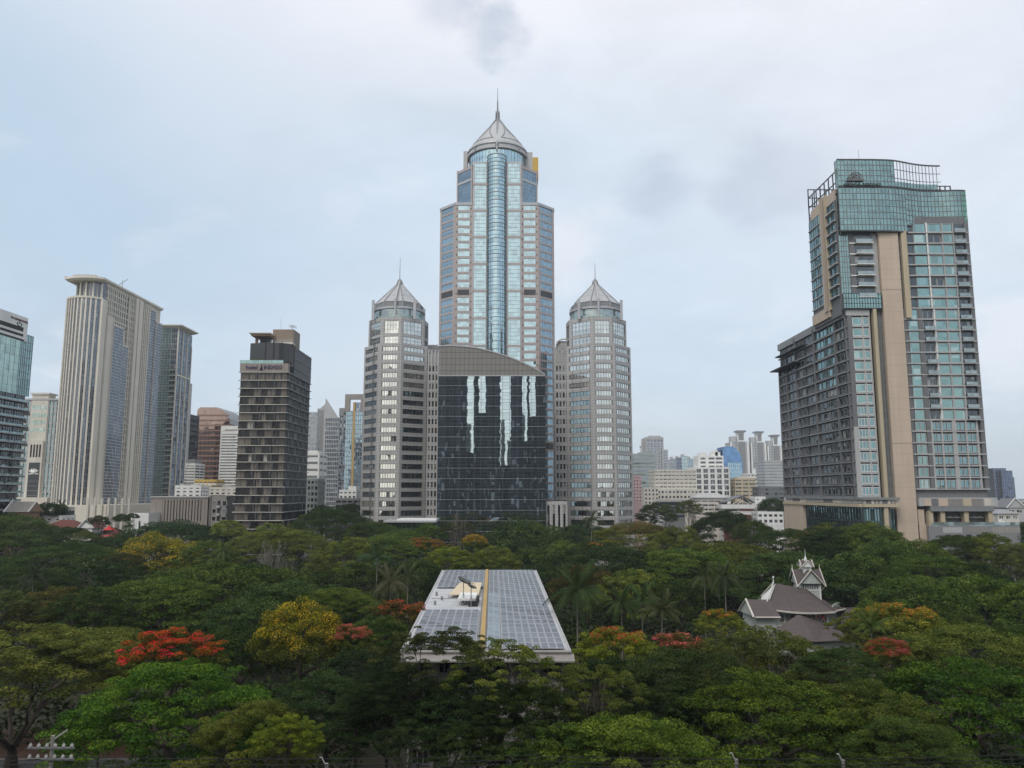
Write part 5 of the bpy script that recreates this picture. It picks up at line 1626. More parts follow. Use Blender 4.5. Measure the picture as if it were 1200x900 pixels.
def truss_house():
    Y = 440.0
    x0, x1 = PX(847, 595, Y), PX(885, 595, Y)
    B = Bld('clubhouse', 'white low building with open timber gable roof and a red stripe', 'clubhouse', ((x0 + x1) / 2, Y + 8))
    F = Fr((x0, Y), (x1, Y)); w = B.mb('wall'); zt = PZ(592, Y)
    w.fbox(F, 0, F.w, 0, zt, -14, 0, 'white'); w.fbox(F, -1, F.w + 1, PZ(596, Y), zt + .4, -14, 1.2, 'white')
    w.fbox(F, F.w * .5, F.w * .95, PZ(598.6, Y), PZ(597, Y), .02, .08, 'red'); w.fbox(F, F.w * .05, F.w * .45, PZ(598.8, Y), PZ(597.2, Y), .02, .08, 'slot')
    w.fbox(F, 0, F.w, 0, PZ(603, Y), .05, .4, 'brown')
    r = B.mb('roof'); za = PZ(581.5, Y)
    xm = F.w * .62
    for s0, s1 in ((F.w * .02, xm), (xm, F.w * .98)):
        pa, pb = (s0, zt + 1.2), (s1, za)
        if s0 == xm: pa, pb = (s0, za), (s1, zt + 1.2)
        r.hexa([F.pt(pa[0], pa[1], 1), F.pt(pb[0], pb[1], 1), F.pt(pb[0], pb[1], -14), F.pt(pa[0], pa[1], -14)], [F.pt(pa[0], pa[1] + .5, 1), F.pt(pb[0], pb[1] + .5, 1), F.pt(pb[0], pb[1] + .5, -14), F.pt(pa[0], pa[1] + .5, -14)], 'greybrown')
    t = B.mb('truss')
    for a, b in (((F.w * .3, zt + .4), (xm, za - .3)), ((xm, za - .3), (F.w * .95, zt + .4)), ((xm, zt + .4), (xm, za)), ((F.w * .3, zt + 1.2), (F.w * .95, zt + 1.2)), ((F.w * .45, zt + .4), (xm, zt + 2.6)), ((F.w * .8, zt + .4), (xm, zt + 2.6))):
        t.tube(F.pt(a[0], a[1], .3), F.pt(b[0], b[1], .3), .22, .22, 'offwhite', 4)
    w.fbox(F, F.w * .3, F.w * .95, zt + .4, zt + 1.6, -3, -2, 'slot')
    B.done()
truss_house()
B, F, zt, fh = block('house', 'white cube house right of the timber gable roof', 'house', 884, 896, 584, 445, 10, 'white', 'g_dark', 2, 2, .3, .3, ybot=600); B.done()
B, F, zt, fh = block('house', 'low white house with three dark windows beside the teal tower podium', 'house', 886, 916, 602, 395, 10, 'white', 'g_dark', 2, 5, .5, .62, ybot=616); B.done()
B, F, zt, fh = block('kiosk', 'tiny white roof among the trees below the long white building', 'kiosk', 879, 890, 620, 300, 6, 'lightgrey', 'g_dark', 2, 3, .4, .5, ybot=630); B.done()
B, F, zt, fh = block('shophouse', 'low white shop at the foot of the cream block, right of the octagonal tower', 'building', 763, 777, 606, 420, 10, 'white', 'g_dark', 2, 2, .4, .7, ybot=616); B.done()

# far right
def navy():
    Y = 950.0
    B = Bld('office_tower', 'dark blue glass tower standing alone far behind at the right edge', 'office tower', (PX(1181, 570, Y), Y + 14))
    for i, (a, b, yt, dy) in enumerate(((1169.5, 1184, 548.5, 6), (1175, 1187.5, 551.5, 0), (1184, 1191.5, 559, 4))):
        x0, x1 = PX(a, 570, Y), PX(b, 570, Y); w = B.mb('wall') 
        w.prism([(x0, Y + dy + .2), (x1, Y + dy + .2), (x1, Y + 28), (x0, Y + 28)], 0, PZ(yt, Y), 'dark_metal')
        F = Fr((x0, Y + dy), (x1, Y + dy)); c = MB(); c.curtain(F, 0, F.w, 0, PZ(yt, Y), 6, 4, 'g_navy', 'mid_metal', .3, .2, .03, .25); c.build('curtain_wall', B.root)
    B.done()
navy()
B, F, zt, fh = block('shophouse', 'long pale low building below the far dark blue tower', 'building', 1160, 1230, 588, 620, 14, 'lightgrey', 'g_dark', 2, 8, .4, .7, ybot=600); B.done()


def gabled(name, label, cat, px0, px1, ye, yr, Y, depth, wall, roof, fins=False, ridge='x', group=None):
    """low house with a pitched roof"""
    x0, x1 = PX(px0, 600, Y), PX(px1, 600, Y)
    ze, zr = PZ(ye, Y), PZ(yr, Y)
    B = Bld(name, label, cat, ((x0 + x1) / 2, Y + depth / 2), group)
    w = B.mb('wall'); w.prism([(x0 + .8, Y + .8), (x1 - .8, Y + .8), (x1 - .8, Y + depth - .8), (x0 + .8, Y + depth - .8)], 0, ze, wall)
    F = Fr((x0 + .8, Y + .8), (x1 - .8, Y + .8))
    n = max(2, int(F.w / 3))
    for i in range(n): B.win(F, F.w * i / n + .6, ze - 2.6, F.w / n - 1.2, 1.6, 'g_dark', 'white', 2, 1, .12, .03, .1)
    r = B.mb('roof'); ym = Y + depth / 2
    a = depth * .35 if not fins else 0
    if ridge == 'x':
        A, C = (x0 + a, ym, zr), (x1 - a, ym, zr)
        r.poly([(x0, Y, ze), (x1, Y, ze), C, A], roof); r.poly([(x1, Y + depth, ze), (x0, Y + depth, ze), A, C], roof)
        r.poly([(x1, Y, ze), (x1, Y + depth, ze), C], roof if a else wall); r.poly([(x0, Y + depth, ze), (x0, Y, ze), A], roof if a else wall)
        r.poly([(x0, Y, ze), (x0, Y + depth, ze), (x1, Y + depth, ze), (x1, Y, ze)], wall)
        if fins:
            for x in (x0, x1): 
                r.tube((x, Y - .2, ze), (x, ym, zr + .4), .28, .22, 'white', 5); r.tube((x, ym, zr + .2), (x, ym, zr + 1.6), .2, .05, 'white', 5)
    else:
        xm = (x0 + x1) / 2
        A, C = (xm, Y, zr), (xm, Y + depth, zr)
        r.poly([(x0, Y, ze), A, C, (x0, Y + depth, ze)], roof); r.poly([(x1, Y + depth, ze), C, A, (x1, Y, ze)], roof); r.poly([(x0, Y + .3, ze), (x1, Y + .3, ze), (xm, Y + .3, zr)], wall)
        for s_ in (x0, x1): r.tube((s_, Y - .1, ze), (xm, Y - .1, zr + .2), .25, .25, 'white', 5)
    B.done()
    return B
gabled('pavilion', 'pale gable-roofed pavilion with white bargeboards below the far dark blue tower', 'pavilion', 1180, 1202, 595, 584, 430, 12, 'lightgrey', 'greybrown', False, 'y')
gabled('house', 'low grey-roofed house right of the podium satellite dishes', 'house', 1168, 1196, 602, 597, 400, 12, 'offwhite', 'mid_metal')

# left foreground edge of the city
gabled('thai_pavilion', 'small pavilion with pale Thai gable roof below the edge hotel', 'pavilion', 4, 33, 600, 588, 306, 10, 'wood', 'thairoof', True)
gabled('house', 'white-walled house with dark red hipped roof below the striped tower', 'house', 48, 91, 619, 610, 300, 12, 'white', 'redroof')
gabled('house', 'small white house with dark red gable roof, right of the hipped red roof', 'house', 92, 111, 619, 609, 292, 10, 'white', 'redroof', False, 'y')
gabled('market_hall', 'low hall with pinkish red metal roof right of the red-roofed houses', 'hall', 108, 140, 632, 623, 280, 16, 'white', 'pinkroof')
B, F, zt, fh = block('boundary_building', 'long low white flat-roofed building behind the red roofs, left', 'building', -10, 76, 607, 318, 10, 'white', 'g_dark', 2, 9, .35, .35, ybot=622); B.done()
B, F, zt, fh = block('annex', 'white windowless annex left of the beige concrete hall', 'building', 157, 177, 604, 322, 12, 'white', 'g_dark', 1, 1, .1, .1, skip=1); B.done()
t = thing('canopy_tent', 'bright red pointed canopy beside the pinkish metal roof', 'canopy tent', (PX(128, 618, 285), 285, 0))
c = MB(); x = PX(128, 618, 285); c.lathe(x, 285, [(2.3, PZ(621, 285)), (1.0, PZ(618.5, 285)), (.05, PZ(615.5, 285))], 'red', 4, .78, .78 + 2 * math.pi); c.build('canopy', t)
c = MB()
for dx, dy in ((-1.5, -1.5), (1.5, -1.5), (1.5, 1.5), (-1.5, 1.5)):
    c2 = MB(); c2.tube((x + dx, 285 + dy, 0), (x + dx, 285 + dy, PZ(620.5, 285)), .06, .06, 'mid_metal', 5); c2.build('pole', t)

# ---------------------------------------------------------------- dark towers across the street, seen as reflections in the mirror glass
def rtower(px0, px1, yt, Yb, lb, wall='greybrown', gl='g_dark'):
    dist = 2 * 330 + Yb
    x0, x1 = (px0 - 600) / FP * dist * 1.005, (px1 - 600) / FP * dist * 1.005
    s_ = math.tan(PIT + math.atan((450 - yt) / FP)); zt = CZ + s_ * dist
    B = Bld('apartment_tower', lb, 'apartment tower', ((x0 + x1) / 2, -Yb - 8))
    w = B.mb('wall'); w.prism([(x0, -Yb - 16), (x1, -Yb - 16), (x1, -Yb), (x0, -Yb)], 0, zt, wall)
    F = Fr((x1, -Yb), (x0, -Yb))
    rr_ = random.Random(int(px0 * 3))
    u = 0.0
    while u < F.w:           # vertical bays of different darkness, a few pale panels low down
        d = rr_.uniform(.8, 3.2); e_ = min(F.w, u + d)
        w.fbox(F, u, e_ - .15, 0, zt - rr_.uniform(0, 6), 0, rr_.uniform(.1, .7), rr_.choice(('lightgrey', 'mid_metal', 'pale_metal') if wall == 'lightgrey' else ('slot', 'slot', 'dark_metal', 'black', 'dark_metal')))
        z = 3.0
        while z < zt - 6:
            hgt = rr_.uniform(2, 9)
            if rr_.random() < (.30 if z < 70 else .08): w.fbox(F, u + .1, e_ - .3, z, z + hgt, .7, .78, rr_.choice(('mid_metal', 'mid_metal', 'lightgrey')))
            z += hgt + rr_.uniform(1, 10)
        u = e_
    B.done()
R_ = 'dark tower reflected in the black mirror block, '
rtower(478, 546.5, 400, 60, R_ + 'widest one at the left', 'slot')
rtower(546.5, 556, 530, 64, R_ + 'low link under the first bright gap', 'slot')
rtower(555.5, 560.5, 415, 58, R_ + 'slim shaft between first two gaps', 'slot')
rtower(560, 569.5, 484, 64, R_ + 'low link under the second bright gap', 'slot')
rtower(569, 586, 405, 60, R_ + 'left of the widest gap', 'slot')
rtower(586, 599, 545, 70, R_ + 'low block under the widest bright gap', 'slot')
rtower(598.5, 612, 410, 60, R_ + 'right of the widest bright gap', 'slot')
rtower(612, 618, 517, 64, R_ + 'low link under the fourth bright gap', 'slot')
rtower(618, 620.5, 412, 58, R_ + 'thin shaft right of fourth gap', 'slot')
rtower(620.5, 628.5, 488, 64, R_ + 'low link under the fifth bright gap', 'slot')
rtower(628, 652, 405, 60, R_ + 'at the right end', 'slot')
rtower(587, 591.5, 492, 170, 'added pale distant tower reflected inside the widest bright gap of the black block', 'lightgrey')  # pale towers added behind the camera to break the mirrored white into tones
rtower(594.5, 600, 516, 150, 'added lower pale tower reflected inside the widest bright gap of the black block', 'lightgrey')
rtower(547, 551.5, 498, 150, 'added pale tower reflected inside the leftmost bright gap of the black block', 'lightgrey')
rtower(612, 615, 486, 150, 'added pale tower reflected inside the fourth bright gap of the black block', 'lightgrey')
rtower(658, 770, 430, 66, 'wide dark tower mirrored in the lower windows of the right octagonal tower', 'slot')
rtower(350, 440, 440, 66, 'wide dark tower mirrored in the lower windows of the left octagonal tower', 'slot')


# ================================================================ NEAR BUILDINGS
def solar_building():
    zr = 14.0
    def P(px, py, z=zr):
        r = ray(px, py); Y = (z - CZ) / r[1]
        return (r[0] * Y, Y)
    nr, nl = P(668.5, 764), P(470, 764); fr_, fl = P(628, 668.5), P(518.5, 668.5)
    Y0, Y1 = nr[1], fr_[1]
    B = Bld('solar_roof_building', 'long low building whose flat roof is covered with solar panels, in the middle foreground', 'building', (0, (Y0 + Y1) / 2))
    w = B.mb('wall')
    xl0, xr0, xl1, xr1 = nl[0], nr[0], fl[0], fr_[0]
    w.prism([(xl0 + .8, Y0 + .8), (xr0 - .8, Y0 + .8), (xr1 - .8, Y1 - .8), (xl1 + .8, Y1 - .8)], 0, zr - .5, 'granite_d')
    F = Fr((xl0 + .8, Y0 + .8), (xr0 - .8, Y0 + .8))
    for k in range(4):
        z = 1.0 + k * 3.3
        w.fbox(F, 0, F.w, z + 2.4, z + 2.9, 0, .25, 'concrete')
        for i in range(6):
            B.win(F, F.w * i / 6 + .5, z + .6, F.w / 6 - 1.0, 1.7, 'g_dark', 'mid_metal', 3, 1, .1, .03, .1)
    for i in range(7): w.fbox(F, max(0, F.w * i / 6 - .25), min(F.w, F.w * i / 6 + .25), 0, zr - .6, 0, .35, 'concrete')
    r = B.mb('roof')
    r.hexa([(xl0, Y0, zr - .5), (xr0, Y0, zr - .5), (xr1, Y1, zr - .5), (xl1, Y1, zr - .5)], [(xl0, Y0, zr), (xr0, Y0, zr), (xr1, Y1, zr), (xl1, Y1, zr)], 'roofpaint')
    # gutters and verge
    r.tube((xl0, Y0, zr), (xl1, Y1, zr), .16, .16, 'lightgrey', 6); r.tube((xr0, Y0, zr), (xr1, Y1, zr), .16, .16, 'lightgrey', 6); r.tube((xl0, Y0, zr), (xr0, Y0, zr), .22, .22, 'concrete', 6)
    r.hexa([(xl0, Y0 - 1.3, zr - .9), (xr0 + .4, Y0 - 1.3, zr - .9), (xr0 + .4, Y0, zr - .35), (xl0, Y0, zr - .35)], [(xl0, Y0 - 1.3, zr - .75), (xr0 + .4, Y0 - 1.3, zr - .75), (xr0 + .4, Y0, zr - .2), (xl0, Y0, zr - .2)], 'granite_d')
    def at(s, t):      # s across 0..1, t along 0..1
        return (xl0 + (xl1 - xl0) * t) * (1 - s) + (xr0 + (xr1 - xr0) * t) * s, Y0 + (Y1 - Y0) * t
    y_of = lambda py: (P(575, py)[1] - Y0) / (Y1 - Y0)
    def field(s0, s1, t0, t1, nx, ny, mat, z=zr + .25):
        for i in range(nx):
            g = MB()
            a, b = s0 + (s1 - s0) * i / nx + .0012, s0 + (s1 - s0) * (i + 1) / nx - .0012
            for j in range(ny):
                c, d = t0 + (t1 - t0) * j / ny + .0009, t0 + (t1 - t0) * (j + 1) / ny - .0009
                q = [at(a, c), at(b, c), at(b, d), at(a, d)]
                g.hexa([p + (z,) for p in q], [p + (z + .05,) for p in q], 'alu')
                q2 = [at(a + .0028, c + .0011), at(b - .0028, c + .0011), at(b - .0028, d - .0011), at(a + .0028, d - .0011)]
                g.poly([p + (z + .056,) for p in q2], mat)
            g.build('solar_panel_row', B.root)
    field(.505, .59, .006, y_of(697), 2, 17, 'solar_blue'); field(.505, .59, y_of(697), .985, 2, 10, 'solar'); field(.597, .972, .006, .985, 8, 27, 'solar')
    field(.03, .44, .006, y_of(716.5), 7, 11, 'solar')
    field(.03, .455, y_of(690), .985, 8, 11, 'solar')
    wk = B.mb('walkway')
    a, b = at(.462, 0), at(.492, 0); c, d = at(.492, 1), at(.462, 1)
    wk.hexa([a + (zr,), b + (zr,), c + (zr,), d + (zr,)], [p + (zr + .28,) for p in (a, b, c, d)], 'tan')
    # light well with translucent sheets and a flat white hatch
    lw = B.mb('skylight')
    x0, y0 = at(.17, y_of(701)); x1, y1 = at(.44, y_of(689))
    lw.hexa([(x0, y0, zr + .5), (x1, y0, zr + .5), (x1, y1, zr + .9), (x0 + 1, y1, zr + .9)], [(x0, y0, zr + .62), (x1, y0, zr + .62), (x1, y1, zr + 1.02), (x0 + 1, y1, zr + 1.02)], 'cream_sheet')
    for i in range(5): lw.box(x0 + (x1 - x0) * i / 4.3, x0 + (x1 - x0) * i / 4.3 + .12, y0, y0 + .1, zr, zr + .5, 'mid_metal')
    pp = MB()
    for s_, t0, t1 in ((.452, .02, .98), (.500, .02, .98)):
        (xa, ya), (xb, yb) = at(s_, t0), at(s_, t1); pp.tube((xa, ya, zr + .15), (xb, yb, zr + .15), .07, .07, 'mid_metal', 5)
    pp.build('cable_tray', B.root)
    for s_, t_ in ((.08, .40), (.12, .46), (.06, .52), (.30, .395), (.22, .56)):
        xa, ya = at(s_, t_); v = MB(); v.lathe(xa, ya, [(.18, zr), (.18, zr + .5), (.32, zr + .5), (.05, zr + .75)], 'mid_metal', 8); v.build('roof_vent', B.root)
    pp = MB(); (xa, ya), (xb, yb) = at(.03, y_of(702)), at(.29, y_of(702)); pp.tube((xa, ya, zr + .1), (xb, yb, zr + .1), .06, .06, 'concrete', 5); pp.build('pipe', B.root)
    h = B.mb('hatch')
    hx0, hy0 = at(.30, y_of(711)); hx1, hy1 = at(.43, y_of(703.5))
    h.box(hx0 + 1.0, hx1, hy0, hy1, zr, zr + .8, 'slot'); h.box(hx0 - .8, hx1 - .4, hy0 + 1, hy1 + 1, zr + .8, zr + 1.15, 'white')
    B.done()
    # satellite dishes on the roof
    for (px, py, rad, lb, h) in ((543, 700, 1.15, 'larger dark mesh satellite dish on the solar roof', 3.6), (552, 702, .8, 'smaller satellite dish right of the large mesh dish on the solar roof', 3.0)):
        x, y = P(px, py + 9)
        t = thing('satellite_dish', lb, 'satellite dish', (x, y, zr), 'satellite dishes on the solar roof')
        c = MB()
        rings = [(.15, .0), (.55, .05), (1.0, .22)]
        for q in range(3):
            rr_, zz = rings[q][0] * rad, rings[q][1] * rad * 1.4
            for i in range(20):
                a0, a1 = 2 * math.pi * i / 20, 2 * math.pi * (i + 1) / 20
                c.tube((rr_ * math.cos(a0), rr_ * math.sin(a0), zz), (rr_ * math.cos(a1), rr_ * math.sin(a1), zz), .045, .045, 'black', 4, False)
        for i in range(20):
            a0 = 2 * math.pi * i / 20
            for q in range(2):
                c.tube((rings[q][0] * rad * math.cos(a0), rings[q][0] * rad * math.sin(a0), rings[q][1] * rad * 1.4), (rings[q + 1][0] * rad * math.cos(a0), rings[q + 1][0] * rad * math.sin(a0), rings[q + 1][1] * rad * 1.4), .03, .03, 'black', 4, False)
        c.lathe(0, 0, [(.02, .012), (rad * .55, .08 * rad), (rad * .98, .30 * rad)], 'mesh_dark', 20)
        for i in range(3): c.tube((rad * math.cos(i * 2.1), rad * math.sin(i * 2.1), .31 * rad), (0, 0, rad * .95), .035, .03, 'black', 4)
        rot = Matrix.Rotation(R(20), 3, 'Z') @ Matrix.Rotation(R(24), 3, 'Y') @ Matrix.Rotation(R(12), 3, 'X')
        c.v = [tuple(rot @ Vector(p) + Vector((x, y, zr + h))) for p in c.v]
        c.build('reflector', t)
        c = MB(); c.tube((x, y, zr), (x, y, zr + h), .08, .07, 'mid_metal', 6)
        for i in range(3): c.tube((x, y, zr + h * .55), (x + .8 * math.cos(i * 2.1 + .5), y + .8 * math.sin(i * 2.1 + .5), zr), .04, .04, 'mid_metal', 4)
        c.build('stand', t)
    return (xl0, xr0, Y0, xl1, xr1, Y1)
M['cream_sheet'] = stone('translucent_sheet', (.62, .52, .36), .6, .15, 1.0)
M['mesh_dark'] = stone('dark_mesh', (.16, .155, .15), .7, .3, 6)
SOLAR = solar_building()


def thai_house():
    Y = 172.0
    B = Bld('thai_mansion', 'old white Thai mansion with sweeping grey-brown roofs and a gabled lantern tower', 'mansion', (PX(935, 710, Y), Y + 6))
    def p(px, py, dy=0.0):
        yy = Y + dy
        return Vector((PX(px, py, yy), yy, PZ(py, yy)))
    roof = B.mb('roof')
    # main roof: gable end at the left, hip at the right, eaves slightly kicked out
    A = p(909, 683.5, 6); C = p(945, 694, 6); C.z = A.z - 1.3
    FL = p(898.5, 705, 0); FR = p(979, 716.5, 0); FL.z = FR.z + .6
    BR = p(993, 713, 12); BL = Vector((A.x - 2.2, Y + 13, FL.z))
    ns = 8
    def curve(a, b, t, sag):      # concave roof profile
        q = a.lerp(b, t); q.z -= sag * 4 * t * (1 - t); return q
    front_top = [A.lerp(C, i / ns) for i in range(ns + 1)]
    front_bot = [FL.lerp(FR, i / ns) - Vector((0, .9 * math.sin(math.pi * i / ns), .35 * math.sin(math.pi * i / ns))) for i in range(ns + 1)]
    nr_ = 5
    for i in range(ns):
        for j in range(nr_):
            t0, t1 = j / nr_, (j + 1) / nr_
            roof.poly([curve(front_top[i], front_bot[i], t1, .5), curve(front_top[i + 1], front_bot[i + 1], t1, .5), curve(front_top[i + 1], front_bot[i + 1], t0, .5), curve(front_top[i], front_bot[i], t0, .5)], 'greytile')
        q0, q1 = front_bot[i], front_bot[i + 1]
        roof.hexa([q0 - Vector((0, .05, .35)), q1 - Vector((0, .05, .35)), q1 + Vector((0, .3, -.35)), q0 + Vector((0, .3, -.35))], [q0 + Vector((0, -.05, .02)), q1 + Vector((0, -.05, .02)), q1 + Vector((0, .3, .02)), q0 + Vector((0, .3, .02))], 'offwhite')
    for j in range(nr_):
        t0, t1 = j / nr_, (j + 1) / nr_
        roof.poly([curve(C, FR, t1, .5), curve(C, BR, t1, .5), curve(C, BR, t0, .5), curve(C, FR, t0, .5)], 'greytile')
    roof.poly([A, C, BR, BL], 'greytile')
    roof.poly([FL, front_bot[0], A], 'white'); roof.poly([BL, FL, A], 'white')
    roof.tube(FR, BR, .16, .16, 'offwhite', 5); roof.tube(C, FR + Vector((0, 0, .1)), .1, .1, 'greytile', 5)
    tr = MB(); tr.tube(FL + Vector((-.5, 0, 0)), A + Vector((-.5, 0, .2)), .16, .14, 'offwhite', 5); tr.tube(BL, A + Vector((-.5, 0, .2)), .14, .14, 'offwhite', 5)
    tr.tube(A + Vector((-.5, 0, .1)), A + Vector((-.5, 0, 1.3)), .16, .05, 'white', 6); tr.lathe(A.x - .5, A.y, [(.01, A.z + 1.0), (.28, A.z + 1.25), (.01, A.z + 1.6)], 'white', 8)
    B.sub('bargeboard', 'roof', tr)
    # walls
    w = B.mb('wall'); ze = FR.z - .3
    P0 = [(FL.x + 1.5, Y + 1.2), (FR.x - 1.2, Y + 1.2), (BR.x - 1.8, Y + 11.5), (FL.x + 1.5, Y + 11.5)]
    w.prism(P0, 0, ze + .6, 'pale_wall')
    F = Fr(P0[0], P0[1])
    for u, ww in ((.12, 1.0), (.32, 1.0), (.52, 1.0), (.70, .9), (.88, 1.3)):
        B.win(F, F.w * u, ze - 2.3, ww, 2.0, 'g_dark', 'white', 2, 2, .12, .03, .12)
    for u in (.02, .22, .42, .62, .8, .985): w.fbox(F, F.w * u - .15, F.w * u + .15, 0, ze + .3, 0, .2, 'white')
    w.fbox(F, 0, F.w, ze - 3.0, ze - 2.75, 0, .18, 'white')
    # left gabled wing
    lw = B.mb('wing_roof')
    a0, a1 = p(875.5, 702.5, 2), p(902, 702.5, 2); e0, e1 = p(885, 723.5, -3.2), p(915, 723.8, -3.2)
    b0 = p(866.5, 716, 7.5); b1 = Vector((a1.x, Y + 7.5, b0.z)); a1.z = a0.z; e1.z = e0.z
    lw.poly([e0, e1, a1, a0], 'greytile'); lw.poly([b1, b0, a0, a1], 'greytile'); lw.poly([b0, e0, a0], 'pale_wall')
    lw.tube(e0 - Vector((.3, 0, 0)), a0 - Vector((.3, 0, -.15)), .22, .2, 'offwhite', 5); lw.tube(b0 - Vector((.3, 0, 0)), a0 - Vector((.3, 0, -.15)), .14, .14, 'offwhite', 5); lw.tube(e0, e1, .18, .18, 'offwhite', 5)
    ww_ = B.mb('wing_wall'); ww_.prism([(e0.x + .6, Y - 2.2), (e1.x - .6, Y - 2.2), (e1.x - .6, Y + 6.5), (e0.x + .2, Y + 6.5)], 0, e0.z - .05, 'pale_wall')
    # verandah roof in front and rear roofs
    vr = B.mb('verandah_roof')
    t_ = p(936, 719.5, -.6); l_ = p(904, 730, -5.5); r_ = p(1006, 750, -5.5); l_.z = r_.z + 1.6
    r2 = p(968, 731, 0.4)
    m_ = p(958, 752, -9); l2 = p(897, 748, -8)
    vr.poly([l2, m_, r_, r2, t_, l_], 'greytile') if False else None
    vr.poly([l2, m_, t_, l_], 'greytile'); vr.poly([m_, r_, r2, t_], 'greytile')
    vr.tube(l2, m_, .15, .15, 'greytile', 5); vr.tube(m_, r_, .15, .15, 'greytile', 5)
    vw = B.mb('verandah_wall'); vw.prism([(l2.x + 1, Y - 7.4), (m_.x, Y - 8), (r_.x - 1.5, Y - 5), (r_.x - 2.5, Y + .5), (l2.x + 1, Y + .5)], 0, min(m_.z, r_.z) - .3, 'pale_wall')
    rr_ = B.mb('rear_roof')
    k0, k1 = p(984, 712.5, 10), p(1022, 712.5, 10); k2, k3 = p(1024, 745, 3), p(986, 740, 3)
    rr_.poly([k3, k2, k1, k0], 'greytile'); rr_.tube(k0, k1, .15, .15, 'greytile', 5)
    rr_.prism([(k0.x, Y + 4.5), (k1.x, Y + 4.5), (k1.x, Y + 10), (k0.x, Y + 10)], 0, k2.z - .1, 'pale_wall')
    q = p(1017, 711, 10); rr_.tube(q, q + Vector((0, 0, 1)), .2, .1, 'white', 6)
    # lantern tower
    lt = B.mb('lantern')
    yc = Y + 8.5
    cxl = PX(945.5, 690, yc); hw = (PX(959, 690, yc) - PX(932, 690, yc)) / 2 * .84
    zb, ze2 = PZ(703, yc), PZ(681, yc)
    lt.box(cxl - hw, cxl + hw, yc - hw, yc + hw, zb - 2, ze2, 'pale_wall')
    for s_ in (-1, 1):
        for u in np.linspace(-.7, .7, 7):
            lt.box(cxl + hw * u - .09, cxl + hw * u + .09, yc - hw - .04, yc - hw + .02, ze2 - 1.5, ze2 - .4, 'greybrown')
        lt.box(cxl + s_ * hw - .15, cxl + s_ * hw + .15, yc - hw - .1, yc + hw + .1, zb - 2, ze2, 'white')
    lt.box(cxl - hw - .1, cxl + hw + .1, yc - hw - .08, yc - hw, ze2 - 1.8, ze2 - 1.6, 'white'); lt.box(cxl - hw - .1, cxl + hw + .1, yc - hw - .08, yc - hw, ze2 - .3, ze2 - .1, 'white')
    zk = PZ(667, yc); ov = hw + .9; zl = PZ(684, yc)
    lr = MB()
    for ax in (0, 1):
        for s_ in (-1, 1):
            def q(a, b, z): return Vector((cxl + a, yc + b, z)) if ax == 0 else Vector((cxl + b, yc + a, z))
            # gable facing outwards along axis: ridge from centre to s_*ov
            ridge_o = q(0, s_ * ov, zk); ridge_c = q(0, 0, zk)
            for t in (-1, 1):
                eo = q(t * ov, s_ * ov, zl); ec = q(t * ov * .98, s_ * ov * .98, zl)
                tri = [ridge_o, ridge_c, q(t * ov, s_ * ov, zl)]
                lr.poly(tri if t * s_ > 0 else tri[::-1], 'greytile')
                lr.tube(q(t * (ov + .1), s_ * (ov + .05), zl - .3), q(0, s_ * (ov + .05), zk + .12), .13, .12, 'offwhite', 5)
            lr.poly([q(-ov * .75, s_ * (ov - .35), zl + .3), q(ov * .75, s_ * (ov - .35), zl + .3), q(0, s_ * (ov - .35), zk - .15)], 'pale_wall')
            lr.tube(q(0, s_ * ov, zk), q(0, s_ * ov, zk + 1.1), .12, .04, 'offwhite', 5)
            for t in (-1, 1): lr.tube(q(t * hw, s_ * hw, zl - 1.6), q(t * (ov - .1), s_ * (ov - .1), zl - .2), .09, .09, 'offwhite', 4)
    B.sub('lantern_roof', 'lantern', lr)
    cu = MB(); h2 = hw * .40; zc0, zc1 = PZ(671, yc), PZ(662, yc)
    cu.box(cxl - h2, cxl + h2, yc - h2, yc + h2, zc0 - 1, zc1 + .2, 'white')
    o2 = h2 + .5; zk2 = PZ(656.5, yc); zl2 = PZ(664, yc)
    for ax in (0, 1):
        for s_ in (-1, 1):
            def q(a, b, z): return Vector((cxl + a, yc + b, z)) if ax == 0 else Vector((cxl + b, yc + a, z))
            for t in (-1, 1):
                cu.poly([q(0, s_ * o2, zk2), q(0, 0, zk2), q(t * o2, s_ * o2, zl2)], 'greytile')
                cu.tube(q(t * o2, s_ * o2, zl2), q(0, s_ * o2, zk2 + .1), .12, .12, 'offwhite', 5)
                cu.tube(q(t * o2, s_ * o2, zl2 - .1), q(t * o2 * 1.1, s_ * o2 * 1.1, zl2 + 1.0), .08, .03, 'offwhite', 4)
            cu.poly([q(-o2 * .8, s_ * (o2 - .12), zl2), q(o2 * .8, s_ * (o2 - .12), zl2), q(0, s_ * (o2 - .12), zk2)], 'white')
    cu.tube((cxl, yc, zk2), (cxl, yc, PZ(643, yc)), .09, .03, 'white', 6); cu.lathe(cxl, yc, [(.35, zk2 - .2), (.3, zk2 + .3), (.08, zk2 + .9)], 'white', 8)
    B.sub('cupola', 'lantern', cu)
    B.done()
    # two flags on slanting poles at the front wall
    for i, (px, py, m1, lb) in enumerate(((956, 723, 'white', 'white and red flag on slanting pole at the mansion wall'), (963.5, 725.5, 'pinkroof', 'pink flag on slanting pole at the mansion wall'))):
        b = p(px, py, .6); t = thing('flag', lb, 'flag', tuple(b))
        c = MB(); c.tube(b + Vector((.5, .7, -.6)), b + Vector((-.4, -.5, 1.3)), .04, .03, 'offwhite', 5); c.build('pole', t)
        c = MB(); k = 5
        for j in range(k):
            x0, x1 = j / k, (j + 1) / k
            f0 = lambda x, z: b + Vector((-.35 + x * .75, -.5 + .12 * math.sin(x * 6) + .2 * x, 1.15 - .8 * x - z))
            m3 = m1 if i or j < 3 else 'red'
            c.poly([f0(x0, .75), f0(x1, .75), f0(x1, 0), f0(x0, 0)], m3)
        c.build('cloth', t)
thai_house()


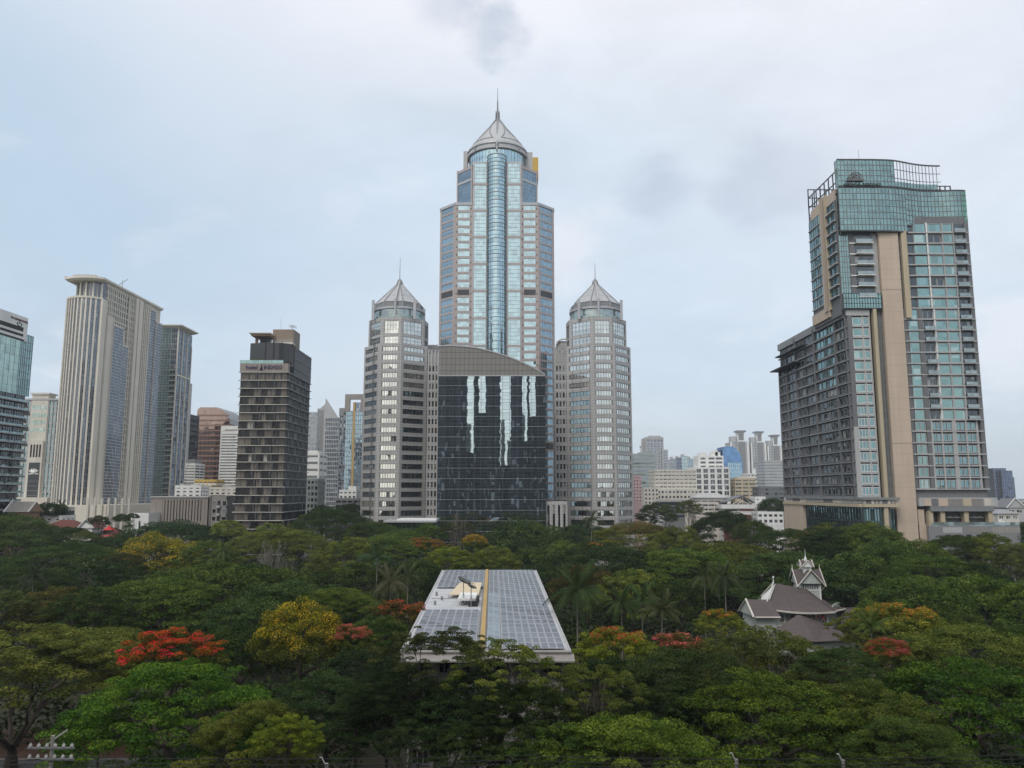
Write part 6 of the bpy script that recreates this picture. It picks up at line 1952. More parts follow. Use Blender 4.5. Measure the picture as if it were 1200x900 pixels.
# ---------------------------------------------------------------- street side: poles and cables at the bottom edge
def power_line():
    Y = 60.0
    def pole(px, ytop, lb, arms):
        x = PX(px, 890, Y); zt = PZ(ytop, Y)
        t = thing('utility_pole', lb, 'utility pole', (x, Y, 0), 'utility poles along the bottom edge')
        c = MB(); c.tube((x, Y, 0), (x, Y, zt), .19, .13, 'concrete', 8); c.build('pole', t)
        return t, x, zt
    t, x, zt = pole(60, 862, 'concrete utility pole with crossarm full of insulators, bottom left', 2)
    for k, zz in enumerate((PZ(876, Y), PZ(889, Y))):
        c = MB(); c.box(x - 1.7, x + 1.7, Y - .2, Y - .08, zz - .06, zz + .06, 'mid_metal'); a = c.build('crossarm', t)
        for j in range(6):
            q = MB(); xx = x - 1.5 + j * .6
            q.lathe(xx, Y - .14, [(.05, zz + .06), (.13, zz + .10), (.07, zz + .16), (.13, zz + .2), (.06, zz + .3), (.05, zz + .36)], 'porcelain', 8); o = q.build('insulator', a)
    c = MB(); c.tube((x, Y, zt - .3), (x + 1.0, Y, zt + .4), .05, .05, 'porcelain', 5); c.tube((x - .5, Y, zt - .7), (x + 1.0, Y, zt + .35), .04, .04, 'porcelain', 5); c.build('bracket', t)
    zs = []
    for px, yt, lb in ((863, 888, 'utility pole with pale slanted top bracket at the bottom edge, right of centre'), (988, 889, 'utility pole with pale slanted top bracket at the bottom edge, further right'), (383, 893, 'utility pole with pale slanted top bracket at the bottom edge, left of centre')):
        t, x, zt = pole(px, yt + 1.5, lb, 0)
        c = MB(); c.tube((x, Y, zt - .3), (x - .35, Y - .1, zt + .45), .06, .05, 'porcelain', 6); c.tube((x - .35, Y - .1, zt + .45), (x - .5, Y - .1, zt + .42), .05, .04, 'porcelain', 6); c.build('bracket', t)
    for i, (py, sag) in enumerate(((885.5, .25), (889.5, .35), (893.5, .3))):
        c = MB(); z = PZ(py, Y)
        xs_ = [-70 + 4 * k for k in range(36)]
        for a, b in zip(xs_[:-1], xs_[1:]):
            fa = ((a + 70) % 35) / 35; fb = fa + 4 / 35
            c.tube((a, Y - .2 * i, z - sag * 4 * fa * (1 - fa)), (b, Y - .2 * i, z - sag * 4 * fb * (1 - fb)), .028, .028, 'wire', 4, False)
        o = c.build('power_cable')
        tag(o, ['topmost thin black cable running along the bottom edge', 'middle thin black cable running along the bottom edge', 'lowest thin black cable running along the bottom edge'][i], 'cable', 'cables along the bottom edge')
power_line()

# ================================================================ TREES
def leaf_mesh(name, pos, nor, size, rnd, clump, mat, rng, aspect=.5):
    n = len(pos)
    t = np.cross(nor, rng.normal(size=(n, 3))); t /= np.linalg.norm(t, axis=1)[:, None] + 1e-9
    b = np.cross(nor, t)
    s = size[:, None]
    v = np.empty((n, 4, 3), dtype=np.float32)
    v[:, 0] = pos - t * s * .5
    v[:, 1] = pos + b * s * aspect * .5 + nor * s * .06
    v[:, 2] = pos + t * s * .5 - nor * s * .10
    v[:, 3] = pos - b * s * aspect * .5 + nor * s * .06
    me = bpy.data.meshes.new(name)
    me.vertices.add(4 * n); me.vertices.foreach_set('co', v.reshape(-1))
    me.loops.add(4 * n); me.loops.foreach_set('vertex_index', np.arange(4 * n, dtype=np.int32))
    me.polygons.add(n); me.polygons.foreach_set('loop_start', np.arange(0, 4 * n, 4, dtype=np.int32))
    me.update(calc_edges=True)
    for nm, a in (('rnd', rnd), ('clump', clump)):
        at = me.attributes.new(nm, 'FLOAT', 'FACE'); at.data.foreach_set('value', a.astype(np.float32))
    me.materials.append(M[mat])
    return me


def clumps(kind, rng):
    """clump centres, radii and flatness in a crown of unit radius standing on z=0"""
    ph = rng.uniform(0, 6.28, 4)
    lob = lambda th: 1 + .10 * np.sin(2 * th + ph[0]) + .09 * np.sin(3 * th + ph[1]) + .07 * np.sin(5 * th + ph[2])
    out = []
    if kind == 'rain':       # wide umbrella with terraced plates of foliage
        for i in range(230):
            th = rng.uniform(0, 6.28); r = math.sqrt(rng.uniform(0, 1)) * .94
            z = .47 * (1 - r ** 2.4) + rng.normal(0, .030) + .05 * math.sin(3 * th + ph[3]) * r
            a = rng.uniform(.09, .165)
            out.append((r * math.cos(th) * lob(th), r * math.sin(th) * lob(th), z, a, a * rng.uniform(.28, .42)))
        for i in range(70):
            th = rng.uniform(0, 6.28); r = rng.uniform(.55, 1.0)
            a = rng.uniform(.08, .15)
            out.append((r * math.cos(th) * lob(th), r * math.sin(th) * lob(th), rng.uniform(-.18, .12), a, a * .35))
    elif kind == 'round':    # dense dome of rounded clumps
        for i in range(170):
            th = rng.uniform(0, 6.28); u = rng.uniform(-.25, 1)
            r = math.sqrt(max(0, 1 - u * u)) * rng.uniform(.78, .98)
            a = rng.uniform(.11, .22)
            out.append((r * math.cos(th) * lob(th), r * math.sin(th) * lob(th), .18 + .62 * u * rng.uniform(.86, 1.08), a, a * rng.uniform(.6, .85)))
    elif kind == 'loose':    # airy, upswept, many small clumps with gaps
        for i in range(210):
            th = rng.uniform(0, 6.28); u = rng.uniform(-.3, 1)
            r = math.sqrt(max(0, 1 - u * u)) * rng.uniform(.55, 1.0)
            a = rng.uniform(.07, .14)
            out.append((r * math.cos(th) * lob(th), r * math.sin(th) * lob(th), .22 + .58 * u * rng.uniform(.8, 1.15), a, a * rng.uniform(.45, .75)))
    elif kind == 'layer':    # high dome of many flat leafy sprays
        for i in range(330):
            th = rng.uniform(0, 6.28); u = rng.uniform(-.35, 1)
            r = math.sqrt(max(0, 1 - u * u)) * rng.uniform(.70, 1.02)
            a = rng.uniform(.07, .15)
            out.append((r * math.cos(th) * lob(th), r * math.sin(th) * lob(th), .22 + .60 * u * rng.uniform(.82, 1.12) + rng.normal(0, .02), a, a * rng.uniform(.30, .5)))
    elif kind == 'open':     # thin crown, branches show
        for i in range(120):
            th = rng.uniform(0, 6.28); r = math.sqrt(rng.uniform(.05, 1))
            a = rng.uniform(.06, .12)
            out.append((r * math.cos(th) * lob(th), r * math.sin(th) * lob(th), .42 * (1 - r ** 2) + rng.normal(0, .07), a, a * .45))
    return np.array(out)


def crown_proto(kind, seed, n, leaf, mat='leaf', part='crown', flowers=None):
    rng = np.random.default_rng(seed)
    c = clumps(kind, rng)
    if flowers:
        keep = c[:, 2] > np.quantile(c[:, 2], flowers)
        sec = np.cos(np.arctan2(c[:, 1], c[:, 0]) + 1.57) + rng.uniform(-.5, .9, len(c)) > -.35
        c = c[keep & sec]
    w = c[:, 3] ** 1.7; w /= w.sum()
    idx = rng.choice(len(c), n, p=w)
    d = rng.normal(size=(n, 3)); d /= np.linalg.norm(d, axis=1)[:, None]
    d[:, 2] = np.where(d[:, 2] < -.25, -d[:, 2], d[:, 2])
    rad = np.stack([c[idx, 3], c[idx, 3], c[idx, 4]], 1)
    shell = rng.uniform(.80, 1.06, n)[:, None]
    deep = rng.uniform(0, 1, n) < .12
    shell[deep] *= .55
    pos = c[idx, :3] + d * rad * shell
    nor = d / rad; nor /= np.linalg.norm(nor, axis=1)[:, None]
    nor = nor * .75 + rng.normal(size=(n, 3)) * .42; nor[:, 2] += .18
    nor /= np.linalg.norm(nor, axis=1)[:, None]
    size = leaf * rng.uniform(.65, 1.4, n)
    cl = rng.uniform(0, 1, len(c))[idx]
    if not flowers:      # leaves paler towards the top of each clump
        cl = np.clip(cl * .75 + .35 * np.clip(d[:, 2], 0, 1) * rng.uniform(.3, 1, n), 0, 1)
    return leaf_mesh(part, pos, nor, size, rng.uniform(0, 1, n), cl, mat, rng)


def limb(mb, p, d, length, r, depth, rng, mat, spread, up, minr=.01, n=5):
    """one curved, tapering branch that forks"""
    q = p
    seg = 3
    for i in range(seg):
        d2 = (d + Vector(rng.normal(size=3)) * .16 + Vector((0, 0, up * .12))).normalized()
        q2 = q + d2 * (length / seg)
        r2 = r * (1 - .12 * (i + 1)); mb.tube(q, q2, r * (1 - .12 * i), r2, mat, n, False)
        q, d = q2, d2
    if depth > 0:
        k = 2 + (rng.random() < .45)
        for j in range(k):
            dd = (d + Vector(rng.normal(size=3)) * spread); dd.z += up * .25
            limb(mb, q, dd.normalized(), length * rng.uniform(.62, .85), max(minr, r * .62), depth - 1, rng, mat, spread, up, minr, max(3, n - 1))


def trunk_proto(kind, seed, mat='bark', fork=.52):
    """unit trunk: foot at z=0, crown base at z=1, limbs reaching out to radius ~1 (scaled per tree)"""
    rng = np.random.default_rng(seed)
    mb = MB()
    mb.tube((0, 0, 0), (0, 0, .12), .085, .06, mat, 8, False); mb.tube((0, 0, .12), (.01, .01, fork + .03), .06, .05, mat, 8, False)
    k = 5 if kind != 'round' else 4
    for i in range(k):
        a = 6.28 * i / k + rng.uniform(-.3, .3)
        el = .75 if kind == 'round' else .55
        limb(mb, Vector((.01, .01, fork)), Vector((math.cos(a), math.sin(a), el)).normalized(), .48, .038, 2 if kind != 'open' else 3, rng, mat, .42, .5, .008)
    v = np.array(mb.v); zs = v[:, 2].max(); rs = np.abs(v[:, :2]).max()
    up = v[:, 2] > fork; v[up, 2] = fork + (v[up, 2] - fork) * ((1 - fork) / (zs - fork)); v[:, :2] *= np.where(v[:, 2:3] > .2, 1 / rs, 1) if rs > 1 else 1
    mb.v = [tuple(p) for p in v]
    return mb.mesh('trunk')


CR = {}
for i in range(4):
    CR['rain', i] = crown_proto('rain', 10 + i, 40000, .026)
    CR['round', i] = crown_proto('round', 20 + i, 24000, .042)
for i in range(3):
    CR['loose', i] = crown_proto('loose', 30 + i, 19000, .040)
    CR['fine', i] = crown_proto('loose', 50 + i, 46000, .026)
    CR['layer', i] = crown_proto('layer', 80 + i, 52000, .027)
CR['open', 0] = crown_proto('open', 40, 14000, .030); CR['open', 1] = crown_proto('open', 41, 16000, .030)
FL = {}
for k in (('rain', 0), ('rain', 2), ('loose', 0), ('loose', 1), ('round', 1), ('round', 3)):
    base = {'rain': 10, 'loose': 30, 'round': 20}[k[0]] + k[1]
    FL[k] = crown_proto(k[0], base, {'rain': 9000, 'loose': 8500, 'round': 9500}[k[0]], {'rain': .019, 'loose': .026, 'round': .027}[k[0]], 'petal', 'blossom', {'rain': .72, 'loose': .45, 'round': .35}[k[0]])
FS = {}
for i in (0, 1):
    FS['loose', i] = crown_proto('loose', 30 + i, 900, .042, 'petal', 'blossom', .80)
TK = {(k, i): trunk_proto(k, 60 + i) for k in ('round', 'open') for i in range(2)}
TK['spread', 0] = trunk_proto('open', 64, 'bark', .16)
BARE = []
for s in (70, 71):
    rng = np.random.default_rng(s); mb = MB()
    mb.tube((0, 0, 0), (0, 0, .25), .035, .028, 'palebark', 7, False)
    for i in range(7):
        a = 6.28 * i / 7 + rng.uniform(-.3, .3)
        limb(mb, Vector((0, 0, .24)), Vector((math.cos(a) * .75, math.sin(a) * .75, .9)).normalized(), .30, .017, 4, rng, 'palebark', .38, .7, .0035, 5)
    BARE.append(mb.mesh('trunk'))

YT = [(598, 322), (606, 306), (613, 290), (625, 250), (640, 212), (655, 185), (668, 165), (685, 143), (700, 130), (715, 117), (735, 102), (760, 91), (790, 82), (820, 76), (845, 72), (880, 68)]
def depth_for(y):
    for (a, ya), (b, yb) in zip(YT[:-1], YT[1:]):
        if y <= b: return ya + (yb - ya) * max(0, (y - a)) / (b - a)
    return YT[-1][1]


PAL = {'dark': (.034, .058, .024), 'deep': (.024, .044, .022), 'mid': (.056, .088, .028), 'bright': (.080, .128, .028), 'vivid': (.052, .102, .017), 'olive': (.080, .098, .030), 'brown': (.068, .066, .030), 'pale': (.105, .132, .048), 'yellowish': (.112, .132, .028), 'grey': (.064, .076, .042)}
RT = random.Random(77)
COUNT = [0]


def tree(px, yt, w, kind, col, label, Y=None, flower=None, hr=None, name='tree', group='park trees', bare_trunk=False, rot=None, sparse=False, limbs=None):
    Y = Y or depth_for(yt)
    COUNT[0] += 1
    x = PX(px, yt, Y); top = PZ(yt, Y)
    rad = w * Y / FP / 2 * 1.17
    vi = COUNT[0]
    n = {'rain': 4, 'round': 4, 'loose': 3, 'fine': 3, 'open': 2, 'layer': 3}[kind]
    key = (kind, vi % n)
    if flower:
        opts = [k for k in (FS if sparse else FL) if k[0] == kind]; key = opts[vi % len(opts)]
    me = CR[key]
    zmax = {'rain': .53, 'round': .93, 'loose': .9, 'fine': .9, 'open': .5, 'layer': .93}[kind]
    hr = hr or {'rain': 1.0, 'round': 1.0, 'loose': 1.0, 'fine': 1.0, 'open': 1.0, 'layer': 1.0}[kind]
    sz = rad * hr
    if sz * zmax > top - 2.0: sz = (top - 2.0) / zmax
    zb = top - sz * zmax
    t = thing(name, label, 'tree', (x, Y, 0), group)
    rz = RT.uniform(0, 6.28) if rot is None else rot
    if flower: rz = RT.uniform(-.4, .4)
    c = bpy.data.objects.new('crown', me); COL.objects.link(c); c.parent = t
    c.location = (0, 0, zb); c.scale = (rad, rad, sz); c.rotation_euler = (0, 0, rz)
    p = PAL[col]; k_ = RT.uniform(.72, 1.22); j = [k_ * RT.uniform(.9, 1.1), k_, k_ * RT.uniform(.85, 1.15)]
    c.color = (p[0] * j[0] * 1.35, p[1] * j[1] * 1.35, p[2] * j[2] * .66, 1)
    tk = bpy.data.objects.new('trunk', TK[('spread', 0)] if limbs else TK['open' if kind in ('rain', 'open', 'fine', 'loose', 'layer') else 'round', vi % 2]); COL.objects.link(tk); tk.parent = t
    h = zb + sz * zmax * .72
    tk.scale = (rad * .72, rad * .72, h); tk.rotation_euler = (0, 0, RT.uniform(0, 6.28))
    if flower:
        f = bpy.data.objects.new('blossom', (FS if sparse else FL)[key]); COL.objects.link(f); f.parent = t
        f.location = (0, 0, zb + sz * .012); f.scale = (rad * 1.01, rad * 1.01, sz * 1.015); f.rotation_euler = (0, 0, rz); f.color = flower + (1,)
    return t


def bare_tree(px, yt, w, label, Y, yb, i=0, name='bare_tree'):
    x = PX(px, yt, Y); top = PZ(yt, Y); rad = w * Y / FP / 2
    t = thing(name, label, 'tree', (x, Y, 0), 'leafless trees in the park')
    o = bpy.data.objects.new('trunk', BARE[i]); COL.objects.link(o); o.parent = t
    o.scale = (rad / .85, rad / .85, top / 1.12)
    return t


# palm: ringed trunk and separate arching fronds
def frond_proto(seed, droop, n=34, w=.16):
    rng = np.random.default_rng(seed)
    mb = MB()
    pts = []
    for i in range(n + 1):
        t = i / n
        pts.append(Vector((t * (1 - .18 * droop * t), 0, .38 * t - droop * .95 * t ** 2.2)))
    for i in range(0, n, 2): mb.tube(pts[i], pts[min(n, i + 2)], .012 * (1 - i / n) + .003, .010 * (1 - i / n) + .002, 'frond', 4, False)
    for i in range(2, n):
        t = i / n; L = w * 1.15 * math.sin(math.pi * min(1, .12 + .86 * t)) ** .7
        d = (pts[i + 1] - pts[i]).normalized() if i < n else d
        for s in (-1, 1):
            side = Vector((0, s, 0)); tip = pts[i] + side * L * .75 + d * L * .55 + Vector((0, 0, -L * (.55 + .5 * droop) + rng.uniform(-.02, .02)))
            q = d * .0075
            mid = pts[i].lerp(tip, .5) + Vector((0, 0, .03))
            mb.poly([pts[i] - q, mid - q * 1.3, tip, mid + q * 1.3, pts[i] + q], 'frond')
    return mb.mesh('frond')


def frond_mat():
    m, n, l = new_mat('frond'); oi = n.new('ShaderNodeObjectInfo')
    nz = n.new('ShaderNodeTexNoise'); nz.inputs['Scale'].default_value = 3
    f = math_n(n, l, 'MULTIPLY_ADD', nz.outputs[0], 1.0, .5)
    f2 = math_n(n, l, 'MULTIPLY', f, math_n(n, l, 'MULTIPLY_ADD', oi.outputs['Random'], .6, .7))
    c = mixc(n, l, 1.0, oi.outputs['Color'], f2, 'MULTIPLY')
    b = principled(n, l, False); l.new(c, b.inputs['Base Color']); b.inputs['Roughness'].default_value = .7; b.inputs['Specular IOR Level'].default_value = .1
    t = n.new('ShaderNodeBsdfTranslucent'); l.new(c, t.inputs[0]); mx = n.new('ShaderNodeMixShader'); mx.inputs[0].default_value = .25
    l.new(b.outputs[0], mx.inputs[1]); l.new(t.outputs[0], mx.inputs[2]); o = n.new('ShaderNodeOutputMaterial'); l.new(mx.outputs[0], o.inputs[0])
    return m
M['frond'] = frond_mat()
FRD = [frond_proto(1, .75), frond_proto(2, 1.15), frond_proto(3, .35)]
mbp = MB()
prof = []
for i in range(41):
    z = i / 40; prof.append((.5 * (1 - .35 * z) * (1.35 if z < .03 else 1) + (.03 if i % 2 else 0), z))
mbp.lathe(0, 0, prof, 'palmbark', 10)
PTR = mbp.mesh('trunk')


def palm(px, ytop, size, label, Y, col=(.05, .085, .03), n=24, droop=(0, 1, 1), trunk_r=.24):
    """ytop: pixel row of the frond tips' top; size: frond span in pixels"""
    x = PX(px, ytop, Y); L = size * Y / FP / 2 * 1.02
    zc = PZ(ytop, Y) - L * .35
    t = thing('palm_tree', label, 'palm tree', (x, Y, 0), 'palms among the park trees')
    o = bpy.data.objects.new('trunk', PTR); COL.objects.link(o); o.parent = t; o.scale = (trunk_r, trunk_r, zc)
    r = random.Random(int(px * 7 + ytop))
    for i in range(n):
        f = bpy.data.objects.new('frond', FRD[r.choice(droop) if i > n * .2 else 2]); COL.objects.link(f); f.parent = t
        f.location = (0, 0, zc); s = L * r.uniform(.85, 1.12); f.scale = (s, s, s)
        up = -R(38) * (1 - i / n) ** 1.2 + R(16) * (i / n)
        f.rotation_euler = (R(r.uniform(-14, 14)), up - (R(18) if i < n * .2 else 0), 6.28 * (i * .382) + r.uniform(-.2, .2))
        k = r.uniform(.75, 1.25); f.color = (col[0] * k, col[1] * k, col[2] * k * .7, 1)
    return t


YEL, ORA, RED, PINK = (.56, .42, .018), (.60, .20, .025), (.62, .085, .035), (.58, .12, .09)
# ---- farthest row, along the feet of the towers
tree(20, 602, 66, 'round', 'mid', 'bushy mid-green tree at the left edge below the Thai roof', 285)
tree(57, 588, 34, 'round', 'deep', 'dark tree standing above the long white wall, left', 322)
tree(42, 592, 26, 'loose', 'dark', 'smaller dark tree left of the one above the long white wall', 324)
palm(72, 589, 20, 'palm beside the dark tree above the long white wall', 322)
tree(117, 604, 22, 'loose', 'deep', 'dark feathery tree right of the small red gable roof', 288)
tree(143, 602, 17, 'round', 'dark', 'small round-headed tree on bare stem before the cream podium', 290)
tree(155, 601, 12, 'round', 'dark', 'small tree half hidden by the white annex', 300)
palm(151, 613, 18, 'low palm in front of the white annex', 286)
tree(132, 618, 26, 'round', 'dark', 'low dark shrub-like tree behind the red canopy', 292)
tree(78, 618, 76, 'rain', 'dark', 'dark spreading tree in front of the hipped red roof', 262)
tree(98, 622, 22, 'loose', 'pale', 'small pale tree below the little white house, left', 255)
tree(205, 614, 130, 'rain', 'deep', 'broad dark tree in front of the beige concrete hall')
tree(268, 609, 42, 'loose', 'pale', 'pale green tree at the left foot of the dark hotel', 292)
tree(318, 613, 46, 'loose', 'pale', 'pale green tree at the middle foot of the dark hotel', 288)
tree(346, 613, 26, 'loose', 'olive', 'small olive tree at the right foot of the dark hotel', 290)
tree(385, 598, 92, 'rain', 'deep', 'high dark tree filling the gap right of the dark hotel', 296, hr=1.25)
tree(412, 590, 30, 'round', 'dark', 'dark tree in the gap below the small white stepped house', 372)
tree(378, 592, 26, 'round', 'dark', 'dark tree right of the grey-green apartment block', 374)
tree(438, 612, 62, 'rain', 'dark', 'dark tree at the foot of the left octagonal tower')
tree(472, 622, 60, 'rain', 'mid', 'mid-green tree in front of the low dark pavilion', 272)
tree(503, 614, 34, 'loose', 'bright', 'fresh light-green tree before the low dark pavilion', 282)
bare_tree(537, 606, 44, 'grey-brown twiggy tree at the foot of the black glass block', 286, 645, 0)
tree(536, 612, 38, 'open', 'grey', 'thin grey-leaved tree around the twiggy one at the black glass block', 284)
tree(556, 626, 26, 'round', 'olive', 'small tree covered in yellow-orange flowers before the black glass block', 262, flower=(.66, .33, .015))
tree(497, 630, 52, 'loose', 'olive', 'tree with flat orange-red flowering top before the low dark pavilion', 248, flower=(.36, .105, .03), hr=.7)
tree(526, 640, 62, 'loose', 'yellowish', 'yellow-olive tree between the orange-red tree and the solar roof', 222)
tree(610, 612, 112, 'round', 'dark', 'big dense rounded tree right below the black glass block', 272)
tree(578, 640, 60, 'loose', 'olive', 'olive tree touching the far edge of the solar roof', 218)
tree(682, 612, 60, 'round', 'deep', 'dark tree behind the tall palm at the right octagonal tower', 296)
palm(693, 603, 30, 'tall pale-stemmed palm before the right octagonal tower', 276, (.045, .07, .03), 16)
tree(745, 615, 100, 'rain', 'olive', 'olive tree with orange tinge before the right octagonal tower', flower=(.13, .085, .03))
tree(660, 634, 60, 'loose', 'mid', 'mid-green tree with an orange patch below the tall palm', 238)
tree(697, 636, 26, 'loose', 'olive', 'small orange-flowering tree below the tall palm', 226, flower=ORA, sparse=True)
tree(795, 616, 62, 'fine', 'olive', 'drooping olive willow-like tree below the cream block', 258, hr=1.5)
tree(770, 589, 44, 'loose', 'grey', 'hazy grey-green tree right of the right octagonal tower', 400)
tree(806, 586, 30, 'fine', 'grey', 'dark feathery tree before the long white striped building', 392)
tree(850, 600, 84, 'rain', 'deep', 'high dark layered tree before the white low buildings', hr=1.3)
tree(905, 583, 30, 'round', 'dark', 'dark tree beside the teal tower edge among white houses', 420)
tree(882, 610, 40, 'round', 'dark', 'dark tree beside the tiny white roof')
tree(920, 621, 100, 'rain', 'dark', 'dark layered tree before the beige pillars of the teal tower podium', 240)
tree(972, 613, 66, 'loose', 'olive', 'olive tree before the podium glazing of the teal tower', 222)
tree(985, 622, 90, 'rain', 'dark', 'dark spreading tree below the podium glazing', 214)
tree(1018, 612, 62, 'round', 'mid', 'dense tree covering the podium corner left of the beige spine', 210)
tree(1075, 634, 70, 'round', 'mid', 'mid-green tree at the foot of the beige spine', 198)
tree(1122, 628, 74, 'rain', 'dark', 'dark tree before the grey podium wall, right', 206)
tree(1160, 624, 82, 'fine', 'olive', 'hazy brown drooping tree before the grey podium wall', 200, hr=1.3)
tree(1195, 612, 60, 'round', 'deep', 'dark tree at the right edge below the satellite dishes', 240)
tree(1190, 640, 60, 'fine', 'grey', 'grey-green tree at the right edge below the dark one', 180, hr=1.3)
# ---- second band
tree(22, 624, 104, 'rain', 'dark', 'layered dark tree spreading in from the left edge')
tree(88, 638, 116, 'rain', 'dark', 'wide layered dark tree left of the pinkish roof')
tree(143, 628, 62, 'rain', 'deep', 'very dark tree right of the pinkish metal roof', 246)
tree(188, 627, 100, 'round', 'olive', 'large tree full of yellow flowers in the left mid-ground', 228, flower=(.50, .34, .015))
tree(146, 648, 50, 'loose', 'brown', 'brownish olive tree left of the large yellow one', 205)
tree(246, 634, 66, 'loose', 'mid', 'mid-green tree with a palm in it, right of the large yellow one', 222)
palm(262, 640, 34, 'pale palm right of the large yellow tree', 208, (.07, .10, .04), 16)
tree(328, 620, 110, 'rain', 'olive', 'flat olive layered tree below the dark hotel', 250)
bare_tree(318, 637, 64, 'leafless grey branching tree below the dark hotel', 205, 690, 1)
tree(412, 630, 82, 'loose', 'olive', 'olive-topped tree below the gap right of the dark hotel', 226)
tree(450, 628, 76, 'rain', 'mid', 'green spreading tree between the olive-topped tree and the pavilion', 236)
tree(705, 642, 150, 'rain', 'dark', 'wide dark layered tree right of the solar roof far corner')
tree(800, 644, 130, 'rain', 'mid', 'wide layered tree between the willow and the palm pair', 206)
tree(845, 636, 140, 'rain', 'olive', 'olive layered tree left of the mansion lantern')
tree(925, 648, 150, 'rain', 'dark', 'big dark layered tree right behind the mansion')
tree(985, 640, 110, 'rain', 'dark', 'dark layered tree right of the mansion lantern', 216)
tree(1035, 632, 88, 'round', 'mid', 'tall dense green tree right of the mansion', 196, hr=1.25)
tree(1092, 652, 100, 'rain', 'mid', 'green layered tree between tall dense tree and brown drooping tree', 178)
tree(1140, 660, 84, 'loose', 'dark', 'dark green tree below the brown drooping tree', 172)
# ---- middle band
tree(40, 668, 90, 'rain', 'deep', 'dark shaded tree behind the brownish tree, left edge')
tree(112, 655, 112, 'open', 'deep', 'dark tree with visible crooked branches, left mid-ground', 178)
tree(8, 692, 54, 'loose', 'grey', 'grey-green tree cut by the left edge, above the large dark-limbed tree', 134)
tree(66, 688, 92, 'loose', 'brown', 'brownish bushy tree in the left mid-ground')
tree(105, 690, 80, 'loose', 'dark', 'dark tree right of the brownish bushy tree', 134)
palm(40, 668, 46, 'grey-green fan-like palm left of the brownish bushy tree', 150, (.05, .065, .045), 18)
tree(262, 662, 230, 'rain', 'mid', 'huge wide dome of layered green foliage, left of the solar roof', 172)
tree(188, 678, 150, 'rain', 'mid', 'wide layered green tree in front of the large yellow one', 152)
tree(345, 684, 170, 'rain', 'dark', 'wide layered dark tree behind the near yellow tree', 143)
tree(425, 660, 92, 'loose', 'dark', 'dark green tree below the olive-topped one')
tree(395, 690, 90, 'rain', 'mid', 'mid-green tree right of the near yellow tree', 138)
palm(442, 646, 46, 'upright green palm left of the solar roof', 172, (.04, .075, .04), 18, (0, 2))
palm(458, 674, 52, 'greyish drooping palm left of the solar roof', 148, (.10, .10, .075), 22, (1,))
palm(478, 668, 40, 'dull palm right of the greyish drooping palm', 160, (.06, .075, .04), 18, (1,))
tree(488, 655, 70, 'round', 'dark', 'dark dense tree at the left far corner of the solar roof', 190)
tree(470, 704, 84, 'loose', 'brown', 'brownish tree with orange-red flowers beside the solar roof', 126, flower=(.42, .085, .03), sparse=True)
tree(440, 722, 80, 'loose', 'dark', 'dark tree between brownish flowering tree and pink-orange tree', 112)
tree(412, 732, 54, 'loose', 'olive', 'small tree with pink-orange flowers right of the near yellow tree', 106, flower=PINK)
tree(688, 664, 84, 'loose', 'brown', 'olive-brown tree behind the large drooping palm', 168)
tree(740, 668, 92, 'loose', 'olive', 'olive tree between the large drooping palm and the palm pair', 160)
palm(676, 678, 84, 'large drooping palm overhanging the solar roof edge', 122, (.045, .075, .035), 26, (0, 1), .3)
palm(728, 697, 56, 'drooping palm right of the large palm', 118, (.045, .075, .035), 22, (1,))
palm(752, 694, 54, 'second drooping palm right of the large palm', 120, (.05, .085, .035), 22, (0, 1))
palm(775, 704, 56, 'dull spiky palm left of the palm pair', 114, (.07, .08, .045), 22, (0, 2))
palm(825, 668, 46, 'left palm of the pair left of the mansion', 150, (.06, .075, .04), 20, (1,))
palm(849, 666, 50, 'right palm of the pair left of the mansion', 148, (.06, .075, .04), 20, (1,))
palm(842, 674, 40, 'shorter palm leaning between the palm pair', 153, (.05, .07, .035), 16, (1,))
tree(795, 678, 70, 'round', 'deep', 'dark hollow tree behind the palm pair', 156)
tree(1070, 674, 100, 'round', 'mid', 'dense clumpy green tree right of the mansion rear roof', 158)
tree(1150, 676, 110, 'round', 'mid', 'dense clumpy green tree at the right, left of the edge', 154)
tree(1198, 682, 70, 'round', 'bright', 'light green clumpy tree cut by the right edge', 150)
tree(1105, 708, 76, 'round', 'mid', 'darker clumpy green tree below the two dense ones', 128)
# ---- near band
tree(1052, 708, 110, 'loose', 'yellowish', 'yellow-green tree dotted with orange flowers right of the mansion', 122, flower=(.40, .16, .02), hr=.8, sparse=True)
tree(1012, 716, 66, 'fine', 'olive', 'olive feathery tree at the right end of the mansion', 122)
palm(1020, 724, 54, 'bushy light-green palm right of the mansion', 112, (.09, .13, .035), 22, (0, 2))
tree(1140, 736, 150, 'rain', 'olive', 'broad olive tree near the right edge')
tree(1060, 745, 90, 'loose', 'pale', 'pale green tree behind the red flowering one, right', 100)
tree(1038, 748, 58, 'loose', 'olive', 'tree with deep red flowers, right of the mansion', 95, flower=(.42, .03, .035))
tree(905, 737, 150, 'fine', 'olive', 'grey-olive fine-leaved tree in front of the mansion')
tree(868, 742, 70, 'open', 'grey', 'thin grey-olive tree with bare branches left of the mansion front', 96)
tree(842, 714, 50, 'loose', 'yellowish', 'yellow-olive tree with orange flowers below the palm pair', 120, flower=(.48, .17, .03), sparse=True)
tree(722, 736, 96, 'loose', 'yellowish', 'olive tree with scattered red flowers right of the solar roof', 100, flower=(.44, .10, .03), sparse=True)
tree(795, 742, 80, 'loose', 'brown', 'brownish tree sprinkled with pink-red flowers', 104, flower=PINK, sparse=True)
tree(800, 764, 150, 'rain', 'dark', 'dark spreading tree below the pink-red flowering tree')
tree(700, 782, 110, 'open', 'olive', 'thin olive tree at the right front corner of the solar building', 80)
tree(715, 770, 80, 'loose', 'deep', 'shaded tree right of the thin olive one', 92)
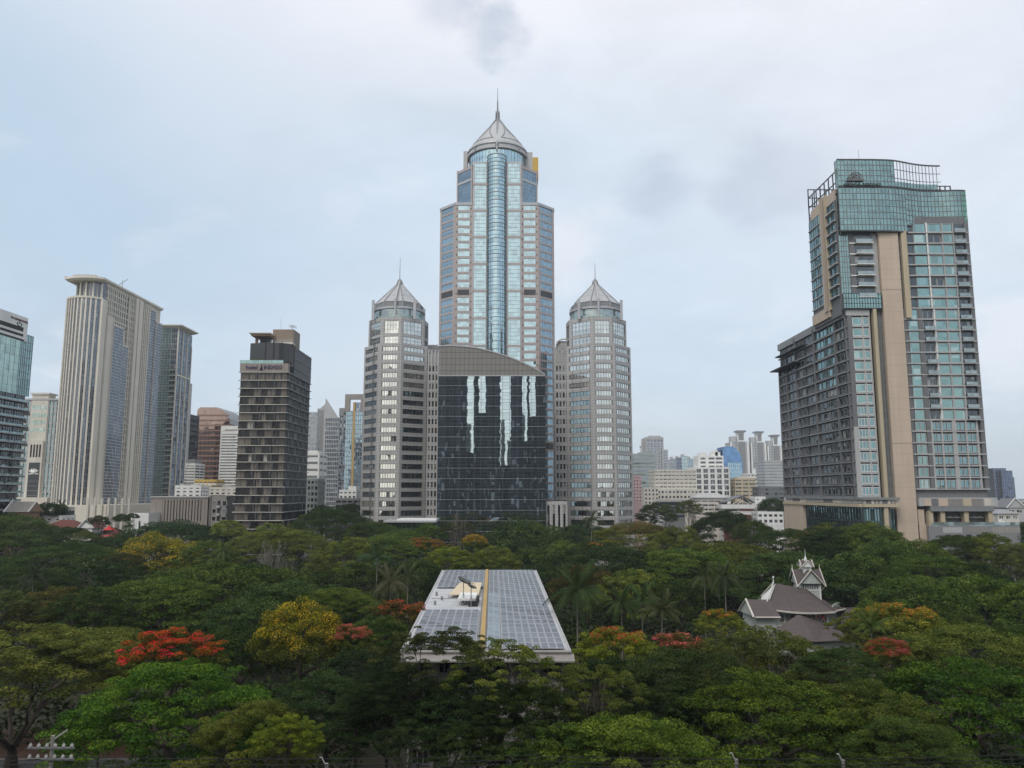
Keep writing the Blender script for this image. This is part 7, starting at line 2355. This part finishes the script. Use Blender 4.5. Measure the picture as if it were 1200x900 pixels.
tree(202, 737, 98, 'loose', 'olive', 'flamboyant tree ablaze with orange-red flowers, left', 96, flower=(.72, .075, .022), hr=.95)
tree(355, 704, 88, 'round', 'olive', 'near yellow-flowering tree left of the solar building', 106, flower=YEL, hr=1.35)
tree(285, 728, 100, 'round', 'dark', 'dark tree between flamboyant and near yellow tree', 110)
tree(120, 738, 120, 'rain', 'olive', 'olive tree behind the flamboyant, left', 112)
tree(26, 734, 215, 'fine', 'olive', 'large olive tree with dark spreading limbs in the lower left corner', 97, hr=.62, limbs=True)
tree(205, 772, 190, 'layer', 'vivid', 'bright green leafy tree below the flamboyant', 84)
tree(420, 762, 90, 'loose', 'deep', 'deep green tree in the shade left of the solar building front', 94)
tree(385, 790, 130, 'layer', 'deep', 'dark tree below the near yellow one', 84)
tree(455, 800, 90, 'loose', 'deep', 'dark shrubby tree at the left front corner of the solar building', 82)
# ---- nearest, along the bottom edge
tree(512, 736, 120, 'open', 'grey', 'sparse tree with black branches in front of the solar roof, left half', 80)
tree(588, 752, 130, 'open', 'olive', 'sparse tree in front of the solar roof, right half', 80)
tree(300, 822, 130, 'fine', 'olive', 'olive feathery tree at the bottom, right of the bright green one', 77)
tree(338, 838, 66, 'loose', 'yellowish', 'small yellow-green tree at the bottom left of centre', 71)
tree(118, 838, 60, 'loose', 'brown', 'brownish shrub-like tree beside the paved yard', 92)
tree(468, 778, 90, 'layer', 'deep', 'dark tree hiding the left part of the solar building front', 80)
tree(560, 786, 100, 'layer', 'deep', 'dark tree hiding the middle of the solar building front', 79)
tree(482, 845, 70, 'loose', 'deep', 'low dark tree at the foot of the solar building, left', 74)
tree(548, 850, 80, 'loose', 'dark', 'low dark tree at the foot of the solar building, middle', 73)
tree(528, 812, 96, 'loose', 'deep', 'dark leafy tree before the solar building front, under the sparse trees', 77)
tree(612, 800, 116, 'layer', 'dark', 'dark tree covering the right part of the solar building front', 77)
tree(735, 836, 210, 'layer', 'bright', 'yellow-green tree filling the bottom right of centre', 72)
tree(650, 850, 100, 'loose', 'mid', 'mid-green tree at the bottom centre beside the solar building wall', 72)
tree(905, 788, 190, 'layer', 'bright', 'large light-green tree at the bottom, left of the vivid green one')
tree(1010, 800, 150, 'fine', 'olive', 'olive-green tree between the large light-green and the vivid green ones', 82)
tree(1135, 772, 200, 'layer', 'vivid', 'vivid green tree filling the bottom right corner')
tree(790, 800, 90, 'loose', 'deep', 'dark hollow tree left of the large light-green one, bottom', 86)
tree(1060, 840, 130, 'layer', 'mid', 'low green tree at the bottom edge left of the vivid corner tree', 74)
tree(1195, 735, 60, 'rain', 'mid', 'mid-green tree at the right edge above the vivid corner tree', 104)
tree(985, 762, 90, 'rain', 'dark', 'dark tree between grey-olive tree and red flowering tree', 92)


# ---------------------------------------------------------------- low planting between the trees
def undergrowth():
    rng = np.random.default_rng(5)
    n = 230000
    y = 62 + (330 - 62) * rng.uniform(0, 1, n) ** .75
    x = (rng.uniform(-1, 1, n)) * (y * .70 + 12)
    keep = np.ones(n, bool)
    xl0, xr0, Y0, xl1, xr1, Y1 = SOLAR
    keep &= ~((y > Y0 - 4) & (y < Y1 + 1) & (x > min(xl0, xl1) - 1) & (x < max(xr0, xr1) + 1))
    keep &= ~((y > 76) & (y < 103) & (x < -44) & (x > -72))
    keep &= ~((y > 140) & (y < 190) & (x > 44) & (x < 82))
    keep &= ~((y > 225) & (x > 75))
    keep &= ~((y > 296) & (np.abs(x) < 70))
    x, y = x[keep], y[keep]; n = len(x)
    h = (2.2 + 3.6 * np.clip((y - 95) / 40, 0, 1)) + (1.5 + 1.2 * np.clip((y - 95) / 40, 0, 1)) * np.sin(x * .31 + 1.3 * np.sin(y * .17)) * np.sin(y * .27 + x * .11)
    z = h * rng.uniform(.2, 1, n) ** .45
    pos = np.stack([x, y, z], 1)
    nor = rng.normal(size=(n, 3)) * .5; nor[:, 2] += .9; nor /= np.linalg.norm(nor, axis=1)[:, None]
    me = leaf_mesh('undergrowth', pos, nor, rng.uniform(.5, 1.3, n), rng.uniform(0, 1, n), rng.uniform(0, .8, n), 'leaf', rng)
    o = bpy.data.objects.new('undergrowth', me); COL.objects.link(o); o.color = (.040, .062, .018, 1)
    tag(o, 'dark low planting filling the gaps between the park trees', None, None, 'stuff')
undergrowth()


# ================================================================ GROUND, SKY, AIR, LIGHT
def ground():
    m, n, l = new_mat('ground'); b = principled(n, l)
    g = n.new('ShaderNodeNewGeometry')
    t = n.new('ShaderNodeTexNoise'); t.inputs['Scale'].default_value = .05; t.inputs['Detail'].default_value = 8; l.new(g.outputs['Position'], t.inputs['Vector'])
    r = n.new('ShaderNodeValToRGB'); r.color_ramp.elements[0].position = .35; r.color_ramp.elements[0].color = (.035, .042, .02, 1); r.color_ramp.elements[1].position = .7; r.color_ramp.elements[1].color = (.09, .075, .05, 1)
    l.new(t.outputs[0], r.inputs[0]); l.new(r.outputs[0], b.inputs['Base Color']); b.inputs['Roughness'].default_value = .95
    M['ground'] = m
    mb = MB(); mb.poly([(-4000, -1000, 0), (4000, -1000, 0), (4000, 4000, 0), (-4000, 4000, 0)], 'ground'); struct(mb, 'ground')
    m, n, l = new_mat('asphalt'); b = principled(n, l)
    g = n.new('ShaderNodeNewGeometry')
    t = n.new('ShaderNodeTexNoise'); t.inputs['Scale'].default_value = .6; t.inputs['Detail'].default_value = 8; l.new(g.outputs['Position'], t.inputs['Vector'])
    r = n.new('ShaderNodeValToRGB'); r.color_ramp.elements[0].position = .3; r.color_ramp.elements[0].color = (.07, .07, .066, 1); r.color_ramp.elements[1].position = .75; r.color_ramp.elements[1].color = (.16, .155, .145, 1)
    l.new(t.outputs[0], r.inputs[0]); l.new(r.outputs[0], b.inputs['Base Color']); b.inputs['Roughness'].default_value = .9
    M['asphalt'] = m
    mb = MB(); mb.poly([(-82, 70, .02), (-45, 70, .02), (-43, 100, .02), (-82, 100, .02)], 'asphalt'); struct(mb, 'paved_yard')
    M['soil'] = stone('bare_soil', (.115, .062, .042), .95, .35, .8)
    mb = MB(); mb.poly([(-82, 100.2, .03), (-46, 100.2, .03), (-44, 112, .03), (-82, 112, .03)], 'soil'); struct(mb, 'bare_soil')
    mb = MB(); mb.box(-82, -43.2, 100, 100.2, 0, .13, 'concrete'); struct(mb, 'kerb')
    mb = MB(); mb.poly([(-200, 44, .02), (200, 44, .02), (200, 57, .02), (-200, 57, .02)], 'asphalt'); struct(mb, 'road')
    mb = MB()
    for y in (43.8, 57):
        mb.box(-200, 200, y, y + .2, 0, .14, 'concrete')
    struct(mb, 'road_kerb')
ground()


SUN_EL, SUN_AZ = 52.0, 205.0       # azimuth clockwise from +Y (north): behind the camera, to the left
def world():
    w = bpy.data.worlds.new('World'); S.world = w; w.use_nodes = True
    n, l = w.node_tree.nodes, w.node_tree.links
    n.clear()
    sky = n.new('ShaderNodeTexSky'); sky.sky_type = 'NISHITA'; sky.sun_disc = False
    sky.sun_elevation = R(SUN_EL); sky.sun_rotation = R(SUN_AZ); sky.air_density = 1.0; sky.dust_density = 2.0; sky.ozone_density = 1.5; sky.altitude = 0
    tc = n.new('ShaderNodeTexCoord')
    D = tc.outputs['Generated']
    sp = n.new('ShaderNodeSeparateXYZ'); l.new(D, sp.inputs[0])
    zc = math_n(n, l, 'MAXIMUM', sp.outputs[2], 0.0)
    den = math_n(n, l, 'ADD', zc, .22)
    cx = math_n(n, l, 'DIVIDE', sp.outputs[0], den); cy = math_n(n, l, 'DIVIDE', sp.outputs[1], den)
    cv = n.new('ShaderNodeCombineXYZ'); l.new(cx, cv.inputs[0]); l.new(cy, cv.inputs[1])

    def noise(scale, detail, off, rough=.55, dist=0.0):
        mp = n.new('ShaderNodeMapping'); mp.inputs['Location'].default_value = off; l.new(cv.outputs[0], mp.inputs[0])
        t = n.new('ShaderNodeTexNoise'); t.inputs['Scale'].default_value = scale; t.inputs['Detail'].default_value = detail; t.inputs['Roughness'].default_value = rough; t.inputs['Distortion'].default_value = dist
        l.new(mp.outputs[0], t.inputs['Vector']); return t.outputs[0]

    def smooth(v, a, b):
        m = n.new('ShaderNodeMapRange'); m.interpolation_type = 'SMOOTHSTEP'
        m.inputs['From Min'].default_value = a; m.inputs['From Max'].default_value = b; l.new(v, m.inputs['Value']); return m.outputs[0]

    def dirn(px, py):
        x, z = ray(px, py); v = Vector((x, 1, z)); return tuple(v.normalized())

    def spot(px, py, r_in, r_out, warp):      # a cloud at a fixed place in the sky, edge broken up by noise
        dp = n.new('ShaderNodeVectorMath'); dp.operation = 'DISTANCE'; l.new(D, dp.inputs[0]); dp.inputs[1].default_value = dirn(px, py)
        v = math_n(n, l, 'MULTIPLY_ADD', math_n(n, l, 'SUBTRACT', warp, .5), .14, dp.outputs['Value'])
        m = smooth(v, r_in, r_out); return math_n(n, l, 'SUBTRACT', 1.0, m)
    n1 = noise(.55, 6, (3.1, 1.7, 0)); n2 = noise(1.6, 8, (7.3, 2.2, 0), .6, .4); n3 = noise(4.5, 6, (1.3, 5.2, 0), .6)
    # thin veil everywhere, brighter high up
    base = mixc(n, l, smooth(n1, .33, .68), CLOUD_A, CLOUD_B)
    hi = smooth(math_n(n, l, 'MULTIPLY_ADD', math_n(n, l, 'SUBTRACT', n2, .5), .18, sp.outputs[2]), .40, .60)
    base = mixc(n, l, math_n(n, l, 'MULTIPLY', hi, .85), base, CLOUD_W)
    lowh = smooth(sp.outputs[2], .22, .0)
    base = mixc(n, l, math_n(n, l, 'MULTIPLY', math_n(n, l, 'SUBTRACT', 1.0, smooth(sp.outputs[2], .0, .24)), .55), base, CLOUD_H)
    for px, py, a, b, k, c in ((576, 46, .012, .050, .85, CLOUD_D), (905, 205, .025, .090, .85, CLOUD_D), (775, 218, .01, .056, .65, CLOUD_D), (520, 8, .0, .05, .5, CLOUD_D), (395, 245, .0, .03, .22, CLOUD_W), (640, 95, .0, .06, .14, CLOUD_D), (110, 210, .05, .42, .75, CLOUD_L), (1040, 120, .05, .35, .35, CLOUD_W), (300, 20, .05, .30, .35, CLOUD_W), (1180, 400, .02, .08, .5, CLOUD_W)):
        base = mixc(n, l, math_n(n, l, 'MULTIPLY', spot(px, py, a, b, n3), k), base, c)
    wisps = smooth(n2, .54, .78)
    base = mixc(n, l, math_n(n, l, 'MULTIPLY', wisps, .55), base, CLOUD_W)
    n4 = noise(3.0, 10, (4.4, 8.8, 0), .62, .6); n5 = noise(.9, 4, (9.1, .4, 0))
    tex = math_n(n, l, 'MULTIPLY_ADD', math_n(n, l, 'MULTIPLY', math_n(n, l, 'SUBTRACT', n4, .5), smooth(n5, .35, .65)), .34, 1.0)
    base = mixc(n, l, 1.0, base, tex, 'MULTIPLY')
    # broad bright veil low behind the viewpoint, what the facades mirror
    dp = n.new('ShaderNodeVectorMath'); dp.operation = 'DISTANCE'; l.new(D, dp.inputs[0]); dp.inputs[1].default_value = tuple(Vector((-.35, -1, .22)).normalized())
    base = mixc(n, l, math_n(n, l, 'MULTIPLY', math_n(n, l, 'SUBTRACT', 1.0, smooth(math_n(n, l, 'MULTIPLY_ADD', math_n(n, l, 'SUBTRACT', n2, .5), .5, dp.outputs['Value']), .15, .9)), .9), base, CLOUD_S)
    col = mixc(n, l, .82, sky.outputs[0], base)
    bg = n.new('ShaderNodeBackground'); l.new(col, bg.inputs[0]); bg.inputs[1].default_value = .1
    o = n.new('ShaderNodeOutputWorld'); l.new(bg.outputs[0], o.inputs[0])
CLOUD_A, CLOUD_B, CLOUD_W, CLOUD_H, CLOUD_D, CLOUD_L, CLOUD_S = (5.5, 6.5, 7.5), (6.4, 7.1, 7.8), (8.7, 8.6, 8.9), (6.6, 7.2, 7.8), (4.4, 5.1, 6.1), (4.5, 5.7, 6.9), (11.5, 11.0, 10.0)
world()

sd = bpy.data.lights.new('sun', 'SUN'); sd.energy = 1.1; sd.angle = R(18); sd.color = (1, .96, .90)
so = bpy.data.objects.new('sun', sd); COL.objects.link(so)
az = R(SUN_AZ); el = R(SUN_EL)
dv = Vector((math.sin(az) * math.cos(el), math.cos(az) * math.cos(el), math.sin(el)))
so.rotation_euler = (-dv).to_track_quat('-Z', 'Y').to_euler(); so.location = dv * 300

HAZE = 0.00015
if HAZE:
    m, n, l = new_mat('haze')
    v = n.new('ShaderNodeVolumePrincipled'); v.inputs['Color'].default_value = (.80, .88, .96, 1); v.inputs['Density'].default_value = HAZE; v.inputs['Anisotropy'].default_value = .2
    o = n.new('ShaderNodeOutputMaterial'); l.new(v.outputs[0], o.inputs['Volume'])
    M['haze'] = m
    mb = MB(); mb.box(-4010, 4010, -1010, 4010, -1, 262, 'haze')
    h = mb.build('haze'); h['kind'] = 'stuff'; h['label'] = 'thin pale haze over the whole city'

S.render.engine = 'CYCLES'
S.cycles.use_denoising = True
S.cycles.max_bounces = 6; S.cycles.diffuse_bounces = 3; S.cycles.glossy_bounces = 3; S.cycles.transmission_bounces = 3; S.cycles.volume_bounces = 0; S.cycles.transparent_max_bounces = 6
S.cycles.caustics_reflective = False
S.cycles.use_adaptive_sampling = True
S.view_settings.view_transform = 'Standard'; S.view_settings.look = 'None'; S.view_settings.gamma = 1; S.view_settings.exposure = .38
try: S.view_settings.use_curve_mapping = False
except Exception: pass
